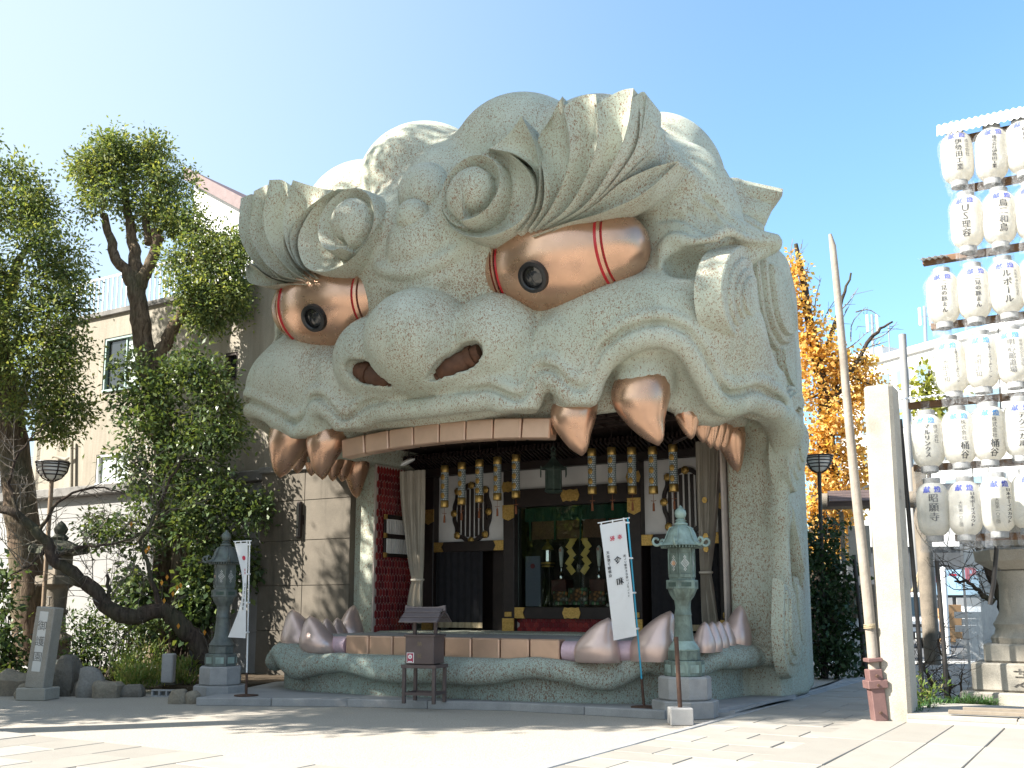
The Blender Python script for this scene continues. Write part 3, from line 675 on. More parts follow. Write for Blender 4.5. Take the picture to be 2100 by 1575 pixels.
# ================================================================== the shrine front inside the mouth
FV = 4.2
FACADE = HALL
def part(name, mat, fn, smooth=None, parent=None):
    mb = MB(); fn(mb); return mb.build(name, M[mat], parent or HALL, smooth)
def bx(name, mat, u0, u1, v0, v1, z0, z1, bev=.006, parent=None):
    return MB().box(((u0+u1)/2, (v0+v1)/2, (z0+z1)/2), (u1-u0, v1-v0, z1-z0), bev=bev).build(name, M[mat], parent or HALL)
M['stage_floor'] = varied('grey_stage_floor', (.34, .33, .33), (.27, .27, .27), 2, .8, 0, .1, 60)
M['bronze_dark'] = varied('dark_green_bronze', (.045, .075, .062), (.075, .10, .085), 9, .55, .35, .2, 40)
M['glass_dark'] = new_mat('shrine_window_glass', (.9, .95, .95), .02, 0, .6)[0]
def _glass():
    m, nt, b = new_mat('shrine_window_glass', (.02, .02, .02), .03, 0, .8); out = nt.nodes['Material Output']
    tr = _nd(nt, 'ShaderNodeBsdfTransparent', ins={'Color': (.88, .92, .9, 1)}); gl = _nd(nt, 'ShaderNodeBsdfGlossy', ins={'Color': (.55, .58, .55, 1), 'Roughness': .015})
    fr = _nd(nt, 'ShaderNodeFresnel', ins={'IOR': 1.55}); mx = _nd(nt, 'ShaderNodeMixShader', ins={0: fr.outputs[0], 1: tr.outputs[0], 2: gl.outputs[0]}); nt.links.new(mx.outputs[0], out.inputs[0]); return m
M['glass_dark'] = _glass()
MB().box((0, 3.4, .962), (7.4, 5.0, .085), bev=.006).box((0, .6, .96), (5.0, .6, .083), bev=.004).box((0, .24, .955), (3.9, .12, .08), bev=.004).build('stage_floor', M['stage_floor'], HALL)
bx('stage_ceiling', 'dark_ceiling', -3.58, 3.58, .35, 4.68, 4.78, 4.82)
cb = MB()
for u in np.arange(-3.4, 3.41, .485): cb.box((u, 1.9, 4.755), (.05, 3.0, .05))
for v in np.arange(.5, 3.4, .485): cb.box((0, v, 4.752), (7.0, .05, .044))
cb.build('ceiling_battens', M['dark_ceiling'], HALL)
rb = MB()
for u in np.arange(-3.5, 3.51, .09): rb.box((u, 3.75, 4.50), (.045, .62, .10), rx=R(-18))
rb.build('eave_ribs', M['black_wood'], HALL)
bx('eave_beam', 'black_wood', -3.58, 3.58, 3.95, 4.12, 4.24, 4.46)
# back walls
def wall_white(mb):
    mb.box((-2.31, 4.33, 3.55), (1.75, .1, 1.44)); mb.box((.08, 4.34, 4.07), (2.6, .1, .40)); mb.box((2.46, 4.33, 3.55), (1.78, .1, 1.44))
part('plaster_wall', 'white_wall', wall_white)
for u in (-3.30, -1.31, 1.47, 3.24):
    bx('column', 'black_wood', u-.13, u+.13, 4.08, 4.40, 1.0, 4.3, .012)
    MB().box((u, 4.075, 3.42), (.27, .03, .26)).add([(u-.135, 4.06, 3.29), (u, 4.06, 3.23), (u+.135, 4.06, 3.29), (u-.135, 4.075, 3.29), (u, 4.075, 3.23), (u+.135, 4.075, 3.29)], [(0, 1, 2), (3, 4, 5), (0, 3, 4, 1), (1, 4, 5, 2)]).build('gilt_column_fitting', M['gilt'], HALL)
    MB().box((u, 4.075, 1.14), (.27, .035, .28)).box((u, 4.068, 1.36), (.16, .03, .10), bev=.02).build('gilt_column_foot', M['gilt'], HALL)
bx('lintel_beam', 'black_wood', -1.18, 1.34, 4.14, 4.34, 3.50, 3.86)
bx('sill_beam', 'black_wood', -1.18, 1.34, 4.12, 4.34, 1.275, 1.50)
for a, b in ((-3.17, -1.44), (1.60, 3.11)): bx('side_lintel_beam', 'black_wood', a, b, 4.12, 4.34, 2.64, 2.85)
def hexplate(u, z, wd, h, v=4.10):
    P = [(-wd/2, 0), (-wd*.38, h*.5), (-wd*.2, h*.42), (0, h*.5), (wd*.2, h*.42), (wd*.38, h*.5), (wd/2, 0), (wd*.38, -h*.5), (wd*.2, -h*.42), (0, -h*.5), (-wd*.2, -h*.42), (-wd*.38, -h*.5)]
    MB().prism([(u+a, z+b) for a, b in P], v, v+.025, 1).build('gilt_plaque', M['gilt'], HALL)
hexplate(.08, 3.68, .42, .24, 4.115); hexplate(.10, 1.39, .40, .22, 4.095)
hexplate(-1.31, 3.92, .30, .22, 4.05); hexplate(1.47, 3.95, .30, .22, 4.05)
def endplate(u, z, wd, h, d):
    MB().prism([(u, z-h/2), (u+d*wd, z-h/2), (u+d*(wd-.05), z), (u+d*wd, z+h/2), (u, z+h/2)], 4.095, 4.118, 1).build('gilt_beam_end', M['gilt'], HALL)
for z, h, us in ((2.745, .20, ((-3.17, 1), (-1.44, -1), (1.60, 1), (3.11, -1))), (1.39, .215, ((-1.18, 1), (1.34, -1))), (3.20, .01, ())):
    for u, d in us: endplate(u, z, .24, h, d)
# mokko windows: lobed frames with bars
def mokko(u, z, W_, H_):
    def out(sc):
        P = []
        for i in range(72):
            t = 2*math.pi*i/72; c, s_ = math.cos(t), math.sin(t); r = 1+.055*math.cos(8*t)
            x = math.copysign(abs(c)**.62, c)*r; y = math.copysign(abs(s_)**.62, s_)*r; P.append((u+x*W_*sc, z+y*H_*sc))
        return P
    o, i_ = out(1), out(.86); V = [(p[0], 4.20, p[1]) for p in o]+[(p[0], 4.20, p[1]) for p in i_]+[(p[0], 4.28, p[1]) for p in o]+[(p[0], 4.28, p[1]) for p in i_]
    n = 72; F = []
    for k in range(n):
        j = (k+1) % n; F += [(k, j, n+j, n+k), (k, 2*n+k, 2*n+j, j), (n+k, n+j, 3*n+j, 3*n+k)]
    fr = MB().add(V, F).build('window_frame', M['black_wood'], HALL, 30)
    MB().prism(i_, 4.262, 4.276, 1).build('window_back', M['white_wall'], fr)
    for k in range(-3, 4):
        hh = H_*.84*(1-.18*(abs(k)/3)**3); MB().box((u+k*W_*.245, 4.245, z), (W_*.135, .03, 2*hh)).build('window_bar', M['black_wood'], fr)
    for a in (0, 45, 90, 135, 180, 225, 270, 315):
        t = R(a); c, s_ = math.cos(t), math.sin(t); x = math.copysign(abs(c)**.62, c) if abs(c) > 1e-6 else 0; y = math.copysign(abs(s_)**.62, s_) if abs(s_) > 1e-6 else 0
        MB().lathe([(.005, .03), (.05, .02), (.075, 0)], 7, (0, 0, 0)).xform(Matrix.Translation((u+x*W_*.96, 4.195, z+y*H_*.96)) @ Matrix.Rotation(R(90), 4, 'X') @ Matrix.Diagonal((1.1, 1.1, 1, 1))).build('gilt_corner', M['gilt'], fr)
mokko(-2.30, 3.45, .45, .60); mokko(2.46, 3.45, .45, .60)
# dark doorways with black cloths and straw fringes
def cloth(name, u0, u1, z0, z1, v, mat, amp=.012, nf=9, parent=None, ph=0):
    nu = 40; us = np.linspace(u0, u1, nu); zs = np.linspace(z0, z1, 6)
    V = [(u, v+amp*math.sin(nf*2*math.pi*(u-u0)/(u1-u0)+ph+.3*z), z) for z in zs for u in us]
    return MB().grid(V, 6, nu).build(name, M[mat], parent or HALL, 60)
for a, b in ((-3.15, -1.98), (1.75, 3.10)):
    c = cloth('door_cloth', a, b, 1.19, 2.66, 4.16, 'black_cloth', .015, 7); cloth('straw_fringe', a, b, 1.08, 1.19, 4.155, 'straw', .014, 7, c)
bx('door_dark_panel', 'black_wood', -1.90, -1.46, 4.42, 4.45, 1.0, 2.66); bx('back_panel', 'black_wood', -3.2, -1.44, 4.72, 4.76, 1.0, 2.7); bx('back_panel', 'black_wood', 1.6, 3.2, 4.72, 4.76, 1.0, 2.7)
# altar recess behind the glass
def recess(mb):
    mb.box((.08, 4.96, 2.5), (3.0, .06, 2.6)); mb.box((-1.40, 4.65, 2.5), (.06, .55, 2.6)); mb.box((1.57, 4.65, 2.5), (.06, .55, 2.6)); mb.box((.08, 4.65, 3.75), (2.9, .55, .06))
part('altar_recess', 'dark_ceiling', recess)
MB().box((.08, 4.235, 2.50), (2.50, .012, 2.0)).build('window_glass', M['glass_dark'], HALL)
M['green_cloth'] = varied('dark_green_valance', (.012, .055, .032), (.02, .075, .05), 6, .8)
M['brown_blind'] = varied('brown_bamboo_blind', (.16, .075, .04), (.10, .045, .025), 30, .7, 0, .3, 60)
M['flower_cloth'] = None
def _flower():
    m, nt, b = new_mat('flowered_brocade', (.1, .2, .1), .7); v = coords(nt); vo = _nd(nt, 'ShaderNodeTexVoronoi', ins={'Vector': v, 'Scale': 13.0})
    col = ramp(nt, vo.outputs['Color'], [(0, (.10, .22, .10)), (.35, (.16, .30, .14)), (.45, (.45, .18, .06)), (.62, (.55, .45, .38)), (.8, (.05, .12, .06)), (1, (.42, .12, .08))], 'CONSTANT')
    d = ramp(nt, vo.outputs['Distance'], [(.25, 1), (.6, .15)]); nt.links.new(mix(nt, 1.0, col, d, 'MULTIPLY'), b.inputs[0]); return m
M['flower_cloth'] = _flower()
val = cloth('valance', -1.15, 1.30, 3.22, 3.50, 4.45, 'green_cloth', .02, 6)
for k in range(4): bx('bamboo_blind', 'brown_blind', -1.0+k*.58, -.46+k*.58, 4.50, 4.52, 2.86, 3.32, 0)
for k in range(5): bx('green_ribbon', 'green_cloth', -1.04+k*.58-.02, -1.04+k*.58+.02, 4.475, 4.49, 2.84, 3.32, 0)
# things on the altar
def hallthing(name, u, v, z, label, cat, group=None): return empty(name, W(u, v, z), -HA, label, cat, group)
M['gold'] = varied('polished_gold_paper', (.86, .62, .20), (.72, .48, .13), 4, .45, .35, .1, 12)
M['silver'] = new_mat('silver_stem', (.75, .75, .75), .2, 1)[0]
M['porcelain'] = varied('white_porcelain', (.75, .74, .70), (.68, .67, .64), 5, .3, 0, 0)
M['porcelain_red'] = new_mat('pale_red_marking', (.6, .3, .24), .5)[0]
M['altar_red'] = varied('dark_red_lacquer', (.07, .018, .018), (.10, .025, .02), 6, .35)
t = hallthing('gold_paper_streamer', -.03, 4.70, 1.87, 'gold zigzag paper streamer on a black pole in the centre of the altar', 'streamer')
MB().tube([(0, .04, 0), (0, .04, 1.15)], .022, 8).build('pole', M['black_wood'], t)
MB().box((0, 0, 1.16), (.16, .03, .22)).build('paper_top', M['gold'], t)
for s in (-1, 1):
    MB().box((s*.085, -.01, 1.03), (.13, .008, .25), ry=R(-38)*s).build('paper_fold', M['gold'], t)
    for k in range(4): MB().box((s*(.155+(.0 if k % 2 else .035)), -.02-.012*k, .87-k*.165), (.125, .008, .19), ry=R(38)*s*(1 if k % 2 else -1)).build('paper_fold', M['gold'], t)
for (u, lab) in ((-.46, 'white porcelain flask on silver stem left of the gold paper streamer'), (.39, 'white porcelain flask on silver stem right of the gold paper streamer')):
    f = hallthing('altar_flask', u, 4.75, 2.05, lab, 'flask', 'flasks on the altar'); f.scale = (.8, .8, .75)
    MB().lathe([(.0, 0), (.075, .02), (.085, .08), (.05, .16), (.02, .22), (.018, .34), (.03, .36)], 16).build('stem', M['silver'], f, 50)
    MB().lathe([(.028, .34), (.05, .5), (.062, .72), (.066, .80), (.04, .86), (.0, .90)], 16).build('vessel', M['porcelain'], f, 50)
    MB().box((0, -.06, .79), (.06, .02, .08), bev=.02).build('marking', M['porcelain_red'], f)
    b = MB().box((0, 0, 0), (.34, .3, .3), bev=.01).build('lacquer_box', M['altar_red'], None, None, W(u, 4.78, 1.90), -HA)
    tag(b, 'dark red lacquer box under the %s porcelain flask' % ('left' if u < 0 else 'right'), 'box', 'lacquer boxes on the altar')
for (u, wd, h, lab) in ((-.36, .32, .27, 'flowered brocade cloth panel, leftmost of three below the flasks'), (.04, .44, .34, 'tallest flowered brocade cloth panel with white flower, middle of the three'), (.45, .32, .27, 'flowered brocade cloth panel, rightmost of three beside the banner')):
    o = MB().box((0, 0, h/2), (wd, .12, h), bev=.01).build('brocade_panel', M['flower_cloth'], None, None, W(u, 4.55, 1.54), -HA); tag(o, lab, 'brocade', 'brocade panels on the altar')
o = MB().box((.08, 5.1, 1.46), (2.85, 1.3, .1), bev=.01).box((.08, 5.0, 1.75), (2.4, .5, .05)).build('altar_shelf', M['black_wood'], HALL)
t = hallthing('gilt_altar_stand', -.72, 4.65, 1.52, 'slim black altar stand with gilt ornament top behind the shrine glass', 'stand')
for x in (-.07, .07):
    for y in (-.05, .05): MB().box((x, y, .42), (.03, .03, .84)).build('leg', M['black_wood'], t)
MB().box((0, 0, .86), (.24, .2, .04)).box((0, 0, .80), (.2, .16, .03)).build('shelf', M['gilt'], t)
MB().lathe([(.07, .9), (.07, 1.12), (.05, 1.13)], 8).build('cage', M['silver'], t)
MB().lathe([(.13, 1.14), (.10, 1.2), (.04, 1.26), (.02, 1.30), (.04, 1.33), (.0, 1.38)], 8).build('gilt_roof', M['gilt'], t)
o = MB().box((0, 0, .5), (.34, .03, 1.0)).build('notice_board', new_mat('blue_grey_board', (.15, .16, .21), .6)[0], None, None, W(-.93, 4.42, 1.52), -HA); tag(o, 'blue-grey upright board with red disc behind the shrine glass', 'board')
MB().lathe([(.0, .0), (.05, .0), (.05, .01), (0, .01)], 20).xform(Matrix.Translation((0, -.017, .8)) @ Matrix.Rotation(R(90), 4, 'X')).build('red_disc', new_mat('dull_red_disc', (.22, .03, .04), .6)[0], o)
# hexagon tiles
def hex_mesh(r, ry, th, mat):
    P = [(r*math.sin(R(60*k)), ry*math.cos(R(60*k))) for k in range(6)]; Q = [(a*.9, b*.9) for a, b in P]
    V = [(a, 0, b) for a, b in P]+[(a, -th*.6, b) for a, b in P]+[(a, -th, b) for a, b in Q]
    F = [(i, (i+1) % 6, 6+(i+1) % 6, 6+i) for i in range(6)]+[(6+i, 6+(i+1) % 6, 12+(i+1) % 6, 12+i) for i in range(6)]+[tuple(range(12, 18))]
    return MB().add(V, F).mesh('hex_tile', M[mat] if isinstance(mat, str) else mat)
REDS = [varied('red_hex_tile_%d' % k, c, tuple(q*.7 for q in c), 2, .22, 0, 0) for k, c in enumerate([(.21, .02, .025), (.15, .014, .02), (.26, .03, .03)])]
HX = [hex_mesh(.060, .066, .012, m) for m in REDS]; HS = [hex_mesh(.053, .060, .012, m) for m in REDS]
backing = bx('tile_backing', 'grout', -1.18, 1.34, 4.20, 4.25, 1.005, 1.275)
k = 0
for r_ in range(3):
    for c in range(23):
        u = -1.12+c*.11+(.055 if r_ % 2 else 0); z = 1.055+r_*.098
        if u > 1.30: continue
        o = link('hex_tile', HX[RNG.integers(3)], backing); o.location = (u, 4.20, z)
bL = bx('side_tile_backing', 'grout', -3.70, -3.66, 2.72, 4.2, 1.005, 4.4)
for r_ in range(23):
    for c in range(13):
        v = 2.80+c*.098+(.049 if r_ % 2 else 0); z = 1.06+r_*.0905*1.62
        if v > 4.12 or z > 4.33: continue
        o = link('hex_tile', HS[RNG.integers(3)], bL); o.location = (-3.66, v, z); o.rotation_euler = (0, 0, R(90)); o.scale = (.92, 1, 1.5)
bR = bx('side_tile_backing', 'grout', 3.66, 3.70, 2.72, 4.2, 1.005, 4.4)
sm = MB()
for r_ in range(23):
    for c in range(13):
        v = 2.80+c*.098+(.049 if r_ % 2 else 0); z = 1.06+r_*.0905*1.62
        if v > 4.12 or z > 4.33: continue
        sm.add([(3.645, v+.049*math.sin(R(60*q)), z+.086*math.cos(R(60*q))) for q in range(6)], [tuple(range(6))])
o = sm.build('hex_tiles', REDS[1], bR); o['kind'] = 'stuff'
# name-slat rack on the tiled side wall
t = hallthing('name_slat_rack', -3.60, 3.35, 2.95, 'black and gilt rack of white name slats on the red tiled wall', 'rack')
MB().box((0, 0, 0), (.04, .80, .86), bev=.005).build('board', M['black_wood'], t)
for z in (-.40, -.02, .40): MB().box((.03, 0, z), (.05, .82, .05)).build('rail', M['black_wood'], t)
for v in (-.40, .40):
    for z in (-.40, 0, .38): MB().box((.035, v, z), (.06, .05, .10)).build('gilt_clip', M['gilt'], t)
for z in (.19, -.21):
    for k in range(9): MB().box((.032, -.32+k*.08, z), (.02, .056, .30)).build('name_slat', M['white_wall'], t)
# curtains tied back
def tied(u0, u1, v, zt, ztie, zb, w_tie, side):
    n, m = 46, 30; V = []
    for i in range(m):
        z = zt+(zb-zt)*i/(m-1)
        if z > ztie: q = ((zt-z)/(zt-ztie)); wd = (u1-u0)*(1-q**1.6)+w_tie*q**1.6
        else: q = (ztie-z)/(ztie-zb); wd = w_tie*(1+.65*q**.8)
        for j in range(n):
            f = j/(n-1); u = (u1-wd*(1-f)) if side < 0 else (u0+wd*f); sq = 1-.5*math.exp(-((z-ztie)/.15)**2)
            V.append((u, v+.045*sq*math.sin(f*math.pi*2*8.5+.7*math.sin(z*1.3))+.02*math.sin(f*17+z), z))
    return MB().grid(V, m, n).build('curtain', M['curtain'], HALL, 70)
c = tied(-3.50, -2.90, 3.35, 4.30, 2.05, 1.18, .28, -1); MB().lathe([(.16, 0), (.17, .02), (.16, .04)], 16, (-3.04, 3.35, 2.03), 0, 1, .55, cap=False).build('tie_band', M['curtain'], c)
c = tied(3.02, 3.45, 3.35, 4.40, 2.10, 1.14, .2, 1); MB().lathe([(.12, 0), (.13, .02), (.12, .04)], 16, (3.13, 3.35, 2.08), 0, 1, .6, cap=False).build('tie_band', M['curtain'], c)
for z in (3.35, 2.72, 2.5): MB().prism([(3.17+.05*math.cos(R(60*k)), z+.06*math.sin(R(60*k))) for k in range(6)], 3.27, 3.285, 1).build('gilt_crest', M['gilt'], c)
# hanging cylinder lanterns
def _lmat():
    m, nt, b = new_mat('lantern_lattice', (.4, .45, .45), .5); tc = _nd(nt, 'ShaderNodeTexCoord'); sp = _nd(nt, 'ShaderNodeSeparateXYZ', ins={0: tc.outputs['Object']})
    an = _nd(nt, 'ShaderNodeMath', operation='ARCTAN2', ins={0: sp.outputs[1], 1: sp.outputs[0]}); ar_ = _nd(nt, 'ShaderNodeMath', operation='MULTIPLY', ins={0: an.outputs[0], 1: .078}); cb_ = _nd(nt, 'ShaderNodeCombineXYZ', ins={0: ar_.outputs[0], 1: sp.outputs[2]})
    bk = _nd(nt, 'ShaderNodeTexBrick', offset=.5, ins={'Vector': cb_.outputs[0], 'Color1': (.52, .58, .58, 1), 'Color2': (.46, .52, .53, 1), 'Mortar': (.03, .06, .07, 1), 'Scale': 1.0, 'Mortar Size': .05, 'Brick Width': .046, 'Row Height': .036})
    bk.inputs['Mortar Size'].default_value = .006; nt.links.new(bk.outputs[0], b.inputs[0]); return m
M['lattice'] = _lmat(); M['tassel'] = varied('rust_tassel', (.30, .12, .06), (.22, .08, .04), 20, .9)
M['brass'] = varied('aged_brass', (.55, .38, .13), (.36, .24, .08), 12, .35, .85, .15, 40)
def lantern():
    t = empty('hanging_cylinder_lantern', (0, 0, 0), -HA)
    MB().lathe([(.078, -.30), (.078, .30)], 24).build('lattice_body', M['lattice'], t, 40)
    MB().lathe([(.082, .29), (.086, .30), (.086, .42), (.078, .435), (0, .435)], 24).build('top_cap', M['brass'], t, 40)
    MB().lathe([(0, -.43), (.080, -.43), (.086, -.42), (.086, -.30), (.082, -.29)], 24).build('bottom_cap', M['brass'], t, 40)
    b = MB().tube([(-.08, 0, .43), (-.075, 0, .48), (-.03, 0, .53), (.03, 0, .53), (.075, 0, .48), (.08, 0, .43)], .008, 6).build('bail', M['black_wood'], t)
    MB().tube([(0, 0, .53), (0, 0, .80)], .007, 6).build('chain', M['black_wood'], t)
    for z in (-.19, 0, .19): MB().lathe([(0, .012), (.04, .008), (.052, 0)], 9).xform(Matrix.Translation((0, -.076, z)) @ Matrix.Rotation(R(90), 4, 'X') @ Matrix.Diagonal((.95, 1.25, 1, 1))).build('gilt_crest', M['gilt'], t)
    MB().tube([(0, 0, -.43), (0, 0, -.58)], .004, 5).build('cord', M['tassel'], t); MB().lathe([(.008, -.58), (.02, -.61), (.024, -.74), (0, -.745)], 8).build('tassel', M['tassel'], t)
    MB().tube([(-.05, 0, -.55), (0, 0, -.56), (.05, 0, -.55)], .006, 5).build('bow', M['tassel'], t)
    return t
lt = lantern(); lx = [912, 947, 983, 1020, 1058, 1214, 1255, 1296, 1339, 1381]; ly = [998, 992, 987, 982, 977, 967, 965, 965, 965, 960]
sidew = ['before the green bronze lantern', 'after the green bronze lantern']; ordw = ['first', 'second', 'third', 'fourth', 'fifth']
for i, x in enumerate(lx):
    o = lt if i == 0 else copy_tree(lt); p = L(x, ly[i], 3.5); o.location = tuple(W(p[0], 3.5, p[2]-.0)); o.rotation_euler = (0, 0, -HA)
    tag(o, 'brass capped cylinder lantern, %s from left %s' % (ordw[i % 5], sidew[i//5]), 'hanging lantern', 'cylinder lanterns hanging in the mouth')
# bronze hanging lantern in the middle
p = L(1135, 975, 3.4); t = empty('bronze_hanging_lantern', W(p[0], 3.4, p[2]), -HA, 'dark green bronze hexagonal lantern hanging between the two rows of cylinders', 'hanging lantern')
MB().lathe([(.13, -.34), (.20, -.30), (.15, -.26), (.14, .08), (.15, .12)], 6).build('cage', M['bronze_dark'], t)
MB().lathe([(.26, .12), (.24, .15), (.12, .24), (.06, .32), (.05, .36)], 6).build('roof', M['bronze_dark'], t)
MB().lathe([(.0, .36), (.06, .39), (.05, .44), (.0, .47)], 10).tube([(-.05, 0, .50), (0, 0, .57), (.05, 0, .50), (0, 0, .44), (-.05, 0, .50)], .012, 6).build('finial', M['bronze_dark'], t)
for k in range(6):
    a = R(60*k); MB().tube([(.25*math.cos(a), .25*math.sin(a), .13), (.29*math.cos(a), .29*math.sin(a), .16)], .014, 6).tube([(.28*math.cos(a), .28*math.sin(a), .13), (.28*math.cos(a), .28*math.sin(a), -.02)], .012, 5).build('pendant', M['bronze_dark'], t)
    MB().box((.16*math.cos(a), .16*math.sin(a), -.1), (.03, .03, .42), rz=a).build('post', M['bronze_dark'], t)
MB().tube([(0, 0, .56), (0, 0, .95)], .01, 6).build('chain', M['black_wood'], t)
# floodlights under the palate
M['lamp_metal'] = new_mat('white_lamp_metal', (.72, .72, .70), .35)[0]
for (px, py, v, mat, lab) in ((836, 948, 1.6, 'lamp_metal', 'white oval floodlight under the palate by the beige curtain'), (1395, 902, 1.6, 'black_wood', 'black floodlight under the palate beside the small side teeth')):
    p = L(px, py, v); t = empty('floodlight', W(p[0], v, p[2]), -HA+R(20), lab, 'floodlight')
    MB().lathe([(.0, .06), (.09, .04), (.13, 0), (.11, -.015), (0, -.02)], 20, (0, 0, 0), 0, 1.2, .8).xform(Matrix.Rotation(R(-25), 4, 'Y')).build('reflector', M[mat], t, 40)
    MB().tube([(0, .05, .03), (0, .08, .25)], .012, 6).build('bracket', M['black_wood'], t)
# ================================================================== ground, paths, kerbs
def wl(u, v, z=0.0): return tuple(W(u, v, z))
def gravel(name, c1, c2, sc=1.0):
    m, nt, b = new_mat(name, c1, .95, 0, .15); v = coords(nt)
    n1 = noise(nt, v, 42*sc, 4, .8); n2 = noise(nt, v, 1.1, 4, .6); n3 = noise(nt, v, 22*sc, 3, .7)
    col = mix(nt, ramp(nt, n1, [(.36, 0), (.62, 1)]), c1, c2); col = mix(nt, ramp(nt, n2, [(.42, 0), (.72, .55)]), col, tuple(q*.74 for q in c1))
    col = mix(nt, ramp(nt, n3, [(.55, 0), (.72, .4)]), col, tuple(q*.55 for q in c1))
    vo = _nd(nt, 'ShaderNodeTexVoronoi', ins={'Vector': v, 'Scale': 34*sc}); sp = ramp(nt, vo.outputs['Color'], [(.0, 0), (.93, 0), (.95, .6)])
    col = mix(nt, sp, col, (.24, .19, .15)); nt.links.new(col, b.inputs['Base Color'])
    hb = mix(nt, .5, n1, noise(nt, v, 9, 4, .7)); bump(nt, b, hb, .7, .025); return m
M['gravel'] = gravel('pale_sand_gravel', (.45, .41, .355), (.30, .27, .23))
M['gravel_dark'] = gravel('grey_gravel', (.30, .28, .26), (.19, .18, .17), .8)
M['asphalt'] = varied('worn_asphalt', (.075, .075, .078), (.11, .11, .11), 2, .9, 0, .2, 90)
def slabmat(name, c1, c2):
    m, nt, b = new_mat(name, c1, .85, 0, .25); v = coords(nt); g = _nd(nt, 'ShaderNodeObjectInfo'); rnd = g.outputs['Random']
    n1 = noise(nt, v, 2.2, 5, .65); n2 = noise(nt, v, 70, 3, .7); col = mix(nt, ramp(nt, n1, [(.3, 0), (.7, 1)]), c1, c2)
    col = mix(nt, ramp(nt, rnd, [(0, 0), (1, .8)]), col, tuple(q*.62 for q in c1)); col = mix(nt, .35, col, ramp(nt, n2, [(.3, .5), (.65, 1.)]), 'MULTIPLY')
    nt.links.new(col, b.inputs[0]); bump(nt, b, mix(nt, .5, n1, n2), .3, .012); return m
M['slab'] = slabmat('granite_paving', (.40, .37, .325), (.32, .295, .26))
M['granite'] = varied('grey_granite', (.40, .39, .38), (.30, .295, .29), 3, .85, 0, .25, 90, .008, fine=.45)
M['granite_pale'] = varied('pale_granite', (.44, .405, .345), (.35, .32, .27), 3, .85, 0, .4, 60, .010, stain=(.33, .285, .23), fine=.5)
g = MB().grid([(x, y, 0.0) for x in (-1500, -60, 60, 1500) for y in (-300, -40, 60, 2500)], 4, 4).build('ground', M['gravel'], kind='structure')
# paths of stone slabs in the axes of the hall
def slab_obj(parent, meshes, u0, u1, v0, v1, zt, dz=None):
    du, dv = round(u1-u0, 3), round(v1-v0, 3); key = (du, dv)
    if key not in meshes:
        meshes[key] = MB().box((0, 0, -.03), (du-.012, dv-.012, .06), bev=.006).mesh('paving_slab', M['slab'])
    o = link('paving_slab', meshes[key], parent); o.location = ((u0+u1)/2, (v0+v1)/2, zt+(RNG.uniform(-.004, .004) if dz is None else dz)); o.rotation_euler = (RNG.uniform(-.003, .003), RNG.uniform(-.003, .003), 0); return o
def path_obj(name, u0, u1, v0, v1):
    o = MB().box(((u0+u1)/2, (v0+v1)/2, .004), (u1-u0, v1-v0, .016)).build(name, M['gravel_dark'], None, None, (HO[0], HO[1], 0), -HA, 'structure'); return o
MS = {}
pr = path_obj('side_path', 4.6, 8.6, -14, 26)
v = -5.8; row = 0; cnt = 0
while v < 15.5:
    u = 4.62 - (.0 if row % 2 else .45); hh = .55
    while u < 8.55:
        a, b = max(u, 4.62), min(u+.9, 8.56)
        inside = not (a > 6.2 and v < 2.0)
        if b-a > .2 and inside and cnt < 290: slab_obj(pr, MS, a, b, v, v+hh, .034); cnt += 1
        u += .9
    v += hh; row += 1
edge = MB().box((4.585, 6, .02), (.09, 30, .05), bev=.008).build('path_edge', M['granite'], pr)
pf = path_obj('front_path', -16, 4.6, -14, -5.87)
cnt = 0
for i in range(22):
    u = -9.2+i*.62; v = -5.9-(.65 if i % 2 else 0)*1.0
    first = True
    while v > -10.5 and cnt < 290:
        ln = .65 if (first and i % 2) else 1.3
        slab_obj(pf, MS, u, u+.62, v-ln if not first else -5.9-ln, v if not first else -5.9, .034); cnt += 1
        v = (v-ln) if not first else -5.9-ln; first = False
# kerb and low platform before the lower lip
def polyslab(name, pts, z0, z1, mat, kind='structure', bev=.01):
    mb = MB().prism([(p[0], p[1]) for p in pts], z0, z1, 2); return mb.build(name, mat, kind=kind)
KP = [G(405, 1446), G(715, 1449), G(1050, 1457), G(1368, 1475)]
kr = [W(4.3, .1), W(4.65, 3.2), W(3.6, 6.0), W(-3.6, 6.0), W(-4.6, 1.0)]
plat = polyslab('platform', [p*[1, 1, 0] for p in KP]+kr, -.05, .108, M['stage_floor'])
for a, b in zip(KP[:-1], KP[1:]):
    n = max(1, int(np.linalg.norm(b-a)/1.15)); dirv = (b-a)/np.linalg.norm(b-a); ang = math.atan2(dirv[1], dirv[0])
    for k in range(n):
        p, q = a+(b-a)*k/n, a+(b-a)*(k+1)/n; c = (p+q)/2
        MB().box((0, 0, 0), (np.linalg.norm(q-p)-.008, .16, .125), bev=.012).build('kerb_stone', M['granite'], plat, None, (c[0]+dirv[1]*-.0, c[1], .058), ang)
# sloping apron and gravel strip on the right flank
ap = polyslab('apron', [W(3.75, .15), W(4.55, .5), W(4.62, 8.6), W(4.2, 8.6), W(4.66, 3.0)], -.04, .06, M['stage_floor'])
for k in range(7): MB().box((0, 0, 0), (.09, 1.13, .09), bev=.01).build('kerb_stone', M['granite'], ap, None, W(4.5, 1.1+k*1.15, .035), -HA)
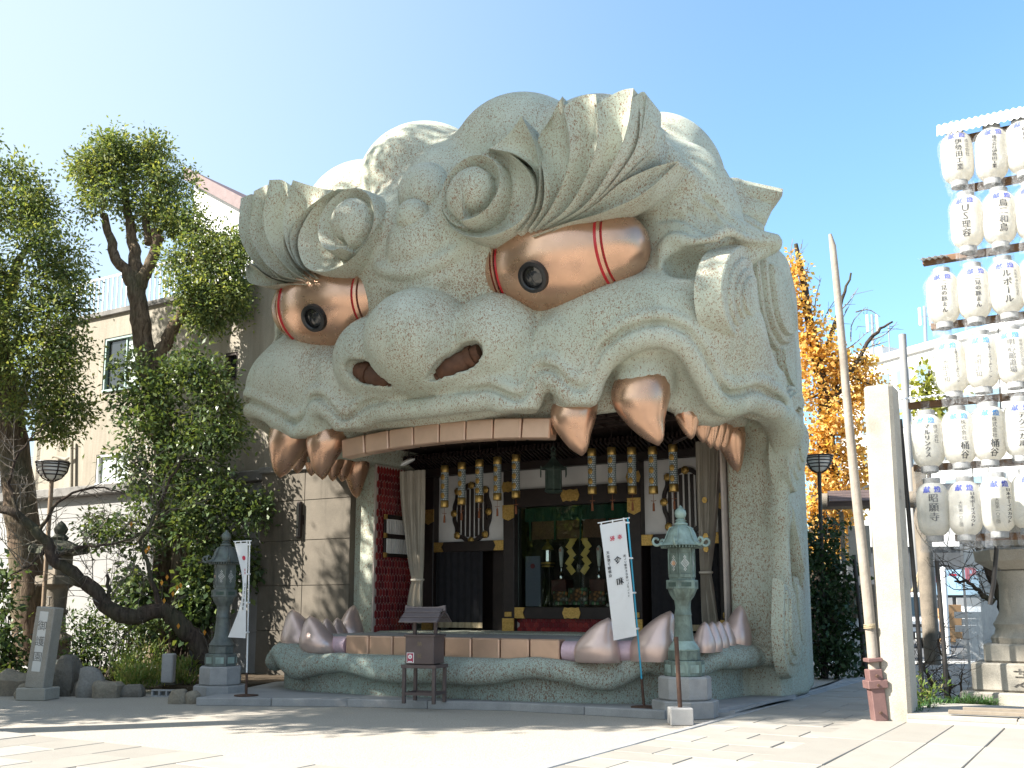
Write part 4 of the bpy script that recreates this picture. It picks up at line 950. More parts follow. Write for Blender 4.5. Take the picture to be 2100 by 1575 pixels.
# raised slabs round the gate pillar
st = MB().box((8.8, -3.9, .02), (4.96, 8.15, .12)).build('pillar_platform', M['granite'], None, None, (HO[0], HO[1], 0), -HA, 'structure')
for i in range(9):
    u = 6.33+i*.56
    for j in range(4):
        slab_obj(st, MS, u, u+.56, .17-2.05*(j+1), .17-2.05*j, .105)
st2 = MB().box((9.4, .98, .09), (5.0, 1.76, .18)).build('lantern_terrace', M['granite'], None, None, (HO[0], HO[1], 0), -HA, 'structure')
for j, (v0, v1) in enumerate([(.09, .98), (.98, 1.86)]):
    for i in range(4): slab_obj(st2, MS, 6.9+i*1.25, 6.9+(i+1)*1.25, v0, v1, .205)
M['plank'] = varied('weathered_plank', (.24, .20, .155), (.17, .14, .11), 4, .85, 0, .3, 30)
for k, (a, b, lab) in enumerate([((1945, 1462), (2110, 1469), 'longer bare plank lying along the terrace before the stone lantern'), ((1975, 1456), (2110, 1461), 'shorter bare plank lying behind the longer plank on the terrace')]):
    p, q = G(*a, .245), G(*b, .245); d = q-p; o = MB().box((0, 0, 0), (np.linalg.norm(d)+1.0, .10, .045), bev=.005).build('plank', M['plank'], None, None, (p+q)/2+np.array([.5, -.1, .005]), math.atan2(d[1], d[0])); tag(o, lab, 'plank', 'planks on the terrace')
rd = MB().box((18, 38, .008), (60, 20, .02)).build('road', M['asphalt'], kind='structure')
rs = MB().box((11, 27.8, .03), (9, .3, .05)).build('road_line', new_mat('white_road_paint', (.75, .75, .73), .8)[0], rd)

# ================================================================== left: concrete wall and the stucco building
M['concrete'] = varied('pale_concrete', (.33, .325, .32), (.27, .265, .26), 1.2, .88, 0, .15, 50, stain=(.30, .29, .28), fine=.25)
M['concrete_dirty_shaded'] = varied('stained_shaded_concrete', (.17, .145, .115), (.11, .095, .075), 1.4, .9, 0, .2, 50, stain=(.05, .043, .033), stain_scale=(1.5, 1.5, .18), fine=.35)  # brown stains, plus the shade below the cheek painted into the dark tone
M['stucco'] = varied('cream_stucco', (.35, .315, .26), (.29, .26, .21), .8, .92, 0, .35, 35, .02, stain=(.20, .165, .125), stain_scale=(1.2, 1.2, .10), fine=.3)
M['ledge'] = varied('sooty_ledge', (.20, .19, .18), (.10, .095, .09), 3, .9, 0, .2, 40)
def HOBJ(mb, name, mat, smooth=None): return mb.build(name, mat, None, smooth, (HO[0], HO[1], 0), -HA)
wall = HOBJ(MB().box((-16.9, 3.32, 2.14), (20.2, .5, 4.28)), 'concrete_wall', M['concrete']); tag(wall, 'pale concrete panel wall with a dark ledge under the stucco building', 'wall')
z = 0
for zt in (.95, 1.9, 2.85, 3.75, 4.28):
    for k in range(8):
        u0 = -27.2+k*2.55; MB().box((u0+1.275, 3.055, (z+zt)/2), (2.535, .05, zt-z-.014), bev=.004).build('panel', M['concrete'], wall)
    z = zt
MB().box((-16.9, 3.16, 4.40), (20.3, .75, .24), bev=.02).build('ledge', M['ledge'], wall)
pil = HOBJ(MB().box((-5.55, 3.02, 2.2), (2.55, .6, 4.4)), 'concrete_pier', M['concrete_dirty_shaded']); tag(pil, 'stained, shade-darkened brown concrete pier between the panel wall and the lion mouth', 'wall')
z = 0
for zt in (1.0, 1.95, 2.9, 3.75, 4.4):
    for k in range(2): MB().box((-6.82+k*1.275+.6375, 2.70, (z+zt)/2), (1.262, .04, zt-z-.012), bev=.004).build('panel', M['concrete_dirty_shaded'], pil)
    z = zt
MB().box((-5.55, 2.98, 4.46), (2.62, .75, .14), bev=.02).build('coping', M['ledge'], pil)
# lamp tube on the pier
t = hallthing('tube_lamp', -5.62, 2.62, 3.05, 'thin black tube lamp fixed upright to the stained pier', 'lamp')
MB().box((0, 0, .28), (.11, .09, .78), bev=.02).build('housing', M['black_wood'], t); MB().box((0, -.05, .28), (.06, .02, .70)).build('lens', M['lens'], t); MB().box((0, .04, .28), (.16, .04, .2)).build('bracket', M['black_wood'], t)
bld = empty('stucco_building', (HO[0], HO[1], 0), -HA, 'cream stucco building with streaky stains and teal framed windows behind the trees', 'building')
wn = [(L(215, 695, 3.4), L(292, 792, 3.4), 2, 'teal'), (L(371, 737, 3.4), L(412, 785, 3.4), 1, 'brown'), (L(462, 725, 3.4), L(486, 778, 3.4), 1, 'brown'), (L(198, 933, 3.4), L(262, 990, 3.4), 2, 'white')]
us = sorted(set([-16.0, -4.4]+[float(w_[0][0]) for w_ in wn]+[float(w_[1][0]) for w_ in wn])); ZT = 9.15
mbw = MB()
for a, b in zip(us[:-1], us[1:]):
    holes = sorted([(float(w_[1][2]), float(w_[0][2])) for w_ in wn if w_[0][0] <= a+1e-6 and w_[1][0] >= b-1e-6]); z = 4.3
    for h0, h1 in holes+[(ZT, ZT)]:
        if h0 > z: mbw.box(((a+b)/2, 3.55, (z+h0)/2), (b-a, .3, h0-z))
        z = max(z, h1)
mbw.box((-10.2, 7.2, 6.7), (11.6, .3, 4.9)).box((-16.0, 5.4, 6.7), (.3, 4, 4.9)).box((-10.2, 5.4, 9.0), (11.6, 3.4, .2))
mbw.build('wall', M['stucco'], bld)
MB().box((-10.2, 3.52, 9.2), (11.7, .42, .14), bev=.01).build('parapet_cap', M['ledge'], bld)
M['teal_frame'] = varied('faded_teal_frame', (.30, .40, .37), (.22, .30, .28), 8, .6, 0, .1, 30); M['brown_frame'] = varied('dark_brown_frame', (.08, .055, .04), (.05, .035, .03), 8, .6, 0, .1, 30)
M['white_paint'] = varied('white_paint', (.74, .74, .73), (.66, .66, .66), 3, .6, 0, .05, 40)
M['window_dark'] = new_mat('dark_window_glass', (.025, .028, .03), .08, 0, .8)[0]; M['frosted'] = varied('frosted_glass', (.42, .47, .45), (.34, .38, .37), 2, .35, 0, 0)
for p, q, nn, fr in wn:
    m_ = M[{'teal': 'teal_frame', 'brown': 'brown_frame', 'white': 'white_paint'}[fr]]; u0, u1, z0, z1 = p[0], q[0], q[2], p[2]
    wo = MB().box((u0+.03, 3.5, (z0+z1)/2), (.07, .16, z1-z0)).box((u1-.03, 3.5, (z0+z1)/2), (.07, .16, z1-z0)).box(((u0+u1)/2, 3.5, z1-.03), (u1-u0-.14, .16, .07)).box(((u0+u1)/2, 3.47, z0+.02), (u1-u0-.14, .24, .06)).build('window', m_, bld)
    for k in range(nn):
        a = u0+.07+(u1-u0-.14)*k/nn; b = u0+.07+(u1-u0-.14)*(k+1)/nn; MB().box(((a+b)/2, 3.52, (z0+z1)/2), (b-a-.04, .02, z1-z0-.08)).build('pane', M['frosted'] if (k == 1 or fr == 'white') else M['window_dark'], wo)
        if k: MB().box((a, 3.50, (z0+z1)/2), (.05, .05, z1-z0-.08)).build('mullion', m_, wo)
MB().tube([L(147, 905, 3.3), L(146, 1012, 3.3)], .05, 8).tube([L(110, 935, 3.3), L(135, 942, 3.3), L(147, 935, 3.3)], .04, 8).build('drain_pipe', M['stucco'], bld)
MB().tube([(-5.2, 3.3, 9.0), (-5.2, 3.3, 4.5)], .05, 8).build('drain_pipe', M['brown_frame'], bld)
# railing on the roof
rl = MB()
for k in range(60): rl.box((-15.6+k*.19, 3.75, 9.85), (.03, .03, 1.1))
rl.box((-10, 3.75, 10.4), (11.4, .05, .05)).box((-10, 3.75, 9.4), (11.4, .05, .05)); rl.build('roof_railing', M['white_paint'], bld)
# white building behind with a brown roof edge
b2 = empty('white_gable_building', (HO[0], HO[1], 0), -HA, 'plain white building with brown roof edge rising behind the stucco building', 'building')
pa, pb, pc = L(395, 372, 9), L(412, 366, 9), L(560, 452, 9)
sl = (pc[2]-pb[2])/(pc[0]-pb[0]); u_end = pb[0]+9
MB().prism([(pb[0]-.3, 0), (u_end, 0), (u_end, pb[2]+sl*9), (pb[0]-.3, pb[2])], 9, 15, 1).build('wall', M['white_paint'], b2)
M['brown_trim'] = varied('brown_roof_trim', (.16, .10, .10), (.11, .07, .07), 5, .6)
dv = np.array([9, sl*9]); MB().prism([(pb[0]-.5, pb[2]-.02), (u_end, pb[2]+sl*9), (u_end, pb[2]+sl*9+.45), (pb[0]-.5, pb[2]+.42)], 8.7, 15.2, 1).build('roof', M['brown_trim'], b2)
b3 = empty('low_tiled_house', W(-21.0, 5.2), -HA, 'low white house with grey tiled roof at the far left behind the tree', 'house')
MB().box((0, 2, 2.6), (8, 4, 5.2)).build('wall', M['white_paint'], b3); rf = MB(); 
for k in range(12): rf.box((0, -.4+k*.21, 5.2+k*.11), (7.6, .24, .06), rx=R(25))
rf.build('roof', varied('grey_roof_tile', (.20, .21, .22), (.14, .15, .16), 8, .6), b3)
wo = MB().box((1.5, -.03, 3.6), (1.2, .1, 1.2)).build('window', M['white_paint'], b3); MB().box((1.5, -.09, 3.6), (1.05, .03, 1.05)).build('pane', M['window_dark'], wo)
# horn loudspeaker on the ledge
p = L(470, 985, 2.75); t = empty('horn_loudspeaker', W(p[0], 2.75, p[2]), -HA+R(-62), 'beige horn loudspeaker fixed under the dark ledge', 'loudspeaker')
MB().lathe([(.04, 0), (.06, .08), (.10, .2), (.18, .32), (.26, .40), (.27, .41), (.17, .31), (.05, .2), (0, .1)], 24, cap=False).xform(Matrix.Rotation(R(-90), 4, 'Y') @ Matrix.Diagonal((1, 1, 1, 1))).build('horn', varied('dusty_beige_horn', (.42, .40, .32), (.30, .28, .22), 4, .7), t, 50)
MB().lathe([(0, -.16), (.07, -.15), (.08, -.02), (.04, .02)], 16).xform(Matrix.Rotation(R(-90), 4, 'Y')).build('driver', M['ledge'], t, 50); MB().tube([(.06, 0, 0), (.10, .1, .0), (.12, .35, .0)], .02, 6).build('bracket', M['ledge'], t)
# ================================================================== lettering
CHARS = sorted(set('献燈株式会社伊勢田工業中川金属精錬所US理容鳥二和見の豚まんルポー・大阪市央区谷町(株)イケダコレシン池正知明心館道場極真空手マリクス桶テニカ昭願寺日本ボスウト第一〇三団奉祝令天皇陛下御即位新しい代をお祝いしましょう納芝献灯神符入PARI-みそ酒護園社'))
GL = {}
_tmp = []
for ch in CHARS:
    cu = bpy.data.curves.new('g', 'FONT'); cu.body = ch; cu.size = 1.0; cu.resolution_u = 2; o = bpy.data.objects.new('g', cu); COL.objects.link(o); _tmp.append((ch, o, cu))
bpy.context.view_layer.update(); _dg = bpy.context.evaluated_depsgraph_get()
for ch, o, cu in _tmp:
    me_ = bpy.data.meshes.new_from_object(o.evaluated_get(_dg)); n = len(me_.vertices); a = np.empty(n*3, np.float32); me_.vertices.foreach_get('co', a); a = a.reshape(-1, 3)[:, :2]
    fs = [tuple(p.vertices) for p in me_.polygons]
    if n:
        lo, hi = a.min(0), a.max(0); wide = ord(ch) > 255; 
        c = (lo+hi)/2; a = (a-c); s_ = 1.0
        if not wide: s_ = 1.25
        GL[ch] = (a*s_, fs, (hi-lo)*s_)
    bpy.data.objects.remove(o); bpy.data.curves.remove(cu); bpy.data.meshes.remove(me_)
def put_text(mb, text, x, y, size, mapf, step=1.06, sx=1.0, horizontal=False, bold=0.0):
    """vertical (or horizontal) line of glyphs centred on x starting at y, mapped through mapf(x,y)"""
    for k, ch in enumerate(text):
        if ch in GL:
            a, fs, wh = GL[ch]; q = a*size*np.array([sx, 1.0])
            if ch == 'ー' and not horizontal: q = np.stack([q[:, 1], -q[:, 0]], 1)
            cx, cy = (x+k*size*step, y) if horizontal else (x, y-(k+.5)*size*step)
            P = np.array([mapf(cx+i, cy+j) for i, j in q]); mb.add(P, fs)
            if bold > 0:
                for dx in (-bold, bold): mb.add(np.array([mapf(cx+i+dx, cy+j) for i, j in q]), fs)
    return mb
M['ink'] = new_mat('black_ink', (.018, .018, .02), .8)[0]; M['ink_faded'] = new_mat('faded_ink', (.10, .10, .10), .8)[0]; M['ink_red'] = new_mat('red_ink', (.50, .035, .07), .8)[0]; M['ink_blue'] = new_mat('blue_ink', (.035, .06, .36), .8)[0]; M['ink_cyan'] = new_mat('faded_blue_ink', (.05, .22, .50), .8)[0]

# ================================================================== bronze lanterns on granite bases
M['bronze'] = varied('verdigris_bronze', (.165, .215, .185), (.085, .105, .09), 5, .6, .35, .35, 45, .012, stain=(.30, .40, .36), stain_scale=(2, 2, .5))
M['bronze_pale'] = varied('pale_verdigris', (.30, .40, .37), (.19, .25, .22), 4, .55, .25, .3, 40, .01, stain=(.12, .13, .11), stain_scale=(2, 2, .6))
M['bronze_old'] = varied('dull_bronze', (.15, .165, .155), (.09, .10, .095), 5, .55, .4, .3, 45, .012, stain=(.16, .21, .18), stain_scale=(2, 2, .5))
def octo(mb, r, z0, z1, ch=.0, n=8): return mb.lathe([(r-ch, z0), (r, z0+ch), (r, z1-ch), (r-ch, z1)] if ch else [(r, z0), (r, z1)], n, ph=R(180/n))
def bronze_lantern(loc, rz, label, S=1.0, mat='bronze', roofm='bronze_pale', hbase=1.0):
    t = empty('bronze_stone_lantern', loc, rz, label, 'lantern', 'bronze lanterns before the hall'); t.scale = (S, S, S)
    def P(name, mb, m, sm=None, par=None): return mb.build(name, M[m], par or t, sm)
    P('base_step', octo(MB(), .72, 0, .36, .02), 'granite'); P('plinth', octo(MB(), .575, .36, .86, .04), 'granite')
    P('foot', octo(MB(), .44, .86, 1.19, .015), mat)
    for k in range(8):
        a = R(45*k); P('foot_panel', MB().box((.408*math.cos(a), .408*math.sin(a), 1.02), (.02, .22, .17), rz=a, bev=.01), 'bronze_pale')
    P('upper_foot', octo(MB(), .35, 1.19, 1.39, .012), mat)
    P('lotus', MB().lathe([(.33, 1.39), (.345, 1.42), (.30, 1.5), (.245, 1.58), (.235, 1.60)], 24), roofm, 40)
    P('shaft', MB().lathe([(.235, 1.60), (.225, 1.63), (.21, 1.68), (.178, 2.12), (.182, 2.14), (.19, 2.16), (.182, 2.18), (.165, 2.30), (.18, 2.46), (.19, 2.48)], 24), mat, 40)
    P('bowl', MB().lathe([(.20, 2.48), (.27, 2.58), (.315, 2.69), (.32, 2.71)], 8, ph=R(22.5)), mat, 25)
    P('platform', octo(MB(), .36, 2.71, 2.91, .012, 6), mat)
    for k in range(6):
        a = R(60*k); P('platform_panel', MB().box((.308*math.cos(a), .308*math.sin(a), 2.81), (.02, .22, .09), rz=a, bev=.008), 'bronze_dark')
    fb = P('firebox', octo(MB(), .29, 2.91, 3.62, 0, 6), mat)
    for k in range(6):
        a = R(60*k); lat = MB(); r = .2525
        for i in range(-4, 5):
            for j in range(-6, 7):
                if abs(i)/4.6+abs(j)/6.6 <= 1 and (i+j) % 2 == 0: lat.add([(r, i*.021-.010, 3.27+j*.026), (r, i*.021, 3.27+j*.026-.015), (r, i*.021+.010, 3.27+j*.026), (r, i*.021, 3.27+j*.026+.015)], [(0, 1, 2, 3)])
        lat.xform(Matrix.Rotation(a, 4, 'Z')); P('lattice_light', lat, 'white_wall', None, fb)
        P('firebox_frame', MB().box((.262, 0, 3.55), (.02, .25, .10), bev=.006).box((.262, 0, 3.0), (.02, .25, .08), bev=.006).box((.262, .122, 3.27), (.02, .03, .46)).box((.262, -.122, 3.27), (.02, .03, .46)).xform(Matrix.Rotation(a, 4, 'Z')), mat, None, fb)
    a = R(60*4); P('copper_badge', MB().lathe([(0, .015), (.045, .01), (.05, 0)], 12).xform(Matrix.Rotation(a, 4, 'Z') @ Matrix.Translation((.258, 0, 3.27)) @ Matrix.Rotation(R(90), 4, 'Y') @ Matrix.Diagonal((1.1, .9, 1, 1))).lathe([(0, .015), (.04, .01), (.045, 0)], 12).build if False else MB().lathe([(0, .016), (.048, .01), (.054, 0)], 12).xform(Matrix.Rotation(a, 4, 'Z') @ Matrix.Translation((.256, .0, 3.27)) @ Matrix.Rotation(R(90), 4, 'Y')), 'copper', 40, fb)
    ro = P('roof', MB().lathe([(.46, 3.655), (.47, 3.66), (.40, 3.72), (.345, 3.80), (.30, 3.92), (.25, 4.02), (.17, 4.09), (.12, 4.11)], 24), roofm, 40)
    dn = MB()
    for k in range(40): a = R(9*k); dn.box((.385*math.cos(a), .385*math.sin(a), 3.628), (.12, .025, .05), rz=a)
    dn.build('eave_teeth', M[mat], ro); MB().lathe([(.30, 3.60), (.34, 3.62), (.46, 3.655)], 24).build('eave', M['bronze_dark'], ro, 40)
    for k in range(6):
        a = R(60*k+30); MB().tube([(.10, 0, 4.10), (.25, 0, 4.045), (.31, 0, 3.93), (.355, 0, 3.81), (.42, 0, 3.71), (.47, 0, 3.67)], .018, 6).xform(Matrix.Rotation(a, 4, 'Z')).build('roof_ridge', M[roofm], ro, 60)
        sp_ = [(.45+.0, 0, 3.665)]+[(.56+.105*(1-q*.55)*math.sin(q*5.6-1.2)*1.0, 0, 3.755-.105*(1-q*.55)*math.cos(q*5.6-1.2)) for q in np.linspace(0, 1, 20)]
        MB().tube(sp_, np.linspace(.034, .026, 21), 8).xform(Matrix.Rotation(a, 4, 'Z')).build('roof_curl', M[roofm], ro, 60)
    P('neck', MB().lathe([(.13, 4.10), (.15, 4.12), (.15, 4.15), (.11, 4.17), (.10, 4.19), (.125, 4.21), (.07, 4.25)], 20), roofm, 40)
    P('finial', MB().lathe([(.06, 4.24), (.11, 4.29), (.13, 4.36), (.115, 4.43), (.06, 4.49), (.025, 4.53), (0, 4.56)], 20), roofm, 60)
    return t
# apparent heights set their size: finial top to base
pR = W(3.93, .22, 0); hR = 1.55+(1240-1040)/2100*np.linalg.norm(pR[:2]); bronze_lantern(pR, -HA+R(8), 'pale green bronze lantern on tall grey granite base at the right of the mouth', hR/4.56)
pL = G(450, 1432); hL = 1.55+(1240-1094)/2100*np.linalg.norm(pL[:2]); bronze_lantern(pL, -HA-R(4), 'dull dark bronze lantern half hidden behind the left white banner', hL/4.56, 'bronze_old', 'bronze_old')

# ================================================================== banners
M['banner'] = None
def _ban():
    m, nt, b = new_mat('white_banner_cloth', (.80, .80, .80), .8, 0, .2); out = nt.nodes['Material Output']; v = coords(nt)
    col = mix(nt, ramp(nt, noise(nt, v, 3.5, 6, .7, 1.5), [(.5, 0), (.75, .25)]), (.80, .80, .80), (.62, .60, .58)); nt.links.new(col, b.inputs[0])
    tr = _nd(nt, 'ShaderNodeBsdfTranslucent', ins={'Color': col}); mx = _nd(nt, 'ShaderNodeMixShader', ins={0: .3, 1: b.outputs[0], 2: tr.outputs[0]}); nt.links.new(mx.outputs[0], out.inputs[0]); return m
M['banner'] = _ban()
def banner(base, y, corners, poly, label, polemat, lines, mirror, bow, disc=None):
    t = empty('banner_flag', base, 0, label, 'banner', 'banners beside the lip'); b0 = np.array(base)
    TL, TR, BR, BL = [D(px, py, y)-b0 for px, py in corners]
    top = D(*poly, y)-b0
    def S(s, q):                                                  # s 0..1 left to right, q 0..1 top to bottom
        p = (TL*(1-s)+TR*s)*(1-q)+(BL*(1-s)+BR*s)*q; a = (1-s) if bow > 0 else 0
        return p+np.array([abs(bow)*.55*math.sin(math.pi*q)*(1-s)*1.0, -.05*math.sin(q*4.2)*(1-s)-.02*math.sin(q*9+s*3), 0])
    n, m = 12, 34; MB().grid([S(i/(n-1), j/(m-1)) for j in range(m) for i in range(n)], m, n).build('cloth', M['banner'], t, 60)
    hh = np.linalg.norm(BL-TL); ww = np.linalg.norm(TR-TL)
    def mp(x, yy):
        s = x/ww; s = 1-s if mirror else s; return S(s, yy/hh)+np.array([0, -.012, 0])
    for text, x, yy, size, mat, hz, bold in lines:
        mb = MB(); put_text(mb, text, x*ww, 0, size*ww, lambda a, c, yy=yy: mp(a, yy*hh-c), 1.12 if not hz else 1.5, horizontal=hz, bold=bold*ww); mb.build('lettering', M[mat], t, None, fixn=False)
    if disc:
        x, yy, r = disc; MB().add([mp(x*ww+r*ww*math.cos(k*.2618), yy*hh+r*ww*math.sin(k*.2618)) for k in range(24)], [tuple(range(24))]).build('red_disc', M['ink_red'], t, None, fixn=False)
    pj = b0*0; jt = pj+(top-pj)*.13; MB().tube([jt, top], .013, 8).build('pole', polemat, t, 60)
    MB().tube([pj+np.array([0, 0, .01]), jt+(top-pj)*.02], .02, 8).build('socket', M['rust'], t, 60); MB().lathe([(0, .0), (.19, .0), (.19, .015), (.05, .03), (0, .03)], 28).build('base_disc', M['rust'], t, 40)
    cr = TL+(TR-TL)*-.08+np.array([0, 0, .035]); MB().tube([cr, top+np.array([.03, 0, .0])], .009, 6).build('cross_rod', M['white_paint'], t)
    for q in (0.02, .33, .63, .94):
        a = S(1, q); pr_ = pj+(top-pj)*((a[2])/(top[2])); MB().tube([a, pr_+np.array([.02, 0, 0])], .014, 6).build('loop', M['white_paint'], t)
    for s in (.06, .5, .94): MB().tube([S(s, 0), S(s, 0)+np.array([0, 0, .04])], .012, 6).build('loop', M['white_paint'], t)
M['rust'] = varied('rusty_iron', (.11, .06, .04), (.06, .035, .028), 10, .8, .2, .3, 50)
M['blue_pole'] = new_mat('bright_blue_pole', (.03, .30, .45), .35)[0]
banner(G(1321, 1451, .11), 14.6, [(1230, 1077), (1282, 1067), (1306, 1304), (1259, 1314)], (1287, 1062), 'white banner with large black characters showing in reverse on a blue pole', M['blue_pole'],
    [('奉祝', .28, .135, .20, 'ink_red', True, .006), ('令', .46, .29, .30, 'ink', False, .010), ('和', .46, .475, .30, 'ink', False, .010), ('天皇陛下御即位', .83, .235, .13, 'ink', False, .004), ('新しい御代をお祝いしましょう', .17, .29, .105, 'ink', False, .002)], True, 0)
banner(G(505, 1427, .11), 16.55, [(481, 1115), (508, 1113), (503, 1309), (466, 1307)], (512, 1109), 'narrow white banner with red disc and black characters on a white pole', M['white_paint'],
    [('奉祝', .62, .27, .20, 'ink_red', False, .008), ('天皇陛下御即位', .60, .42, .26, 'ink', False, .010)], False, .35, (.62, .16, .17))

# ================================================================== roofed offering box on its stand
M['brown_metal'] = varied('brown_painted_metal', (.125, .092, .085), (.095, .07, .066), 6, .5, .2, .12, 60)
M['roof_metal'] = varied('lilac_brown_roof', (.17, .145, .15), (.13, .11, .115), 5, .4, .3, .1, 40)
pb_ = G(870, 1441, .11)
t = empty('box_stand', pb_, -HA*.62, 'four legged brown metal stand under the roofed offering box', 'stand')
for x in (-.24, .24):
    for y in (-.2, .2): MB().box((x, y, .255), (.05, .05, .51), bev=.004).build('leg', M['brown_metal'], t)
MB().box((0, 0, .535), (.56, .48, .05), bev=.004).build('top', M['brown_metal'], t)
MB().box((0, -.2, .14), (.43, .03, .04)).box((0, .2, .14), (.43, .03, .04)).build('stretcher', M['brown_metal'], t); MB().box((-.24, 0, .14), (.03, .35, .04)).box((.24, 0, .14), (.03, .35, .04)).build('stretcher', M['brown_metal'], t)
t2 = empty('offering_box', pb_+np.array([0, 0, .562]), -HA*.62, 'brown roofed offering box with red sticker standing on a four legged stand', 'offering box')
MB().box((0, 0, .21), (.46, .40, .40), bev=.006).box((0, 0, .01), (.36, .3, .02)).build('body', M['brown_metal'], t2); MB().box((0, 0, .422), (.50, .44, .03), bev=.004).build('lid', M['brown_metal'], t2)
for x in (-.17, .17): MB().box((x, 0, .55), (.045, .045, .24)).build('post', M['brown_metal'], t2)
rf = MB()
for s in (-1, 1):
    for k in range(3): rf.box((0, s*(.075+k*.085), .765-k*.058+.012*(2-k)), (.62-.015*(2-k), .105, .022), rx=-s*R(33), bev=.004)
ro = rf.build('roof', M['roof_metal'], t2)
MB().prism([(-.33, .79), (-.20, .765), (.20, .765), (.33, .79), (.325, .87), (.2, .845), (-.2, .845), (-.325, .87)], -.022, .022, 1).build('ridge', M['roof_metal'], ro)
for s in (-1, 1): MB().prism([(-.29, .62), (0, .80), (.29, .62), (.26, .62), (0, .765), (-.26, .62)], s*.305, s*.315, 0).build('gable_board', M['brown_metal'], ro)
mp = lambda x, y: (x, -.203, y); mb = MB(); put_text(mb, '納', .0, .345, .075, mp); put_text(mb, '祈' if '祈' in GL else '祝', .0, .17, .075, mp); mb.build('lettering', new_mat('dull_gilt_ink', (.20, .15, .08), .5)[0], t2, None, fixn=False)
st_ = MB().box((-.145, -.203, .10), (.115, .006, .15)).build('sticker', new_mat('white_sticker', (.75, .72, .70), .5)[0], t2); MB().box((-.145, -.2075, .10), (.095, .004, .13)).build('red_panel', new_mat('crimson_print', (.35, .02, .06), .5)[0], st_)
MB().lathe([(0, 0), (.032, 0), (.032, .003), (0, .003)], 20).xform(Matrix.Translation((-.145, -.2095, .115)) @ Matrix.Rotation(R(90), 4, 'X')).build('white_ring', new_mat('white_print', (.75, .72, .70), .5)[0], st_); MB().lathe([(0, 0), (.014, 0), (.014, .003), (0, .003)], 16).xform(Matrix.Translation((-.142, -.2125, .112)) @ Matrix.Rotation(R(90), 4, 'X')).build('inner_ring', new_mat('grey_print', (.35, .30, .32), .5)[0], st_); MB().box((-.145, -.2105, .045), (.065, .003, .014)).build('print_line', M['white_paint'], st_)
# iron post on a stone block
pk = G(1397, 1487)-np.array([0, .1, 0]); t = empty('post_on_block', pk, 0, 'thin black iron post set in a small granite block before the right lantern', 'post')
MB().box((0, .15, .11), (.30, .30, .22), bev=.012).build('block', M['granite'], t); d_ = D(1387, 1306, pk[1]+.15)-pk; MB().tube([(0, .15, .2), (d_[0], .17, d_[2])], .030, 8).build('post', M['rust'], t, 50)

# ================================================================== left: marker, old lantern, lamp, rocks
pm = G(62, 1437); t = empty('stone_marker', pm, R(-8), 'pale granite marker post with carved characters at the far left', 'stone marker')
MB().box((0, .2, .10), (.52, .44, .20), bev=.015).build('base', M['granite_pale'], t); mk = MB().box((0, 0, 0), (.33, .28, 1.32), bev=.012).build('shaft', M['granite_pale'], t, None, (.06, .2, .85)); mk.rotation_euler = (0, R(5), 0)
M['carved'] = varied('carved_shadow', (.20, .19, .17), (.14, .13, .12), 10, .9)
MB().box((-.01, -.138, .1), (.15, .008, .98), bev=.002).build('inscribed_panel', varied('dressed_granite', (.66, .64, .60), (.58, .56, .52), 4, .85), mk); 
for k_, ch_ in enumerate('御護園'): put_text(MB(), ch_, -.01, .45-k_*.255, .17, lambda x, y: (x, -.146, y)).build('carved_character', M['carved'], mk, None, fixn=False)
M['old_stone'] = varied('old_brown_stone', (.27, .225, .175), (.17, .145, .115), 4, .92, 0, .5, 40, .02, stain=(.075, .07, .055), fine=.4)
po = G(104, 1392); t = empty('old_stone_lantern', po, -HA, 'old brown carved stone lantern with mossy roof behind the marker post', 'stone lantern')
kS = np.linalg.norm(po[:2])/2100.
def PX(y): return 1.55+(1240-y)*kS
MB().box((0, 0, .12), (1.0, 1.0, .30), bev=.03).build('base_slab', M['granite'], t); MB().box((0, 0, (PX(1362)+PX(1330))/2), (.62, .62, PX(1330)-PX(1362)), bev=.02).build('lower_block', M['old_stone'], t)
MB().box((0, 0, (PX(1330)+PX(1307))/2), (.52, .52, PX(1307)-PX(1330)), bev=.02).box((0, -.25, (PX(1330)+PX(1307))/2), (.36, .06, .12), bev=.03).build('carved_block', M['old_stone'], t)
MB().lathe([(.38, PX(1307)), (.40, PX(1303)), (.36, PX(1297)), (.27, PX(1293)), (.235, PX(1290)), (.21, PX(1258)), (.255, PX(1256)), (.255, PX(1250)), (.21, PX(1248)), (.225, PX(1215)), (.25, PX(1210)), (.33, PX(1205))], 20).build('shaft', M['old_stone'], t, 35)
MB().box((0, 0, (PX(1205)+PX(1187))/2), (.66, .66, PX(1187)-PX(1205)), bev=.03).build('platform', M['old_stone'], t); fb = MB().box((0, 0, (PX(1187)+PX(1147))/2), (.42, .42, PX(1147)-PX(1187)), bev=.02).build('firebox', M['old_stone'], t); MB().box((0, -.212, (PX(1187)+PX(1147))/2), (.2, .01, .2)).build('opening', M['window_dark'], fb)
M['moss_stone'] = varied('mossy_stone', (.085, .09, .06), (.05, .05, .04), 5, .95, 0, .5, 40, .02)
ro = MB().lathe([(.30, PX(1150)), (.52, PX(1146)), (.50, PX(1138)), (.34, PX(1128)), (.20, PX(1122)), (.12, PX(1120))], 6).build('roof', M['moss_stone'], t, 30)
for k in range(6): a = R(60*k); MB().lathe([(0, -.07), (.09, -.05), (.10, .05), (0, .07)], 10).xform(Matrix.Translation((.52*math.cos(a), .52*math.sin(a), PX(1138))) @ Matrix.Rotation(a, 4, 'Z') @ Matrix.Rotation(R(90), 4, 'X')).build('roof_curl', M['moss_stone'], ro, 50)
MB().lathe([(.14, PX(1122)), (.18, PX(1116)), (.10, PX(1110)), (.13, PX(1106)), (.15, PX(1100)), (.08, PX(1090)), (0, PX(1084))], 14).build('finial', M['moss_stone'], t, 50)
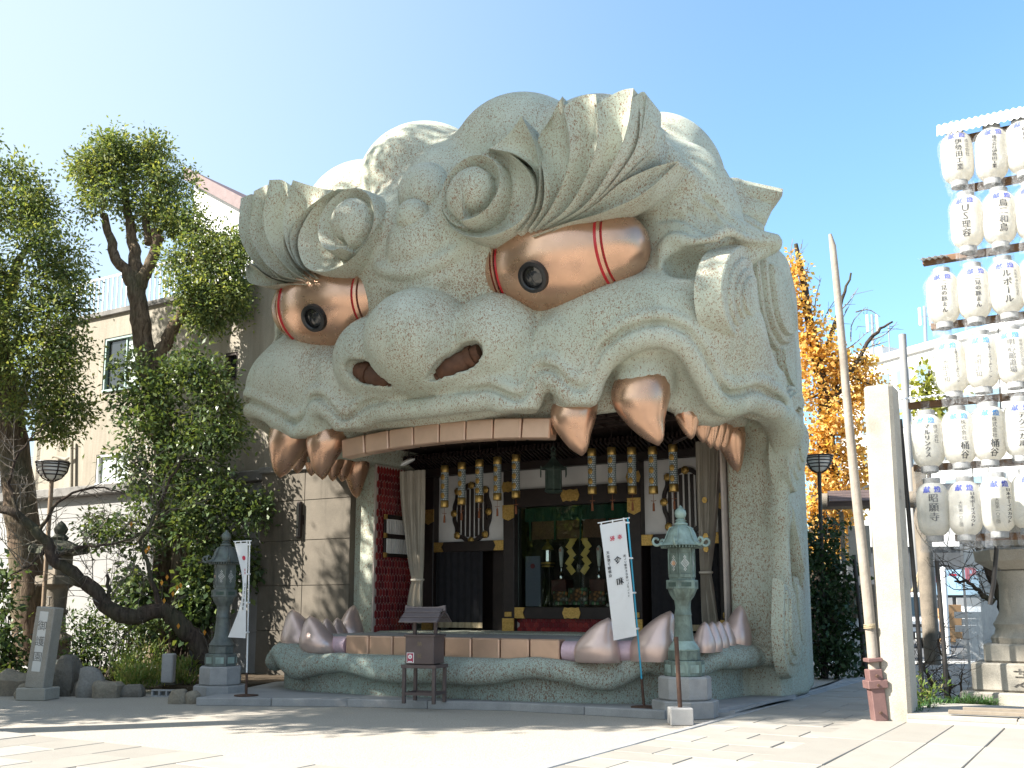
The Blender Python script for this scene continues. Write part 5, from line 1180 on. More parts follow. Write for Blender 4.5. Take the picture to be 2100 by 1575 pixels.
mb = MB(); put_text(mb, '灯', 0, PX(1222), .22, lambda x, y: (.225*math.sin(x/.225), -.228*math.cos(x/.225), y)); mb.build('carved_lettering', M['carved'], t, None, fixn=False)
def street_lamp(base, y, top, mat, label, tilt=0):
    t = empty('street_lamp', base, 0, label, 'lamp', 'bowl lamps on poles'); b0 = np.array(base); tp = D(*top, y)-b0
    hp = tp-np.array([0, 0, .0]); MB().tube([(0, 0, 0), hp*.33], .065, 12).tube([hp*.325, hp*.34], .08, 12).tube([hp*.335, hp], .042, 12).build('pole', mat, t, 50)
    MB().lathe([(.03, 0), (.15, .05), (.25, .17), (.285, .33), (.28, .35)], 24, tuple(hp)).build('bowl', new_mat('milky_lamp_bowl', (.72, .72, .70), .4)[0], t, 50)
    cg = MB()
    for zz, r in ((.10, .215), (.17, .262), (.24, .283), (.30, .297)): cg.lathe([(r-.002, zz-.012), (r+.012, zz-.012), (r+.012, zz+.012), (r-.002, zz+.012)], 24, tuple(hp), cap=False)
    cg.build('band', M['black_wood'], t, 50)
    for k in range(6):
        a = R(60*k+15); MB().tube([hp+np.array([r*math.cos(a), r*math.sin(a), zz]) for r, zz in ((.05, -.02), (.17, .04), (.27, .17), (.305, .34))], .014, 6).build('rib', M['black_wood'], t)
    MB().lathe([(0, .37), (.32, .36), (.33, .34), (.30, .33)], 24, tuple(hp)).build('rim', M['black_wood'], t, 40)
pl_ = G(78, 1410); street_lamp(pl_, pl_[1], (106, 985), varied('tan_brown_pole', (.24, .17, .11), (.17, .12, .08), 4, .7), 'brown pole lamp with ribbed bowl among bare branches at left')
pr_ = G(1693, 1392); street_lamp(pr_, pr_[1], (1680, 968), M['black_wood'], 'black pole lamp with ribbed bowl between the hall and the ginkgo')
pj = D(106, 1378, 20.2); o = MB().box((0, 0, 0), (.36, .14, .46), bev=.012).box((0, -.075, 0), (.30, .012, .40), bev=.004).build('junction_box', varied('cream_metal', (.60, .56, .45), (.52, .48, .38), 5, .6), None, None, (pj[0], pj[1], pj[2])); tag(o, 'small cream metal junction box beside the old stone lantern', 'junction box')
M['rock'] = varied('grey_brown_rock', (.24, .21, .17), (.14, .125, .105), 2.5, .95, 0, .6, 18, .04, fine=.4); M['rock2'] = varied('tan_rock', (.34, .29, .22), (.22, .185, .14), 2.5, .95, 0, .6, 18, .04, fine=.4); M['rock3'] = varied('warm_grey_rock', (.29, .27, .24), (.19, .175, .155), 2.5, .95, 0, .6, 18, .04, fine=.4)
def rock(px, w_, h_, label, mat, seed, sharp=0.0, depth=.8):
    rg = np.random.default_rng(seed); base = G(px[0], px[1]); s = np.linalg.norm(base[:2])/2100.; n, m = 18, 11; V = []
    ph = rg.uniform(0, 6, 6)
    for i in range(m):
        th = math.pi*(i/(m-1)); 
        for j in range(n):
            a = 2*math.pi*j/n; d = np.array([math.sin(th)*math.cos(a), math.sin(th)*math.sin(a), math.cos(th)])
            r = 1+.16*math.sin(2.1*d[0]*2+ph[0])+.14*math.sin(2.7*d[2]*2+ph[1])+.12*math.sin(3.5*d[1]+ph[2])+.06*math.sin(7*d[0]+5*d[2]+ph[3])+rg.normal(0, .015)
            q = d*r; q = np.sign(q)*np.abs(q)**(.8-.25*sharp); V.append((q[0]*w_*s/2, q[1]*w_*s/2*depth, (q[2]*.62+.42)*h_*s))
    F = [(i*n+j, i*n+(j+1) % n, (i+1)*n+(j+1) % n, (i+1)*n+j) for i in range(m-1) for j in range(n)]
    o = MB().add(V, F).build('border_rock', M[mat], None, 38, base+np.array([0, w_*s*.35, -.03])); tag(o, label, 'rock', 'rocks edging the planting bed')
for a in [((14, 1428), 70, 46, 'broad tan boulder at the left edge of the bed', 'rock2', 1), ((42, 1434), 34, 28, 'small reddish rock wedged against the marker base', 'rock2', 2), ((121, 1428), 62, 72, 'tallest pointed brown boulder right of the marker post', 'rock', 3, .5), ((92, 1428), 34, 40, 'dark narrow rock between marker post and pointed boulder', 'rock', 4), ((150, 1428), 34, 30, 'low dark rock between the pointed and the rounded boulders', 'rock', 5), ((178, 1431), 48, 52, 'smooth rounded boulder standing beside the dark bush', 'rock3', 6, .6), ((212, 1432), 52, 36, 'craggy tan boulder right of the rounded boulder', 'rock2', 7), ((240, 1430), 36, 28, 'small grey rock under the bamboo grass, leftmost there', 'rock3', 8), ((268, 1430), 40, 26, 'angular grey rock under the middle of the bamboo grass', 'rock', 9, .8), ((322, 1414), 84, 22, 'long flat slab rock lying under the bamboo grass', 'rock', 10, .9), ((362, 1444), 36, 28, 'cracked tan block at the kerb, left of its twin', 'rock2', 11, .9), ((390, 1444), 30, 26, 'cracked tan block at the kerb, touching the lantern base', 'rock2', 12, .9)]: rock(*a)
pc_ = G(332, 1430); t = empty('cinder_block', pc_+np.array([0, .1, 0]), R(-10), 'grey cinder block with three holes lying among the rocks', 'cinder block')
cbm = MB()
for x in (-.195, -.065, .065, .195): cbm.box((x, 0, .06), (.03, .1, .07))
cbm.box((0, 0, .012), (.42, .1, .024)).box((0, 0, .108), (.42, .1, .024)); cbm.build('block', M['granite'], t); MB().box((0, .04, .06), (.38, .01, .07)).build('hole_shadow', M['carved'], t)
pst = G(352, 1405); o = MB().box((0, 0, .25), (.2, .2, .5), bev=.02).build('stone_stub', M['granite'], None, None, D(346, 1368, 18.4)*[1, 1, 0]+np.array([0, 0, .2])); tag(o, 'short grey stone stub behind the bamboo grass by the trunk', 'stone post')
# ================================================================== right: gate pillar, pole, lantern rack, street behind
VR = 2.4
pp = W(6.76, .42, 0); t = empty('stone_pillar', pp, -HA, 'tall square pale granite gate pillar with chamfered edge and small carved writing', 'pillar')
hp = 4.42; c_ = .045; hx, hy = .185, .26
prof = [(-hx+c_, -hy), (hx-c_, -hy), (hx, -hy+c_), (hx, hy-c_), (hx-c_, hy), (-hx+c_, hy), (-hx, hy-c_), (-hx, -hy+c_)]
mb = MB(); k = len(prof); V = [(a, b, 0.05) for a, b in prof]+[(a*.97, b*.97, hp-.03) for a, b in prof]+[(a*.9, b*.92, hp) for a, b in prof]
mb.add(V, [(i, (i+1) % k, k+(i+1) % k, k+i) for i in range(k)]+[(k+i, k+(i+1) % k, 2*k+(i+1) % k, 2*k+i) for i in range(k)]+[tuple(range(2*k, 3*k))]).build('shaft', M['granite_pale'], t)
mb = MB(); put_text(mb, '奉納', .0, 3.05, .075, lambda x, y: (hx+.004-.006*y/4.4*0, x-.12, y)); put_text(mb, '一新陛', .0, 2.45, .06, lambda x, y: (hx+.004, x-.12, y)); put_text(mb, '大阪市', .0, 1.9, .05, lambda x, y: (hx+.004, x-.12, y)); mb.build('carved_lettering', M['carved'], t, None, fixn=False)
M['grey_wood'] = varied('weathered_grey_timber', (.33, .29, .245), (.22, .19, .16), 3, .9, 0, .5, 22, .012, stain=(.16, .13, .11), stain_scale=(3, 3, .3))
M['mauve_steel'] = varied('mauve_painted_steel', (.20, .115, .105), (.15, .085, .08), 8, .55, .2, .15, 40)
b = G(1803, 1486, .05); t = empty('timber_pole', b, 0, 'tall weathered timber pole held upright by a mauve steel bracket beside the pillar', 'pole'); tp = D(1703, 466, b[1]+.1)-b
MB().tube([tp*q+np.array([.012*math.sin(q*9), .01*math.cos(q*7), 0]) for q in np.linspace(0, .96, 14)]+[tp*.985+np.array([-.015, 0, 0])], np.r_[np.linspace(.075, .045, 14), .022], 10).build('timber', M['grey_wood'], t, 50)
dr = tp/np.linalg.norm(tp)
def onpole(y): return D(1803-(1486-y)*.098, y, b[1])-b
for (y0, y1, w_, nm) in ((1478, 1372, .17, 'bracket_plate'), (1411, 1394, .25, 'bracket_clamp'), (1357, 1349, .19, 'bracket_band')):
    p, q = onpole(y0), onpole(y1); c = (p+q)/2; MB().box((0, 0, 0), (w_, {'bracket_plate': .18, 'bracket_clamp': .23, 'bracket_band': .20}[nm], np.linalg.norm(q-p)), bev=.008).xform(Matrix.Translation(tuple(c)) @ Matrix.Rotation(R(-4.5), 4, 'Y')).build(nm, M['mauve_steel'], t)
for y in (1460, 1404, 1385): MB().lathe([(0, .03), (.018, .03), (.022, 0)], 8).xform(Matrix.Translation(tuple(onpole(y)+np.array([0, -.1, 0]))) @ Matrix.Rotation(R(90), 4, 'X')).build('bolt', M['rust'], t)
MB().tube([onpole(1290)+np.array([.07*math.cos(a), .07*math.sin(a), .02*a/6]) for a in np.linspace(0, 18, 40)], .008, 5).build('rope_binding', M['straw'], t)
# ---- rack
M['rack_wood'] = varied('brown_rack_timber', (.20, .115, .065), (.13, .075, .045), 5, .85, 0, .3, 30); M['corrugated'] = varied('white_corrugated_sheet', (.66, .67, .66), (.56, .57, .57), 3, .5, 0, .0, 30)
rk = empty('lantern_rack', W(7.4, VR, 0), -HA, 'tall stepped rack of brown beams and corrugated roofs carrying white lanterns', 'rack')
def RL(px, py, dv=0): p = L(px, py, VR+dv); return np.array([p[0]-7.4, dv, p[2]])
def beam(x0, y0, x1, y1, th=.10, dv=.10, dp=.12):
    p, q = RL(x0, y0, dv), RL(x1, y1, dv); zz = (p[2]+q[2])/2; MB().box(((p[0]+q[0])/2+.3, dv, zz), (q[0]-p[0]+.6, dp, th), bev=.008).build('beam', M['rack_wood'], rk)
for y0, y1, x0 in ((293, 262, 1935), (392, 362, 1975), (541, 503, 1893), (676, 642, 1910), (838, 806, 1864), (967, 940, 1875), (1112, 1090, 1960)): beam(x0, y0, 2100, y1)
def corr(x0, y0, x1, y1, drop, ext=.7):
    p, q = RL(x0, y0, 0), RL(x1, y1, 0); zz = (p[2]+q[2])/2; n = int((q[0]-p[0]+ext)/.0135); us = np.linspace(p[0], q[0]+ext, n); rows = []
    for dv, dz in ((-.30, -drop), (-.26, -.02), (.32, .10)): rows.append([(u, dv, zz+dz+.014*math.cos(u*2*math.pi/.085)) for u in us])
    MB().grid(np.array(rows), 3, n).build('corrugated_roof', M['corrugated'], rk, 60)
corr(1926, 268, 2100, 232, .20); corr(1888, 541, 1945, 528, .03, .0); corr(1852, 828, 1950, 808, .03, .0)
M['black_pole'] = varied('black_bamboo', (.022, .020, .019), (.035, .03, .028), 8, .5)
for (x0, y0, x1, y1, dv) in ((1846, 860, 1893, 1432, .0), (1921, 1150, 1941, 1432, .0), (2044, 1120, 2030, 1240, .15)):
    p, q = RL(x0, y0, dv), RL(x1, y1, dv); MB().tube([p, p*.66+q*.34+np.array([.01, 0, 0]), p*.33+q*.67+np.array([.015, 0, 0]), q], .032, 8).build('post', M['black_pole'], rk, 50)
for x, y0, y1 in ((2018, 735, 1110), (2040, 450, 900), (1990, 890, 1120)): MB().tube([RL(x, y0, .2), RL(x+14, y1, .2)], .008, 5).build('cable', M['black_pole'], rk)
def _paper():
    m, nt, b = new_mat('white_lantern_paper', (.78, .76, .71), .75, 0, .2); out = nt.nodes['Material Output']; v = coords(nt); wv = _nd(nt, 'ShaderNodeTexWave', wave_type='BANDS', bands_direction='Z', ins={'Vector': v, 'Scale': 24.0, 'Distortion': .2})
    bump(nt, b, wv.outputs[0], .25, .004); col = mix(nt, ramp(nt, noise(nt, v, 4, 4), [(.35, 0), (.7, 1)]), (.80, .785, .74), (.73, .71, .65)); nt.links.new(col, b.inputs[0])
    tr = _nd(nt, 'ShaderNodeBsdfTranslucent', ins={'Color': (.85, .80, .70, 1)}); mx = _nd(nt, 'ShaderNodeMixShader', ins={0: .5, 1: b.outputs[0], 2: tr.outputs[0]}); nt.links.new(mx.outputs[0], out.inputs[0]); return m
M['paper'] = _paper()
def _bag():
    m, nt, b = new_mat('clear_plastic_bag', (.85, .87, .9), .12, 0, .6); out = nt.nodes['Material Output']; v = coords(nt); n1 = noise(nt, v, 7, 5, .7, 2.0)
    bump(nt, b, n1, 1.0, .05); tr = _nd(nt, 'ShaderNodeBsdfTransparent', ins={'Color': (.97, .975, .98, 1)}); f = ramp(nt, n1, [(.40, .04), (.76, .24)])
    mx = _nd(nt, 'ShaderNodeMixShader', ins={0: f, 1: tr.outputs[0], 2: b.outputs[0]}); nt.links.new(mx.outputs[0], out.inputs[0]); return m
M['bag'] = _bag(); M['grey_ring'] = varied('grey_lantern_ring', (.30, .30, .30), (.20, .20, .20), 6, .6)
LR, LH = .226, .385
def lprof(z): q = min(1, abs(z)/LH); return LR*(1-.50*q**5.5)
_lm = MB().lathe([(lprof(z), z) for z in np.linspace(-LH, LH, 27)], 32).mesh('paper_body', M['paper'], 60)
_rt = MB().lathe([(.115, LH-.01), (.12, LH), (.12, LH+.07), (.105, LH+.075), (.10, LH)], 20, cap=False).mesh('top_ring', M['grey_ring'], 40); _rb = MB().lathe([(.10, -LH), (.105, -LH-.085), (.12, -LH-.08), (.12, -LH), (.115, -LH+.01)], 20, cap=False).mesh('bottom_ring', M['grey_ring'], 40)
def bag(seed):
    rg = np.random.default_rng(seed); n, m = 28, 26; V = []; ph = rg.uniform(0, 6, 8)
    for i in range(m):
        z = .60-1.20*i/(m-1)
        for j in range(n):
            a = 2*math.pi*j/n; r = (lprof(z)+.030 if abs(z) < LH else (.13 if z > 0 else .19))
            if z > .50: r = .05
            elif z > LH: r = .12+.02*math.sin(4*a+ph[0])
            if z < -LH-.05: r = .175+.03*math.sin(3*a+ph[1])+.02*math.sin(7*a+ph[2])
            r += .012*math.sin(5*a+9*z+ph[3])+.009*math.sin(9*a-13*z+ph[4])
            V.append((r*math.cos(a), r*math.sin(a), z+(.03*math.sin(3*a+ph[5]) if i == m-1 else 0)))
    return MB().grid(V, m, n, True).mesh('plastic_bag', M['bag'], 60)
_bags = [bag(s) for s in range(4)]
ROWS = [[(1963, 325, '伊勢田工業|株式会社'), (2034, 318, '株式会社伊勢田工業|'), (2098, 303, '中川金属精錬所|')],
        [(1983, 456, 'US理容|'), (2050, 448, '鳥二和鳥|'), (2117, 436, '大池会|')],
        [(1934, 612, '二見の豚まん|'), (1998, 602, '二見の豚まん|'), (2063, 590, 'ルポール|大阪市中央区谷町'), (2128, 580, '酒みそ|')],
        [(1951, 752, '(株)イケダコーポレーション|!池田正知'), (2014, 742, '(株)イケダコーポレーション|!池田正知'), (2078, 732, '明心館道場|極真会空手道場'), (2141, 722, '田中|')],
        [(1903, 905, 'マルリンクス|株式会社'), (1967, 897, '@株式会社桶谷|'), (2029, 890, '@株式会社桶谷|'), (2093, 880, 'テクニカル|株式会社')],
        [(1914, 1045, '昭願寺|'), (1980, 1043, '日本ボーイスカウト|!大阪第一〇三団'), (2046, 1035, '日本ボーイスカウト|!大阪第一〇三団'), (2110, 1028, '奉納会|')]]
ords = ['first', 'second', 'third', 'fourth']; rown = ['topmost', 'second highest', 'third highest', 'fourth highest', 'second lowest', 'lowest']
nlan = 0
for r_, row in enumerate(ROWS):
    for c, (px, py, tx) in enumerate(row):
        p = L(px, py, VR-.12); t = empty('paper_lantern', W(p[0], VR-.12, p[2]), -HA+R(20)+RNG.uniform(-.3, .1), '%s bagged white lantern from the left in the %s rack row' % (ords[c], rown[r_]), 'paper lantern', 'white paper lanterns on the rack')
        t.rotation_euler[0] = RNG.uniform(-.04, .04); t.rotation_euler[1] = RNG.uniform(-.05, .05)
        link('paper_body', _lm, t); link('top_ring', _rt, t); link('bottom_ring', _rb, t); bg_ = link('plastic_bag', _bags[nlan % 4], t); bg_.rotation_euler = (0, 0, RNG.uniform(0, 6)); nlan += 1
        sg = -1
        def mp(x, y, r0=.006): r = lprof(y)+r0; return (r*math.sin(x/LR), -r*math.cos(x/LR), y)
        blue = 'ink_cyan' if r_ in (3, 4) and c < 3 else 'ink_blue'
        mb = MB(); put_text(mb, '献', -.10, .335, .105, mp, bold=.006); put_text(mb, '燈', .06, .335, .105, mp, bold=.006); mb.build('blue_lettering', M[blue], t, None, fixn=False)
        a, b_ = tx.split('|'); mb = MB(); x0 = .0
        if a.startswith('@'): put_text(mb, a[1:5], .03, .22, .075, mp, 1.02); put_text(mb, a[5:], .03, -.095, .125, mp, 1.02, bold=.003)
        else:
            ln = len(a); sz = min(.135, .50/ln); put_text(mb, a, .09 if b_.startswith('!') else -.01, .22, sz, mp, 1.0, sx=1.0 if ln < 8 else 1.25, bold=.004)
            if b_.startswith('!'): put_text(mb, b_[1:], -.07, .08, min(.085, .36/len(b_[1:])), mp, 1.0, sx=1.1)
            elif b_: put_text(mb, b_, .115, .21, min(.07, .40/len(b_)), mp, 1.0)
        mb.build('lettering', M['ink_faded' if r_ in (3,) or (r_ == 5 and c == 0) else 'ink'], t, None, fixn=False)
# ---- stone lantern at the right edge
yl = 15.25; c0 = D(2138, 1440, yl); kS2 = yl/2100.
def PZ(y): return 1.55+(1240-y)*kS2
t = empty('pale_stone_lantern', (c0[0], yl+.5, .2), -HA, 'large pale stone lantern on stepped blocks cut by the right edge', 'stone lantern')
for (w_, y0, y1, nm) in ((1.62, 1462, 1414, 'lower_step'), (1.30, 1414, 1357, 'middle_step'), (.96, 1357, 1319, 'upper_step')): MB().box((0, 0, (PZ(y0)+PZ(y1))/2-.2), (w_, w_*.9, PZ(y1)-PZ(y0)-.004), bev=.025).build(nm, M['granite_pale'], t)
MB().lathe([(.40, PZ(1319)-.2), (.42, PZ(1308)-.2), (.36, PZ(1300)-.2), (.34, PZ(1290)-.2), (.37, PZ(1280)-.2), (.33, PZ(1272)-.2), (.27, PZ(1255)-.2), (.25, PZ(1200)-.2), (.30, PZ(1170)-.2)], 20).build('shaft', M['granite_pale'], t, 40)
MB().lathe([(.34, PZ(1168)-.2), (.56, PZ(1150)-.2), (.58, PZ(1128)-.2), (.40, PZ(1122)-.2)], 6).build('platform', M['granite_pale'], t, 30); MB().box((0, 0, PZ(1085)-.2), (.52, .52, .52), bev=.02).build('firebox', M['granite_pale'], t); MB().lathe([(.66, PZ(1050)-.2), (.68, PZ(1040)-.2), (.3, PZ(1010)-.2), (.1, PZ(1000)-.2)], 6).build('roof', M['granite_pale'], t, 30)
mb = MB(); put_text(mb, '苑' if '苑' in GL else '芝', +.06, PZ(1364)-.2, .30, lambda x, y: (x, -.589, y), bold=.008); mb.build('carved_lettering', M['carved'], t, None, fixn=False)
# ---- things down the street
M['glass_car'] = new_mat('vehicle_glass', (.03, .045, .05), .05, 0, .8)[0]; M['tyre'] = new_mat('tyre_rubber', (.015, .015, .015), .85)[0]; M['vehicle_white'] = new_mat('white_vehicle_paint', (.72, .73, .74), .28, 0, .6)[0]; M['black_trim'] = new_mat('black_trim', (.02, .02, .022), .5)[0]; M['hub'] = new_mat('steel_hub', (.45, .45, .46), .35, .8)[0]; M['lamp_glass'] = new_mat('headlamp_glass', (.6, .62, .63), .1, 0, .8)[0]; M['plate'] = new_mat('number_plate', (.7, .72, .68), .5)[0]
def wheel(par, x, y, r, w_):
    g_ = MB().lathe([(r*.6, -w_/2), (r*.95, -w_/2), (r, -w_*.35), (r, w_*.35), (r*.95, w_/2), (r*.6, w_/2)], 20).xform(Matrix.Translation((x, y, r)) @ Matrix.Rotation(R(90), 4, 'Y')).build('wheel', M['tyre'], par, 40); MB().lathe([(0, -w_*.4), (r*.6, -w_*.45), (r*.6, w_*.45), (0, w_*.4)], 16).xform(Matrix.Translation((x, y, r)) @ Matrix.Rotation(R(90), 4, 'Y')).build('rim', M['hub'], g_, 40)
ty = 37.0; tc = D(1885, 1331, ty); t = empty('flatbed_truck', (tc[0], ty, .02), R(12), 'white cab-over truck loaded with poles seen behind the gate pillar', 'truck')
S_ = 1.72
cabp = [(-.0, .32), (-.02, .95), (.10, 1.12), (.30, 1.88), (.40, 1.96), (1.55, 1.98), (1.6, .32)]
MB().prism(cabp, -S_/2, S_/2, 0).build('cab', M['vehicle_white'], t); MB().prism([(.085, 1.14), (.265, 1.80), (.275, 1.80), (.1, 1.14)], -S_/2+.10, S_/2-.10, 0).xform(Matrix.Translation((0, -.012, 0))).build('windscreen', M['glass_car'], t)
for s in (-1, 1): MB().box((s*(S_/2+.002), .85, 1.45), (.012, .75, .55), bev=.004).build('side_window', M['glass_car'], t); MB().box((s*.62, -.025, .80), (.34, .05, .17), bev=.02).build('headlight', M['lamp_glass'], t); wheel(t, s*.72, .75, .34, .22); wheel(t, s*.72, 3.3, .34, .22); MB().box((s*(S_/2+.14), .15, 1.55), (.14, .06, .30), bev=.02).build('mirror', M['black_trim'], t)
MB().box((0, -.03, .46), (S_-.02, .10, .26), bev=.03).build('bumper', M['black_trim'], t); MB().box((0, -.04, .80), (.75, .04, .10), bev=.01).build('grille', M['black_trim'], t); MB().box((0, -.09, .46), (.33, .02, .165)).build('plate', M['plate'], t); MB().box((0, 2.9, .72), (S_, 2.5, .1), bev=.01).box((0, 1.68, 1.1), (S_, .06, .8)).box((S_/2-.02, 2.9, .9), (.04, 2.5, .35)).box((-S_/2+.02, 2.9, .9), (.04, 2.5, .35)).build('flatbed', M['vehicle_white'], t)
MB().tube([(-.5, .3, 1.2), (.4, .15, 1.2)], .012, 5).tube([(-.1, .22, 1.15), (.5, .22, 1.25)], .012, 5).build('wiper', M['black_trim'], t)
ld = empty('pole_bundle', (tc[0]+.3, ty+2.4, .8), R(12), 'bundle of pale poles with red and yellow cones riding on the truck', 'load')
for k in range(16): MB().tube([(RNG.uniform(-.35, .3), RNG.uniform(-.8, .6), .1), (RNG.uniform(-.1, .8), RNG.uniform(-.9, .6), RNG.uniform(1.7, 2.35))], .022, 6).build('pole', M['straw'], ld)
MB().lathe([(.22, .9), (.20, 1.0), (.05, 1.7), (.03, 1.75)], 14, (-.25, -.9, 0)).build('red_cone', new_mat('red_cone_plastic', (.55, .06, .03), .5)[0], ld, 50); MB().lathe([(.12, .9), (.12, 1.35), (.0, 1.36)], 12, (-.55, -.8, 0)).build('yellow_can', new_mat('yellow_plastic', (.65, .45, .02), .5)[0], ld, 50)
def car(px, py, y, rz, label, mat):
    c = D(px, py, y); t = empty('parked_car', (c[0], y, .02), rz, label, 'car', 'cars parked beyond the block wall')
    pr = [(-2.0, .35), (-2.05, .7), (-1.9, .85), (-1.0, .95), (-.45, 1.40), (.9, 1.45), (1.7, .98), (2.05, .9), (2.05, .35)]; MB().prism([(a, b) for a, b in pr], -.82, .82, 0).build('body', mat, t)
    for s in (-1, 1): MB().prism([(-.85, .98), (-.42, 1.33), (.85, 1.37), (1.4, 1.0)], s*.815, s*.83, 0).build('side_window', M['glass_car'], t); wheel(t, s*.74, -1.3, .31, .2); wheel(t, s*.74, 1.3, .31, .2); MB().box((s*.6, -2.03, .72), (.35, .06, .14), bev=.02).build('headlight', M['lamp_glass'], t)
    MB().prism([(-1.02, .96), (-.47, 1.40), (-.46, 1.385), (-.98, .95)], -.70, .70, 0).xform(Matrix.Translation((0, -.02, .012))).build('windscreen', M['glass_car'], t)
car(1958, 1278, 47, R(-150), 'white car parked nearest behind the street pole', M['vehicle_white']); car(1976, 1274, 50, R(-145), 'silver car parked behind the white car', new_mat('silver_paint', (.40, .42, .44), .3, .5)[0])
bx_ = D(1949, 1292, 41); t = empty('cardboard_stack', (bx_[0], 41, .02), R(10), 'stack of brown cardboard boxes on a pallet in the street', 'boxes')
M['card'] = varied('brown_cardboard', (.40, .24, .12), (.34, .20, .10), 3, .85, 0, 0)
for k in range(3): MB().box((0, 0, .33+k*.48), (.62, .7, .47), bev=.01).build('carton', M['card'], t)
MB().box((0, 0, .05), (.75, .8, .09)).build('pallet', M['plank'], t)
def pole(px, y0, y1, Y, r, mat, name, label, cat):
    b = D(px, y0, Y); b[2] = 0; tp = D(px-(y0-y1)*.055, y1, Y)-b; o = empty(name, b, 0, label, cat); MB().tube([(0, 0, 0), tp], r, 10).lathe([(0, tp[2]), (r, tp[2]), (0, tp[2]+.05)], 10, (tp[0], 0, 0)).build('shaft', mat, o, 50); return o
po_ = pole(1943, 1336, 1165, 33, .10, M['white_paint'], 'street_pole', 'white round street pole beside the striped warning post', 'pole')
po_ = pole(1921, 1330, 1150, 32.5, .085, M['concrete'], 'utility_post', 'pale concrete utility post carrying a black and yellow guard', 'pole')
def _stripe():
    m, nt, b = new_mat('black_yellow_stripes', (.6, .4, .02), .6); v = coords(nt, (1, 1, 1)); wv = _nd(nt, 'ShaderNodeTexWave', wave_type='BANDS', bands_direction='DIAGONAL', ins={'Vector': v, 'Scale': 1.1}); nt.links.new(ramp(nt, wv.outputs[0], [(0, (.015, .015, .015)), (.5, (.65, .42, .02))], 'CONSTANT'), b.inputs[0]); return m
MB().tube([(0, 0, .3), (-.07, 0, 1.75)], .10, 14).build('striped_guard', _stripe(), po_, 50)
M['block'] = varied('concrete_block', (.45, .45, .44), (.38, .38, .37), 3, .9, 0, .2, 40)
b0 = D(1962, 1335, 30); t = empty('block_wall', (b0[0], 30, 0), R(-12), 'low grey concrete block wall beside the street', 'wall'); bmh = MB().box((0, 0, 0), (.385, .15, .185), bev=.006).mesh('block', M['block'])
for r_ in range(7):
    for k in range(5): o = link('block', bmh, t); o.location = (.2+k*.395+(.19 if r_ % 2 else 0), 0, .1+r_*.192)
# sheet fence and plain wall behind the bare tree
_f = D(1992, 1420, 20.5); t = empty('plastic_sheet_fence', (_f[0], 20.5, 0), R(-24), 'steel framed clear plastic sheet fence left of the pale stone lantern', 'fence')
hF = 2.75
def _sheet():
    m, nt, b = new_mat('cloudy_plastic_sheet', (.6, .63, .65), .25, 0, .5); out = nt.nodes['Material Output']; v = coords(nt, (1, 1, .3)); f = ramp(nt, noise(nt, v, 3, 5, .7), [(.3, .35), (.7, .75)]); tr = _nd(nt, 'ShaderNodeBsdfTransparent', ins={'Color': (.9, .92, .93, 1)}); mx = _nd(nt, 'ShaderNodeMixShader', ins={0: f, 1: tr.outputs[0], 2: b.outputs[0]}); nt.links.new(mx.outputs[0], out.inputs[0]); bump(nt, b, noise(nt, v, 9, 4), .6, .03); return m
MB().grid([(x, .02*math.sin(x*7+z), z) for z in np.linspace(.05, hF-.1, 8) for x in np.linspace(.03, 2.6, 16)], 8, 16).build('plastic_sheet', _sheet(), t, 60)
for x in (0, 1.3, 2.6): MB().box((x, .03, hF/2), (.05, .05, hF)).build('fence_post', M['hub'], t)
MB().box((1.3, .03, hF-.08), (2.6, .05, .05)).build('rail', M['hub'], t)
w_ = D(2000, 1330, 24); t = empty('garden_wall', (w_[0], 24, 0), R(-14), 'pale plastered garden wall behind the plastic sheet fence', 'wall')
MB().box((4.2, 0, 1.1), (8, .2, 2.2)).build('wall', M['concrete'], t); MB().box((4.2, 0, 2.25), (8.1, .3, .12), bev=.02).build('coping', M['ledge'], t)
# sign building across the street
s0 = D(1880, 1240, 58); sb = empty('shop_building', (s0[0]+3.5, 58, 0), R(-8), 'grey shop building with a pale blue sign board and red letters', 'building')
M['sign_blue'] = new_mat('pale_blue_sign', (.28, .44, .60), .5)[0]; M['dark_grey'] = varied('dark_grey_cladding', (.07, .075, .085), (.05, .055, .06), 2, .6)
MB().box((2, 3, 4.2), (18, 6, 8.4)).build('wall', M['dark_grey'], sb)
zs0, zs1 = 1.55+(1240-1221)/2100*58, 1.55+(1240-1170)/2100*58
sg = MB().box((-.6, -.15, (zs0+zs1)/2), (5.4, .25, zs1-zs0), bev=.02).build('sign_board', M['sign_blue'], sb); mb = MB(); put_text(mb, 'I-PARI', -2.35, (zs0+zs1)/2+.42, .95, lambda x, y: (x, -.30, y), 1.02, horizontal=True, bold=.05); mb.build('sign_lettering', M['ink_red'], sg, None, fixn=False)
MB().box((5.5, -.1, 5.4), (7.5, .2, 4.2)).build('blue_panel', M['sign_blue'], sb); MB().box((-3.5, -.1, 5.9), (5.2, .2, 2.2)).build('white_panel', M['white_paint'], sb)
for k in range(3): MB().box((-2.5+k*2.3, -.1, 1.0), (2.1, .15, 1.9), bev=.02).build('shutter', M['hub'], sb)
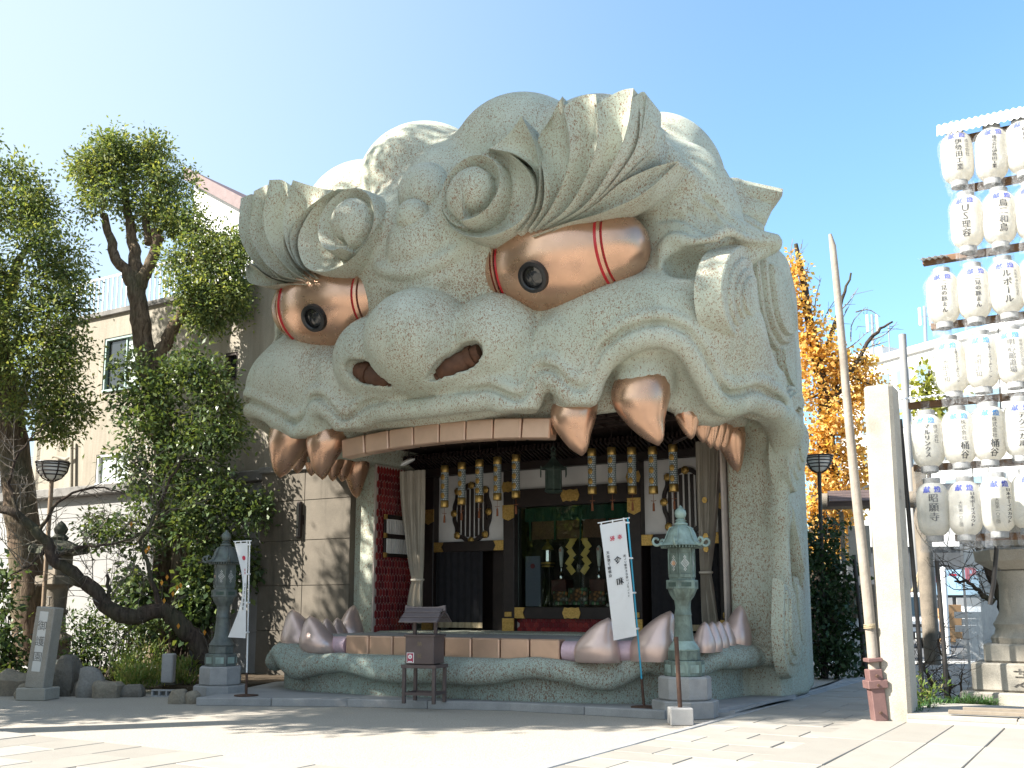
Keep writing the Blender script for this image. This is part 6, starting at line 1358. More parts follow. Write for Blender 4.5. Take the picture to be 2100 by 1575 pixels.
# apartment block with roof aerials
a0 = D(1800, 745, 72); a1 = D(1962, 735, 66); ab = empty('apartment_block', (a0[0], 72, 0), math.atan2(a1[1]-a0[1], a1[0]-a0[0]), 'pale apartment block with blue tinted windows and roof aerials behind the pillar', 'building')
lw = np.linalg.norm((a1-a0)[:2]); ht = a0[2]; M['bld_white'] = varied('pale_tile_facade', (.62, .62, .61), (.55, .55, .55), .5, .8, 0, 0); M['bld_glass'] = new_mat('bluish_windows', (.16, .24, .30), .12, 0, .7)[0]
MB().box((lw/2+2, 6, ht/2), (lw+12, 12, ht)).build('wall', M['bld_white'], ab); MB().box((lw/2+2, 5.9, ht+.25), (lw+12.4, 12.3, .5), bev=.03).build('roof_edge', M['bld_white'], ab)
for r_ in range(6):
    for k in range(7):
        wo = MB().box((-1.2+k*1.75, -.03, ht-1.6-r_*2.7), (1.15, .16, 1.35)).build('window', M['hub'], ab); MB().box((-1.2+k*1.75, -.09, ht-1.6-r_*2.7), (1.0, .1, 1.2)).build('pane', M['bld_glass'], wo)
MB().box((-2.4, 3, ht+.8), (3.4, 3.5, 1.6)).build('stair_house', M['bld_white'], ab)
for (px, y1, Y, r, nm, lab) in ((1788, 645, 72, .11, 'roof_aerial', 'grey roof aerial with twin panels on the apartment block, left one'), (1822, 665, 72, .05, 'roof_aerial', 'thin whip aerial in the middle of the apartment roof'), (1896, 628, 70, .13, 'roof_aerial', 'tall lattice roof aerial left of the lantern rack')):
    b_ = D(px+4, 745, Y); tp = D(px, y1, Y)-b_; t = empty(nm, b_, 0, lab, 'aerial', 'roof aerials'); MB().tube([(0, 0, 0), tp], r, 8).build('mast', M['hub'], t)
    if r > .06:
        for s in (-1, 1): MB().box((tp[0]*.8+s*.35, 0, tp[2]*.82), (.16, .16, 1.3), bev=.03).build('panel', M['white_paint'], t); MB().box((tp[0]*.8+s*.18, 0, tp[2]*.82), (.4, .05, .05)).build('arm', M['hub'], t)
pole(1881, 1240, 686, 44, .16, M['concrete'], 'utility_pole', 'pale concrete utility pole rising before the apartment block', 'pole')
# torii beam, small roof, stone fence beside the ginkgo
p = D(1718, 1027, 27); t = empty('stone_torii', (p[0]+1.2, 27, 0), R(-8), 'brown stone torii with round crossbeam behind the pole lamp', 'torii'); MB().tube([(-1.6, 0, p[2]), (1.9, 0, p[2]+.03)], .22, 16).build('crossbeam', M['old_stone'], t, 60); MB().tube([(1.0, 0, 0), (.95, 0, p[2])], .2, 14).build('pillar', M['old_stone'], t, 60); MB().box((.95, 0, p[2]+.55), (.3, .28, .7), bev=.02).build('strut', M['old_stone'], t)
p = D(1757, 1020, 25); t = empty('roofed_notice', (p[0], 25, 0), R(-14), 'small timber roofed notice structure between timber pole and torii', 'notice'); 
for s in (-1, 1): MB().box((s*.38, 0, 1.9), (.10, .10, 3.8)).build('post', M['old_stone'], t)
rf = MB()
for s in (-1, 1):
    for k in range(4): rf.box((0, s*(.12+k*.13), p[2]+.12-k*.075), (1.35, .17, .03), rx=-s*R(28))
rf.build('roof', M['brown_metal'], t); MB().box((.0, -.06, 2.95), (.50, .05, 1.0)).build('board', M['granite_pale'], t); mb = MB(); put_text(mb, '献灯みその', .05, 3.4, .18, lambda x, y: (x, -.09, y)); mb.build('lettering', M['ink'], t, None, fixn=False)
for k in range(8):
    q = D(1722+k*10.5, 1338, 24.2-k*.15); o = MB().box((0, 0, 1.0), (.10, .16, 2.0+.0*k), bev=.01).build('fence_stone', M['old_stone'], None, None, (q[0], q[1], 0), R(-12)); tag(o, '%s upright brown stone slab of the fence, counted from the dark bush' % ['first', 'second', 'third', 'fourth', 'fifth', 'sixth', 'seventh', 'eighth'][k], 'fence post', 'stone fence slabs by the bush')
q = D(1762, 1348, 23.2); o = MB().box((0, 0, .62), (.34, .08, 1.24), bev=.01).build('white_board', M['white_paint'], None, None, (q[0]-.15, q[1], 0), R(-20)); tag(o, 'small white board leaning at the foot of the dark bush', 'board')
q = D(1764, 1345, 22); t = empty('iron_stand', (q[0]+.1, 22, 0), 0, 'thin dark iron stand with a collar beside the timber pole', 'stand'); MB().tube([(0, 0, 0), (-.12, 0, 2.6)], .045, 8).build('rod', M['black_pole'], t, 50); MB().lathe([(.0, .95), (.16, .96), (.16, 1.06), (0, 1.07)], 12, (-.04, 0, 0)).build('collar', M['black_pole'], t, 40); MB().lathe([(0, 0), (.22, 0), (.22, .03), (0, .04)], 16).build('foot', M['black_pole'], t, 40)
# ================================================================== trees and plants
def leafmat(name, cols, trans=.45, rough=.55):
    m, nt, b = new_mat(name, cols[0], rough, 0, .35); out = nt.nodes['Material Output']; ge = _nd(nt, 'ShaderNodeNewGeometry'); rnd = ge.outputs['Random Per Island']
    v = coords(nt); big = noise(nt, v, .9, 3, .6); f = _nd(nt, 'ShaderNodeMath', operation='MULTIPLY_ADD', ins={0: big, 1: .9, 2: -.45}); f2 = _nd(nt, 'ShaderNodeMath', operation='ADD', ins={0: f.outputs[0], 1: rnd}); n = len(cols)
    col = ramp(nt, f2.outputs[0], [(i/(n-1) if n > 1 else 0, c) for i, c in enumerate(cols)]); nt.links.new(col, b.inputs[0])
    tc = mix(nt, 1.0, col, (1.25, 1.2, .55), 'MULTIPLY'); tr = _nd(nt, 'ShaderNodeBsdfTranslucent', ins={'Color': tc}); mx = _nd(nt, 'ShaderNodeMixShader', ins={0: trans, 1: b.outputs[0], 2: tr.outputs[0]}); nt.links.new(mx.outputs[0], out.inputs[0]); return m
M['camphor'] = leafmat('camphor_leaf', [(.072, .11, .045), (.115, .16, .06), (.175, .215, .075), (.30, .31, .11)]); M['darkleaf'] = leafmat('dark_glossy_leaf', [(.045, .075, .032), (.065, .105, .04), (.10, .14, .05), (.16, .195, .065)], .3, .35)
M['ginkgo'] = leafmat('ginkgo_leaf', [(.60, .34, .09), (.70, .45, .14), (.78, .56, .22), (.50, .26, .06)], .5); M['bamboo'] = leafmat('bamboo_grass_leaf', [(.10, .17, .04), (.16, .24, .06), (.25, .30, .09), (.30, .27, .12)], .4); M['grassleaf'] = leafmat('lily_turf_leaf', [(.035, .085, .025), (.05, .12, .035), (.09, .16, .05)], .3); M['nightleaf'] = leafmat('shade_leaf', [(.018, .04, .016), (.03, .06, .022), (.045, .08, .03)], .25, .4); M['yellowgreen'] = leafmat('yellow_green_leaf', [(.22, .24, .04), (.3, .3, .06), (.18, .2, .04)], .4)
def bark(name, c1, c2):
    m, nt, b = new_mat(name, c1, .95, 0, .1); v = coords(nt, (1, 1, .22)); n1 = noise(nt, v, 16, 5, .65, .6); n2 = noise(nt, coords(nt), 1.3, 4); col = mix(nt, ramp(nt, n1, [(.35, 0), (.62, 1)]), c2, c1); col = mix(nt, ramp(nt, n2, [(.45, 0), (.7, .6)]), col, (.075, .085, .05)); nt.links.new(col, b.inputs[0]); bump(nt, b, n1, .9, .05); return m
M['bark'] = bark('brown_bark', (.19, .14, .10), (.065, .045, .033)); M['bark_dark'] = bark('dark_bark', (.085, .065, .052), (.035, .026, .022)); M['twig'] = bark('grey_twig', (.26, .225, .19), (.15, .125, .105))
def leaf_mesh(name, C, N, size, asp, mat, sig, rg, up=.35, droop=.25):
    """leaf-shaped quads scattered round cluster centres"""
    k = np.repeat(np.arange(len(C)), N); n = len(k); off = rg.normal(0, 1, (n, 3))*np.asarray(sig); P = C[k]+off
    d = off/(np.linalg.norm(off, axis=1)[:, None]+1e-6)*.8+rg.normal(0, .6, (n, 3)); d[:, 2] -= droop; d /= np.linalg.norm(d, axis=1)[:, None]
    nrm = rg.normal(0, .55, (n, 3)); nrm[:, 2] += up*2; s = np.cross(d, nrm); s /= np.linalg.norm(s, axis=1)[:, None]+1e-6; nn = np.cross(s, d)
    L_ = size*rg.uniform(.65, 1.3, n)[:, None]; w = L_*asp*.5
    V = np.stack([P, P+d*L_*.5+s*w+nn*L_*.10, P+d*L_, P+d*L_*.5-s*w+nn*L_*.10], 1).reshape(-1, 3); F = np.arange(4*n).reshape(n, 4)
    return raw_mesh(name, V, F, mat)
def P3(px, py, y, dy=0): return D(px, py, y+dy)
def tree(name, label, cat, y0, base, limbs, blobs, leaf, nleaf, size, seed, barkm='bark', asp=.45, sig=.17, dens=1.0, group=None, twigs=5, droop=.25, trunkn=10):
    rg = np.random.default_rng(seed); b = np.array(base, float); t = empty(name, b, 0, label, cat, group); mb = MB(); pts = []
    for limb in limbs:
        P = np.array([P3(x, y, y0, dy)-b for x, y, dy in limb[0]]); n = max(4, len(P)*4); c = catmull(P, n); c[1:-1] += rg.normal(0, .02, (n-2, 3)); r = np.linspace(limb[1], limb[2], n)*(1+rg.normal(0, .03, n))*y0/2100.
        if len(limb) > 3: r[0] *= limb[3]; r[1] *= 1+(limb[3]-1)*.4
        mb.tube(c, r, trunkn); pts += [(q, rr) for q, rr in zip(c, r)]
    PT = np.array([p for p, _ in pts]); PR = np.array([r for _, r in pts]); C = []
    for (px, py, rp, dy) in blobs:
        c = P3(px, py, y0, dy)-b; rad = rp*y0/2100.; nc = max(4, int(dens*11*rad**2+5)); u = rg.normal(0, 1, (nc, 3)); u /= np.linalg.norm(u, axis=1)[:, None]; u[:, 2] *= .85; cc = c+u*rad*rg.uniform(.25, 1.0, nc)[:, None]**.55; C.append(cc)
        i = np.argmin(((PT-c)**2).sum(1)); r0 = min(PR[i]*.6, .05); mid = (PT[i]+c)/2+rg.normal(0, .12, 3); mb.tube(catmull([PT[i], mid, c], 7), np.linspace(r0, .016, 7), 6, cap=False)
        for q in cc[:twigs]: mb.tube(catmull([c, (c+q)/2+rg.normal(0, .08, 3), q], 5), np.linspace(.014, .005, 5), 4, cap=False)
    mb.build('trunk', M[barkm], t, 60, fixn=False); C = np.vstack(C)
    link('crown', leaf_mesh('crown', C, nleaf, size, asp, M[leaf], sig, rg, droop=droop), t); return t
# planting bed behind the rocks
M['soil'] = gravel('dark_leaf_mould', (.10, .075, .05), (.05, .038, .028)); bp = [G(0, 1418), G(130, 1415), G(300, 1412), G(395, 1420), W(-4.6, 1.2), W(-4.6, 2.7), W(-17, 2.9), np.array([-20, 16, 0])]
polyslab('planting_bed', bp, -.05, .09, M['soil'])
# tall camphor: two tall forked trunks, crown of light clumps
YC = 23.6
tree('camphor_tree', 'tall forked camphor tree with yellow green crown in front of the stucco building', 'tree', YC, D(338, 1345, YC)*[1, 1, 0],
  [([(340, 1360, 0), (332, 1230, 0), (350, 1090, 0), (345, 960, .1), (322, 830, .1), (300, 740, 0), (287, 660, 0), (280, 590, 0)], 30, 18, 1.6), ([(278, 600, 0), (262, 560, 0), (235, 525, 0), (222, 480, .1), (214, 440, .2)], 15, 7), ([(282, 600, 0), (278, 550, .1), (275, 500, .2), (262, 430, .3), (255, 380, .3)], 17, 6), ([(285, 590, 0), (305, 545, -.1), (322, 505, -.1), (318, 470, -.1)], 14, 9), ([(318, 480, 0), (340, 465, 0), (358, 490, 0)], 8, 4), ([(305, 500, 0), (300, 440, .2), (318, 390, .2), (345, 350, .3)], 9, 4),
   ([(318, 800, 0), (330, 730, -.2), (352, 680, -.3), (378, 635, -.4), (400, 615, -.4)], 16, 10), ([(380, 635, -.4), (430, 620, -.5), (455, 575, -.5), (480, 540, -.5)], 8, 3), ([(395, 620, -.4), (420, 580, -.4), (440, 540, -.4), (470, 510, -.3)], 8, 3)],
  [(235, 330, 60, .2), (185, 360, 50, 0), (290, 330, 50, .3), (345, 370, 48, .2), (215, 410, 62, -.2), (290, 420, 60, .4), (350, 440, 58, 0), (400, 470, 50, -.2), (385, 530, 46, -.4), (440, 520, 48, -.3), (490, 500, 36, -.3), (500, 560, 42, -.4), (450, 600, 46, -.5), (390, 590, 38, -.6), (480, 620, 34, -.4), (405, 650, 28, -.5), (235, 300, 34, .2), (320, 310, 28, .3), (440, 655, 20, -.5)],
  'camphor', 170, .105, 11, asp=.48, sig=.17, dens=1.6)
# lower leafy tree wrapping the same trunk
YE = 22.4
tree('evergreen_tree', 'dense dark evergreen tree with drooping clumps before the pale concrete wall', 'tree', YE, D(352, 1340, YE)*[1, 1, 0],
  [([(365, 1350, 0), (360, 1230, 0), (368, 1140, 0), (360, 1040, 0), (352, 960, 0), (340, 900, 0)], 17, 9, 1.3), ([(340, 920, 0), (300, 880, 0), (285, 840, 0)], 8, 4), ([(350, 980, 0), (385, 920, -.1), (400, 880, -.1), (430, 830, -.1)], 9, 3), ([(352, 1000, 0), (420, 1000, -.2), (470, 1010, -.2)], 6, 3), ([(430, 1330, 0), (405, 1230, 0), (385, 1140, 0), (372, 1060, 0)], 17, 10, 1.3), ([(316, 1340, .3), (318, 1200, .3), (322, 1060, .3), (330, 980, .2)], 8, 6)],
  [(275, 755, 30, 0), (310, 810, 42, 0), (268, 820, 30, .1), (385, 740, 20, -.2), (400, 790, 44, -.2), (450, 770, 26, -.2), (460, 820, 40, -.3), (350, 850, 50, -.2), (290, 880, 50, -.2), (420, 870, 50, -.4), (480, 880, 36, -.4), (350, 930, 46, -.3), (275, 950, 44, -.2), (410, 950, 40, -.4), (300, 1010, 42, -.3), (360, 1010, 36, -.4), (430, 1030, 40, -.5), (490, 1030, 40, -.5), (525, 1040, 24, -.5), (380, 1070, 34, -.5), (205, 1085, 28, -.2), (250, 1090, 34, -.3), (310, 1090, 30, -.3), (425, 1100, 30, -.6), (340, 770, 18, 0)],
  'darkleaf', 78, .13, 12, asp=.48, sig=.18, dens=1.5)
# big tree at the left edge, spreading out of the frame
YL = 23.0
tree('broad_tree', 'large broad leaved tree with thick ridged trunk cut by the left edge', 'tree', YL, D(70, 1380, YL)*[1, 1, 0],
  [([(50, 1400, 0), (62, 1290, 0), (52, 1150, 0), (38, 1000, 0), (22, 880, 0), (8, 780, 0), (-5, 700, 0)], 38, 24, 1.7), ([(20, 870, 0), (40, 830, 0), (52, 790, 0), (60, 740, -.2)], 15, 6), ([(0, 740, 0), (40, 700, -.3), (90, 690, -.4), (130, 700, -.4)], 13, 4), ([(-5, 720, 0), (30, 560, .2), (60, 500, .2)], 16, 5), ([(-5, 720, 0), (-120, 560, -.3), (-220, 480, -.5)], 20, 7), ([(-5, 720, 0), (-30, 500, 0), (-20, 380, 0)], 18, 5), ([(-5, 740, 0), (-150, 700, -1), (-280, 640, -1.6)], 15, 5)],
  [(20, 350, 30, 0), (60, 400, 44, 0), (20, 440, 56, -.3), (90, 450, 44, .1), (60, 510, 58, -.4), (130, 520, 42, 0), (10, 560, 56, -.5), (140, 560, 26, -.2), (90, 590, 56, -.5), (150, 620, 44, -.4), (40, 650, 56, -.5), (110, 680, 50, -.6), (20, 730, 56, -.6), (80, 750, 52, -.7), (140, 740, 44, -.5), (120, 800, 44, -.6), (50, 820, 40, -.7), (150, 840, 30, -.5), (100, 860, 26, -.6), (120, 880, 16, -.4),
   (-60, 420, 90, 0), (-160, 430, 110, -.6), (-260, 480, 100, -1), (-80, 560, 100, -.4), (-190, 600, 110, -.8), (-300, 620, 110, -1.4), (-100, 700, 90, -.8), (-220, 740, 90, -1.2), (-340, 720, 90, -1.8), (-90, 310, 80, .3), (-200, 330, 80, 0)],
  'camphor', 140, .11, 13, asp=.46, sig=.19, dens=1.3)
# tall trees beyond the left edge: their shade falls across the court and the lion face, and they show in the shrine glass
for k, (x, y, z0, z1, rr, nc, lab) in enumerate([(-12.0, 11.3, 8.0, 19.4, 1.9, 330, 'tallest leafy tree outside the left edge, mirrored in the shrine glass'), (-12.8, 15.0, 4.0, 14.6, 2.8, 320, 'lower leafy tree outside the left edge, mirrored in the shrine glass')]):
    rg = np.random.default_rng(30+k); t = empty('leafy_tree', (x, y, 0), 0, lab, 'tree'); mb = MB(); mb.tube([(0, 0, 0), (.1, 0, z1*.25), (0, .2, z1*.5), (.2, .1, z1*.9)], [.42, .32, .24, .06], 10); cs = []
    for i in range(26):
        q = i/25; zc_ = z0+(z1-z0)*q; ra = rr*(.45+.55*math.sin(math.pi*min(1, .12+.8*q)))*rg.uniform(.35, 1.0); an = i*2.4; c = np.array([ra*math.cos(an), ra*math.sin(an), zc_]); mb.tube(catmull([(0, .1, max(1.5, zc_-1.6)), c*[.6, .6, 1]+np.array([0, 0, -.4]), c], 6), np.linspace(.09, .02, 6), 6); u = rg.normal(0, 1, (nc//10, 3)); u /= np.linalg.norm(u, axis=1)[:, None]; cs.append(c+u*rg.uniform(.4, 1.15, len(u))[:, None])
    mb.build('trunk', M['bark'], t, 60, fixn=False); link('crown', leaf_mesh('crown', np.vstack(cs), 70, .2, .5, M['camphor'], .3, rg), t)
for k, (x, y, lab) in enumerate([(-21, 11.0, 'first bushy tree of the row far left, seen only in the shrine glass'), (-20, 6.0, 'second bushy tree of the row far left, seen only in the shrine glass'), (-19, 1.0, 'third bushy tree of the row far left, seen only in the shrine glass'), (-24, 15.5, 'last bushy tree of the row far left, seen only in the shrine glass')]):
    rg = np.random.default_rng(70+k); t = empty('bushy_tree', (x, y, 0), 0, lab, 'tree', 'bushy trees far left of the court'); u = rg.normal(0, 1, (260, 3)); u /= np.linalg.norm(u, axis=1)[:, None]; C = u*rg.uniform(.3, 1, 260)[:, None]**.4*np.array([2.4, 2.7, 3.6])+np.array([0, 0, 4.0])
    MB().tube([(0, 0, 0), (.1, 0, 3), (0, 0, 6)], [.3, .2, .06], 8).build('trunk', M['bark_dark'], t, 60, fixn=False); link('crown', leaf_mesh('crown', C, 45, .34, .5, M['darkleaf'], .3, rg), t)
# ginkgo
YG = 29
tree('ginkgo_tree', 'golden orange ginkgo tree with sparse upper twigs behind the right flank', 'tree', YG, D(1680, 1340, YG)*[1, 1, 0],
  [([(1672, 1370, 0), (1672, 1150, 0), (1690, 950, 0), (1690, 820, 0), (1668, 700, 0), (1648, 580, 0), (1632, 500, 0)], 22, 4, 1.3), ([(1700, 1360, .5), (1712, 1100, .5), (1705, 900, .4), (1712, 780, .3)], 14, 6), ([(1690, 850, 0), (1740, 770, -.3), (1790, 690, -.3), (1830, 660, -.3)], 7, 2), ([(1680, 760, 0), (1720, 640, 0), (1745, 560, 0)], 6, 2)],
  [(1620, 590, 26, 0), (1640, 630, 30, 0), (1610, 640, 24, 0), (1660, 680, 28, 0), (1640, 700, 30, 0), (1685, 720, 28, 0), (1650, 745, 34, 0), (1715, 740, 28, 0), (1740, 770, 26, 0), (1690, 785, 32, 0), (1660, 810, 34, -.3), (1730, 820, 30, 0), (1760, 810, 22, 0), (1700, 870, 34, -.3), (1740, 880, 28, -.2), (1660, 890, 28, -.3), (1720, 930, 34, -.3), (1680, 960, 30, -.3), (1755, 920, 22, 0), (1770, 960, 20, 0), (1700, 1010, 28, -.3), (1745, 985, 24, -.2), (1665, 1030, 22, -.3), (1740, 1060, 22, 0), (1690, 1080, 24, 0), (1720, 1110, 26, 0), (1670, 1130, 18, 0), (1790, 790, 14, 0), (1770, 745, 14, 0), (1625, 555, 12, 0)],
  'ginkgo', 60, .125, 14, 'bark_dark', asp=.85, sig=.20, dens=1.0, twigs=6, droop=.5)
rg = np.random.default_rng(5); tw = MB()
gk = [o for o in bpy.data.objects if o.name.startswith('ginkgo_tree')][0]; gb = np.array(gk.location)
for (x, y, dx, dy_) in [(1632, 560, -6, -70), (1640, 560, 4, -60), (1625, 575, -12, -50), (1650, 600, 8, -60), (1670, 640, 14, -70), (1690, 660, 26, -50), (1700, 690, 40, -60), (1730, 720, 50, -40), (1760, 720, 60, -20), (1745, 700, 30, -70), (1780, 700, 60, -40), (1720, 640, 40, -50), (1755, 640, 50, 10), (1715, 740, 60, 10), (1618, 600, -10, -60)]:
    a = P3(x, y, YG)-gb; b_ = P3(x+dx, y+dy_, YG, rg.uniform(-.4, .4))-gb; m_ = (a+b_)/2+rg.normal(0, .08, 3); tw.tube(catmull([a, m_, b_], 6), np.linspace(.022, .008, 6), 5)
    for q in range(3): s_ = a+(b_-a)*rg.uniform(.3, .9); tw.tube([s_, s_+(b_-a)*.25+rg.normal(0, .15, 3)], [.009, .004], 4)
tw.build('bare_twigs', M['twig'], gk, 60, fixn=False)
# dark bush by the pole lamp
tree('dark_shrub', 'tall dark evergreen shrub in shade between the hall and the stone fence', 'shrub', 22.3, D(1690, 1385, 22.3)*[1, 1, 0], [([(1690, 1395, 0), (1690, 1280, 0), (1695, 1180, 0)], 5, 2), ([(1715, 1395, 0), (1720, 1300, 0)], 4, 2)],
  [(1665, 1120, 22, 0), (1690, 1090, 20, .2), (1700, 1140, 28, 0), (1670, 1180, 28, 0), (1720, 1180, 26, 0), (1690, 1220, 32, 0), (1730, 1230, 24, 0), (1665, 1260, 26, 0), (1710, 1280, 30, -.2), (1735, 1290, 20, 0), (1680, 1320, 28, -.1), (1720, 1340, 24, -.2), (1740, 1360, 18, -.4), (1680, 1360, 20, -.1)], 'nightleaf', 46, .15, 15, 'bark_dark', asp=.5, sig=.17, dens=1.3)
# bare plum at the right edge
def bare(name, label, y0, base, limbs, n1, seed, barkm, twigm=None, r2=.012, ln=.8, leaves=0):
    rg = np.random.default_rng(seed); b = np.array(base, float); t = empty(name, b, 0, label, 'tree'); mb = MB(); PT = []
    for limb in limbs:
        P = np.array([P3(x, y, y0, dy)-b for x, y, dy in limb[0]]); n = len(P)*4; c = catmull(P, n); c[1:-1] += rg.normal(0, .018, (n-2, 3)); r = np.linspace(limb[1], limb[2], n)*(1+rg.normal(0, .05, n))*y0/2100.; mb.tube(c, r, 9); w_ = 1 if len(limb) < 4 else limb[3]
        PT += [(c[i], c[min(i+1, n-1)]-c[max(i-1, 0)], r[i]) for i in range(n) for _ in range(w_)]
    mb.build('trunk', M[barkm], t, 60, fixn=False); tw = MB()
    def grow(p, d, r, l, lev):
        d = d/np.linalg.norm(d); pts = [p]
        for k in range(4): d = d+rg.normal(0, .22, 3)+np.array([0, 0, .04]); d /= np.linalg.norm(d); pts.append(pts[-1]+d*l/4)
        tw.tube(pts, np.linspace(r, r*.35, 5), 4, cap=False)
        if lev > 0:
            for k in range(rg.integers(2, 5)): i = rg.integers(1, 5); e = d+rg.normal(0, .8, 3); grow(pts[i], e, r*.6, l*rg.uniform(.4, .7), lev-1)
    for k in range(n1):
        p, tg, r = PT[rg.integers(len(PT))]; d = rg.normal(0, .8, 3)+np.array([0, -.1, .35])+tg/np.linalg.norm(tg)*.5; grow(p, d, min(r*.5, r2), ln*rg.uniform(.5, 1.2), 2)
    tw.build('twigs', M[twigm or barkm], t, 60, fixn=False); return t
YP = 18.0
bare('bare_plum_tree', 'dark bare plum tree with crooked limbs behind the pale stone lantern', YP, D(2092, 1330, YP)*[1, 1, 0], [([(2098, 1420, 0), (2085, 1320, 0), (2060, 1240, 0), (2040, 1190, 0), (2018, 1140, 0), (2000, 1100, .2)], 20, 7), ([(2062, 1250, 0), (2058, 1200, 0), (2070, 1160, -.2), (2095, 1150, -.3)], 9, 5), ([(2068, 1260, 0), (2064, 1180, .2), (2070, 1090, .3)], 12, 6), ([(2040, 1235, 0), (2010, 1215, 0), (1985, 1190, .1), (1958, 1192, .1)], 6, 2)], 26, 21, 'bark_dark', None, .014, .85)
# crooked bare cherry before the evergreens
YB = 19.6
ch = bare('bare_cherry_tree', 'crooked bare cherry with a low branch sweeping left across the planting bed', YB, D(425, 1345, YB)*[1, 1, 0], [([(428, 1360, 0), (400, 1315, 0), (365, 1275, -.1), (325, 1252, -.2), (275, 1268, -.3), (225, 1248, -.3), (185, 1205, -.3), (150, 1175, -.3), (112, 1150, -.4), (92, 1110, -.4), (68, 1080, -.4), (30, 1055, -.5), (-20, 1035, -.5)], 20, 8, 1), ([(330, 1250, -.2), (312, 1190, -.3), (298, 1140, -.3), (285, 1110, -.3)], 6, 3, 1), ([(285, 1110, -.3), (315, 1060, -.3), (345, 990, -.3), (380, 930, -.4)], 4.5, 2, 1), ([(220, 1250, -.3), (222, 1210, -.3), (218, 1180, -.3)], 5, 3, 2), ([(100, 1120, -.4), (60, 1160, -.5), (20, 1180, -.5)], 4, 1.5, 2), ([(80, 1090, -.4), (120, 1030, -.5), (190, 1000, -.5), (250, 1010, -.5)], 4, 1.2, 2), ([(40, 1060, -.5), (20, 980, -.5), (60, 900, -.5), (110, 860, -.5)], 4, 1.2, 2), ([(110, 1145, -.4), (170, 1120, -.4), (240, 1115, -.4), (300, 1090, -.4)], 4, 1.2, 2)], 62, 22, 'bark_dark', 'twig', .012, .95)
orange = leafmat('orange_dead_leaf', [(.55, .22, .03), (.65, .32, .05)], .4)
cb_ = np.array(ch.location); V = []; F = []
for (x, y) in [(269, 1069), (300, 1124), (305, 1118), (332, 1189), (337, 1226), (364, 1200), (371, 1195), (366, 1278), (420, 1291), (343, 1178), (355, 1212)]:
    p = P3(x, y, YB, -.5)-cb_; q = len(V); V += [p, p+np.array([.035, -.01, -.05]), p+np.array([0, 0, -.11]), p+np.array([-.035, .01, -.05])]; F.append((q, q+1, q+2, q+3))
link('dead_leaves', raw_mesh('dead_leaves', np.array(V), np.array(F), orange), ch)
# shrubs in the bed
def shrub(name, label, y0, blobs, leaf, n, size, seed, asp=.42, sig=.13, droop=.1, dens=2.2, up=.35):
    rg = np.random.default_rng(seed); b = D(blobs[0][0], 1400, y0)*[1, 1, 0]; t = empty(name, b, 0, label, 'shrub', None); C = []; mb = MB()
    for (px, py, rp, dy) in blobs:
        c = P3(px, py, y0, dy)-b; rad = rp*y0/2100.; nc = int(dens*14*rad**2+6); u = rg.normal(0, 1, (nc, 3)); u /= np.linalg.norm(u, axis=1)[:, None]; C.append(c+u*rad*rg.uniform(.2, 1, nc)[:, None]**.5)
        for k in range(3): mb.tube(catmull([(c[0]*.6+rg.normal(0, .08), c[1]*.6, .0), c*.8+rg.normal(0, .06, 3)*[1, 1, 0], c+rg.normal(0, .2, 3)], 5), np.linspace(.018, .006, 5), 5)
    mb.build('stems', M['bark_dark'], t, 60, fixn=False); link('foliage', leaf_mesh('foliage', np.vstack(C), n, size, asp, M[leaf], sig, rg, up=up, droop=droop), t); return t
shrub('dark_bush', 'rounded dark glossy bush between the old stone lantern and the cherry branch', 20.6, [(170, 1290, 34, 0), (220, 1270, 40, 0), (270, 1275, 40, .1), (190, 1330, 42, -.1), (240, 1330, 46, -.2), (290, 1320, 36, 0), (160, 1340, 26, 0), (305, 1280, 28, .2), (250, 1370, 30, -.2), (190, 1375, 26, -.1)], 'darkleaf', 34, .11, 41)
shrub('ivy_bush', 'broad leaved climbing shrub with light green leaves behind the left bronze lantern', 22.0, [(270, 1180, 28, 0), (300, 1200, 30, 0), (260, 1220, 26, 0), (400, 1170, 26, 0), (420, 1200, 32, 0), (400, 1240, 32, 0), (430, 1250, 26, 0), (500, 1150, 16, .3), (510, 1180, 14, .3), (475, 1120, 20, .3), (440, 1150, 20, .2), (300, 1240, 24, 0), (390, 1290, 26, 0)], 'darkleaf', 26, .16, 42, .6, .14, .5)
shrub('left_edge_shrub', 'mixed broad leaved shrub at the far left foot of the trunk', 20.0, [(8, 1300, 26, 0), (20, 1340, 30, 0), (-20, 1320, 40, 0), (5, 1240, 20, .3), (30, 1370, 18, -.1), (0, 1180, 20, .4)], 'darkleaf', 26, .16, 43, .5, .15, .3)
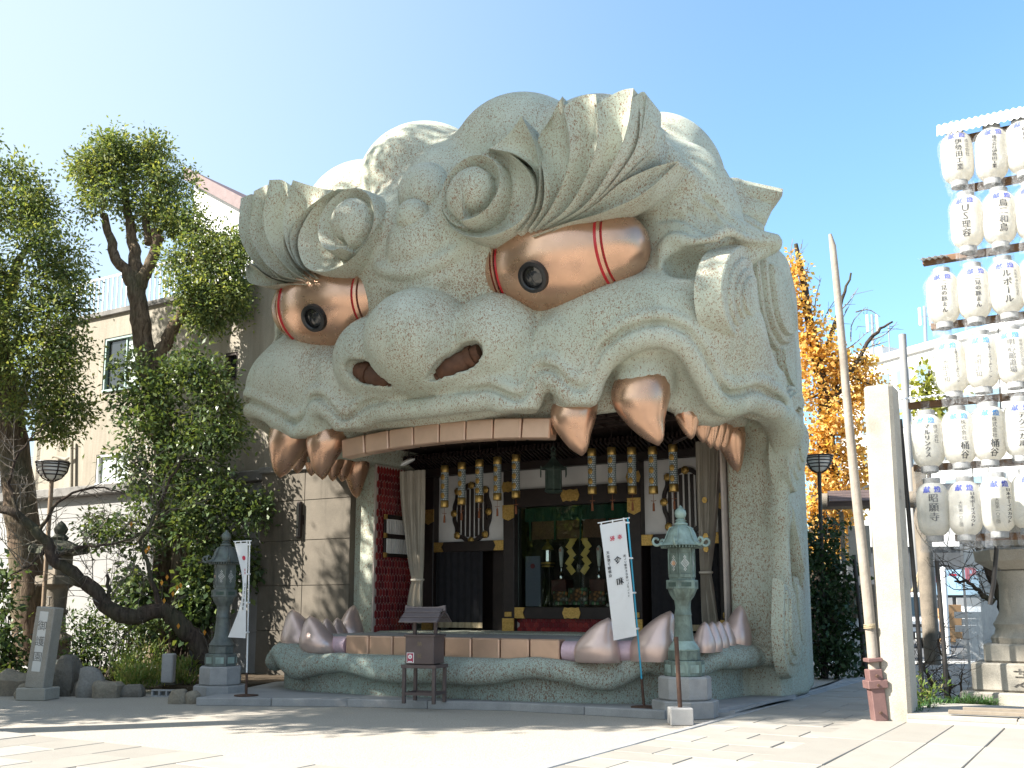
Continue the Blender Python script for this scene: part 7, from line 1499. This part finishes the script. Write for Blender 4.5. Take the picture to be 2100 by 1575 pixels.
def blades(name, label, pts, y0, n, ln, wd, mat, seed, cat='plant', lean=.5):
    rg = np.random.default_rng(seed); b = D(pts[0][0], 1405, y0)*[1, 1, 0]; t = empty(name, b, 0, label, cat); V = []; F = []
    for (px, py, rp, hh) in pts:
        c = G(px, py, .08)-b; rad = rp*y0/2100.
        for k in range(n):
            a = rg.uniform(0, 6.28); r = rad*math.sqrt(rg.uniform()); p = c+np.array([r*math.cos(a), r*math.sin(a), rg.uniform(0, hh)]); d = np.array([math.cos(a)*lean+rg.normal(0, .4), math.sin(a)*lean+rg.normal(0, .4), .9]); d /= np.linalg.norm(d); l = ln*rg.uniform(.6, 1.3); s = np.cross(d, [0, 0, 1]); s /= np.linalg.norm(s)+1e-6; w = wd*rg.uniform(.7, 1.2); m_ = p+d*l*.5; e = p+d*l+np.array([d[0]*.3*l, d[1]*.3*l, -.35*l]); q = len(V)
            V += [p-s*w*.3, p+s*w*.3, m_+s*w*.5, m_-s*w*.5, e]; F += [(q, q+1, q+2, q+3), (q+3, q+2, q+4, q+4)]
    V = np.array(V); me_ = bpy.data.meshes.new('leaves'); me_.from_pydata(V.tolist(), [], [f if f[2] != f[3] else f[:3] for f in F]); me_.materials.append(M[mat]); link('leaves', me_, t); return t
blades('bamboo_grass', 'tufted light green bamboo grass clump spilling over the flat rock', [(262, 1405, 32, .55), (300, 1400, 38, .75), (275, 1412, 30, .3), (330, 1400, 30, .4), (360, 1402, 26, .35), (385, 1405, 26, .45), (310, 1410, 36, .35)], 17.6, 260, .24, .026, 'bamboo', 51)
blades('lily_turf', 'dark grassy tuft along the terrace between pillar and pale stone lantern', [(1895, 1470, 16, .1), (1920, 1462, 18, .1), (1945, 1458, 20, .1), (1975, 1455, 20, .1), (2000, 1455, 20, .1), (2025, 1455, 14, .05), (1880, 1478, 10, .05)], 15.4, 130, .24, .014, 'grassleaf', 52, 'grass', .8)
shrub('low_nandina', 'small leafy shrub with yellow tips at the foot of the pillar', 15.0, [(1890, 1440, 18, 0), (1905, 1425, 14, 0), (1880, 1455, 16, 0)], 'bamboo', 16, .10, 53, .3, .1, .1)
bare('bare_bush', 'leafless dark bush between the black rack posts', 15.9, D(1915, 1440, 15.9)*[1, 1, 0], [([(1905, 1440, 0), (1903, 1390, 0), (1890, 1350, 0)], 5, 2), ([(1950, 1440, 0), (1945, 1390, 0), (1925, 1310, 0)], 4, 1.5), ([(1970, 1440, 0), (1975, 1380, 0)], 3, 1)], 36, 61, 'bark_dark', None, .008, .55)
tree('small_yellow_tree', 'small yellow green conical tree before the apartment block', 'tree', 50, D(1902, 1240, 50)*[1, 1, 0], [([(1905, 1300, 0), (1905, 1000, 0), (1905, 760, 0)], 7, 2)], [(1895, 790, 16, 0), (1910, 780, 16, 0), (1900, 830, 22, 0), (1915, 860, 24, 0), (1930, 820, 22, 0), (1890, 870, 20, 0), (1910, 910, 24, 0), (1940, 900, 26, 0)], 'yellowgreen', 20, .35, 16, 'bark_dark', .6, .4, .35)
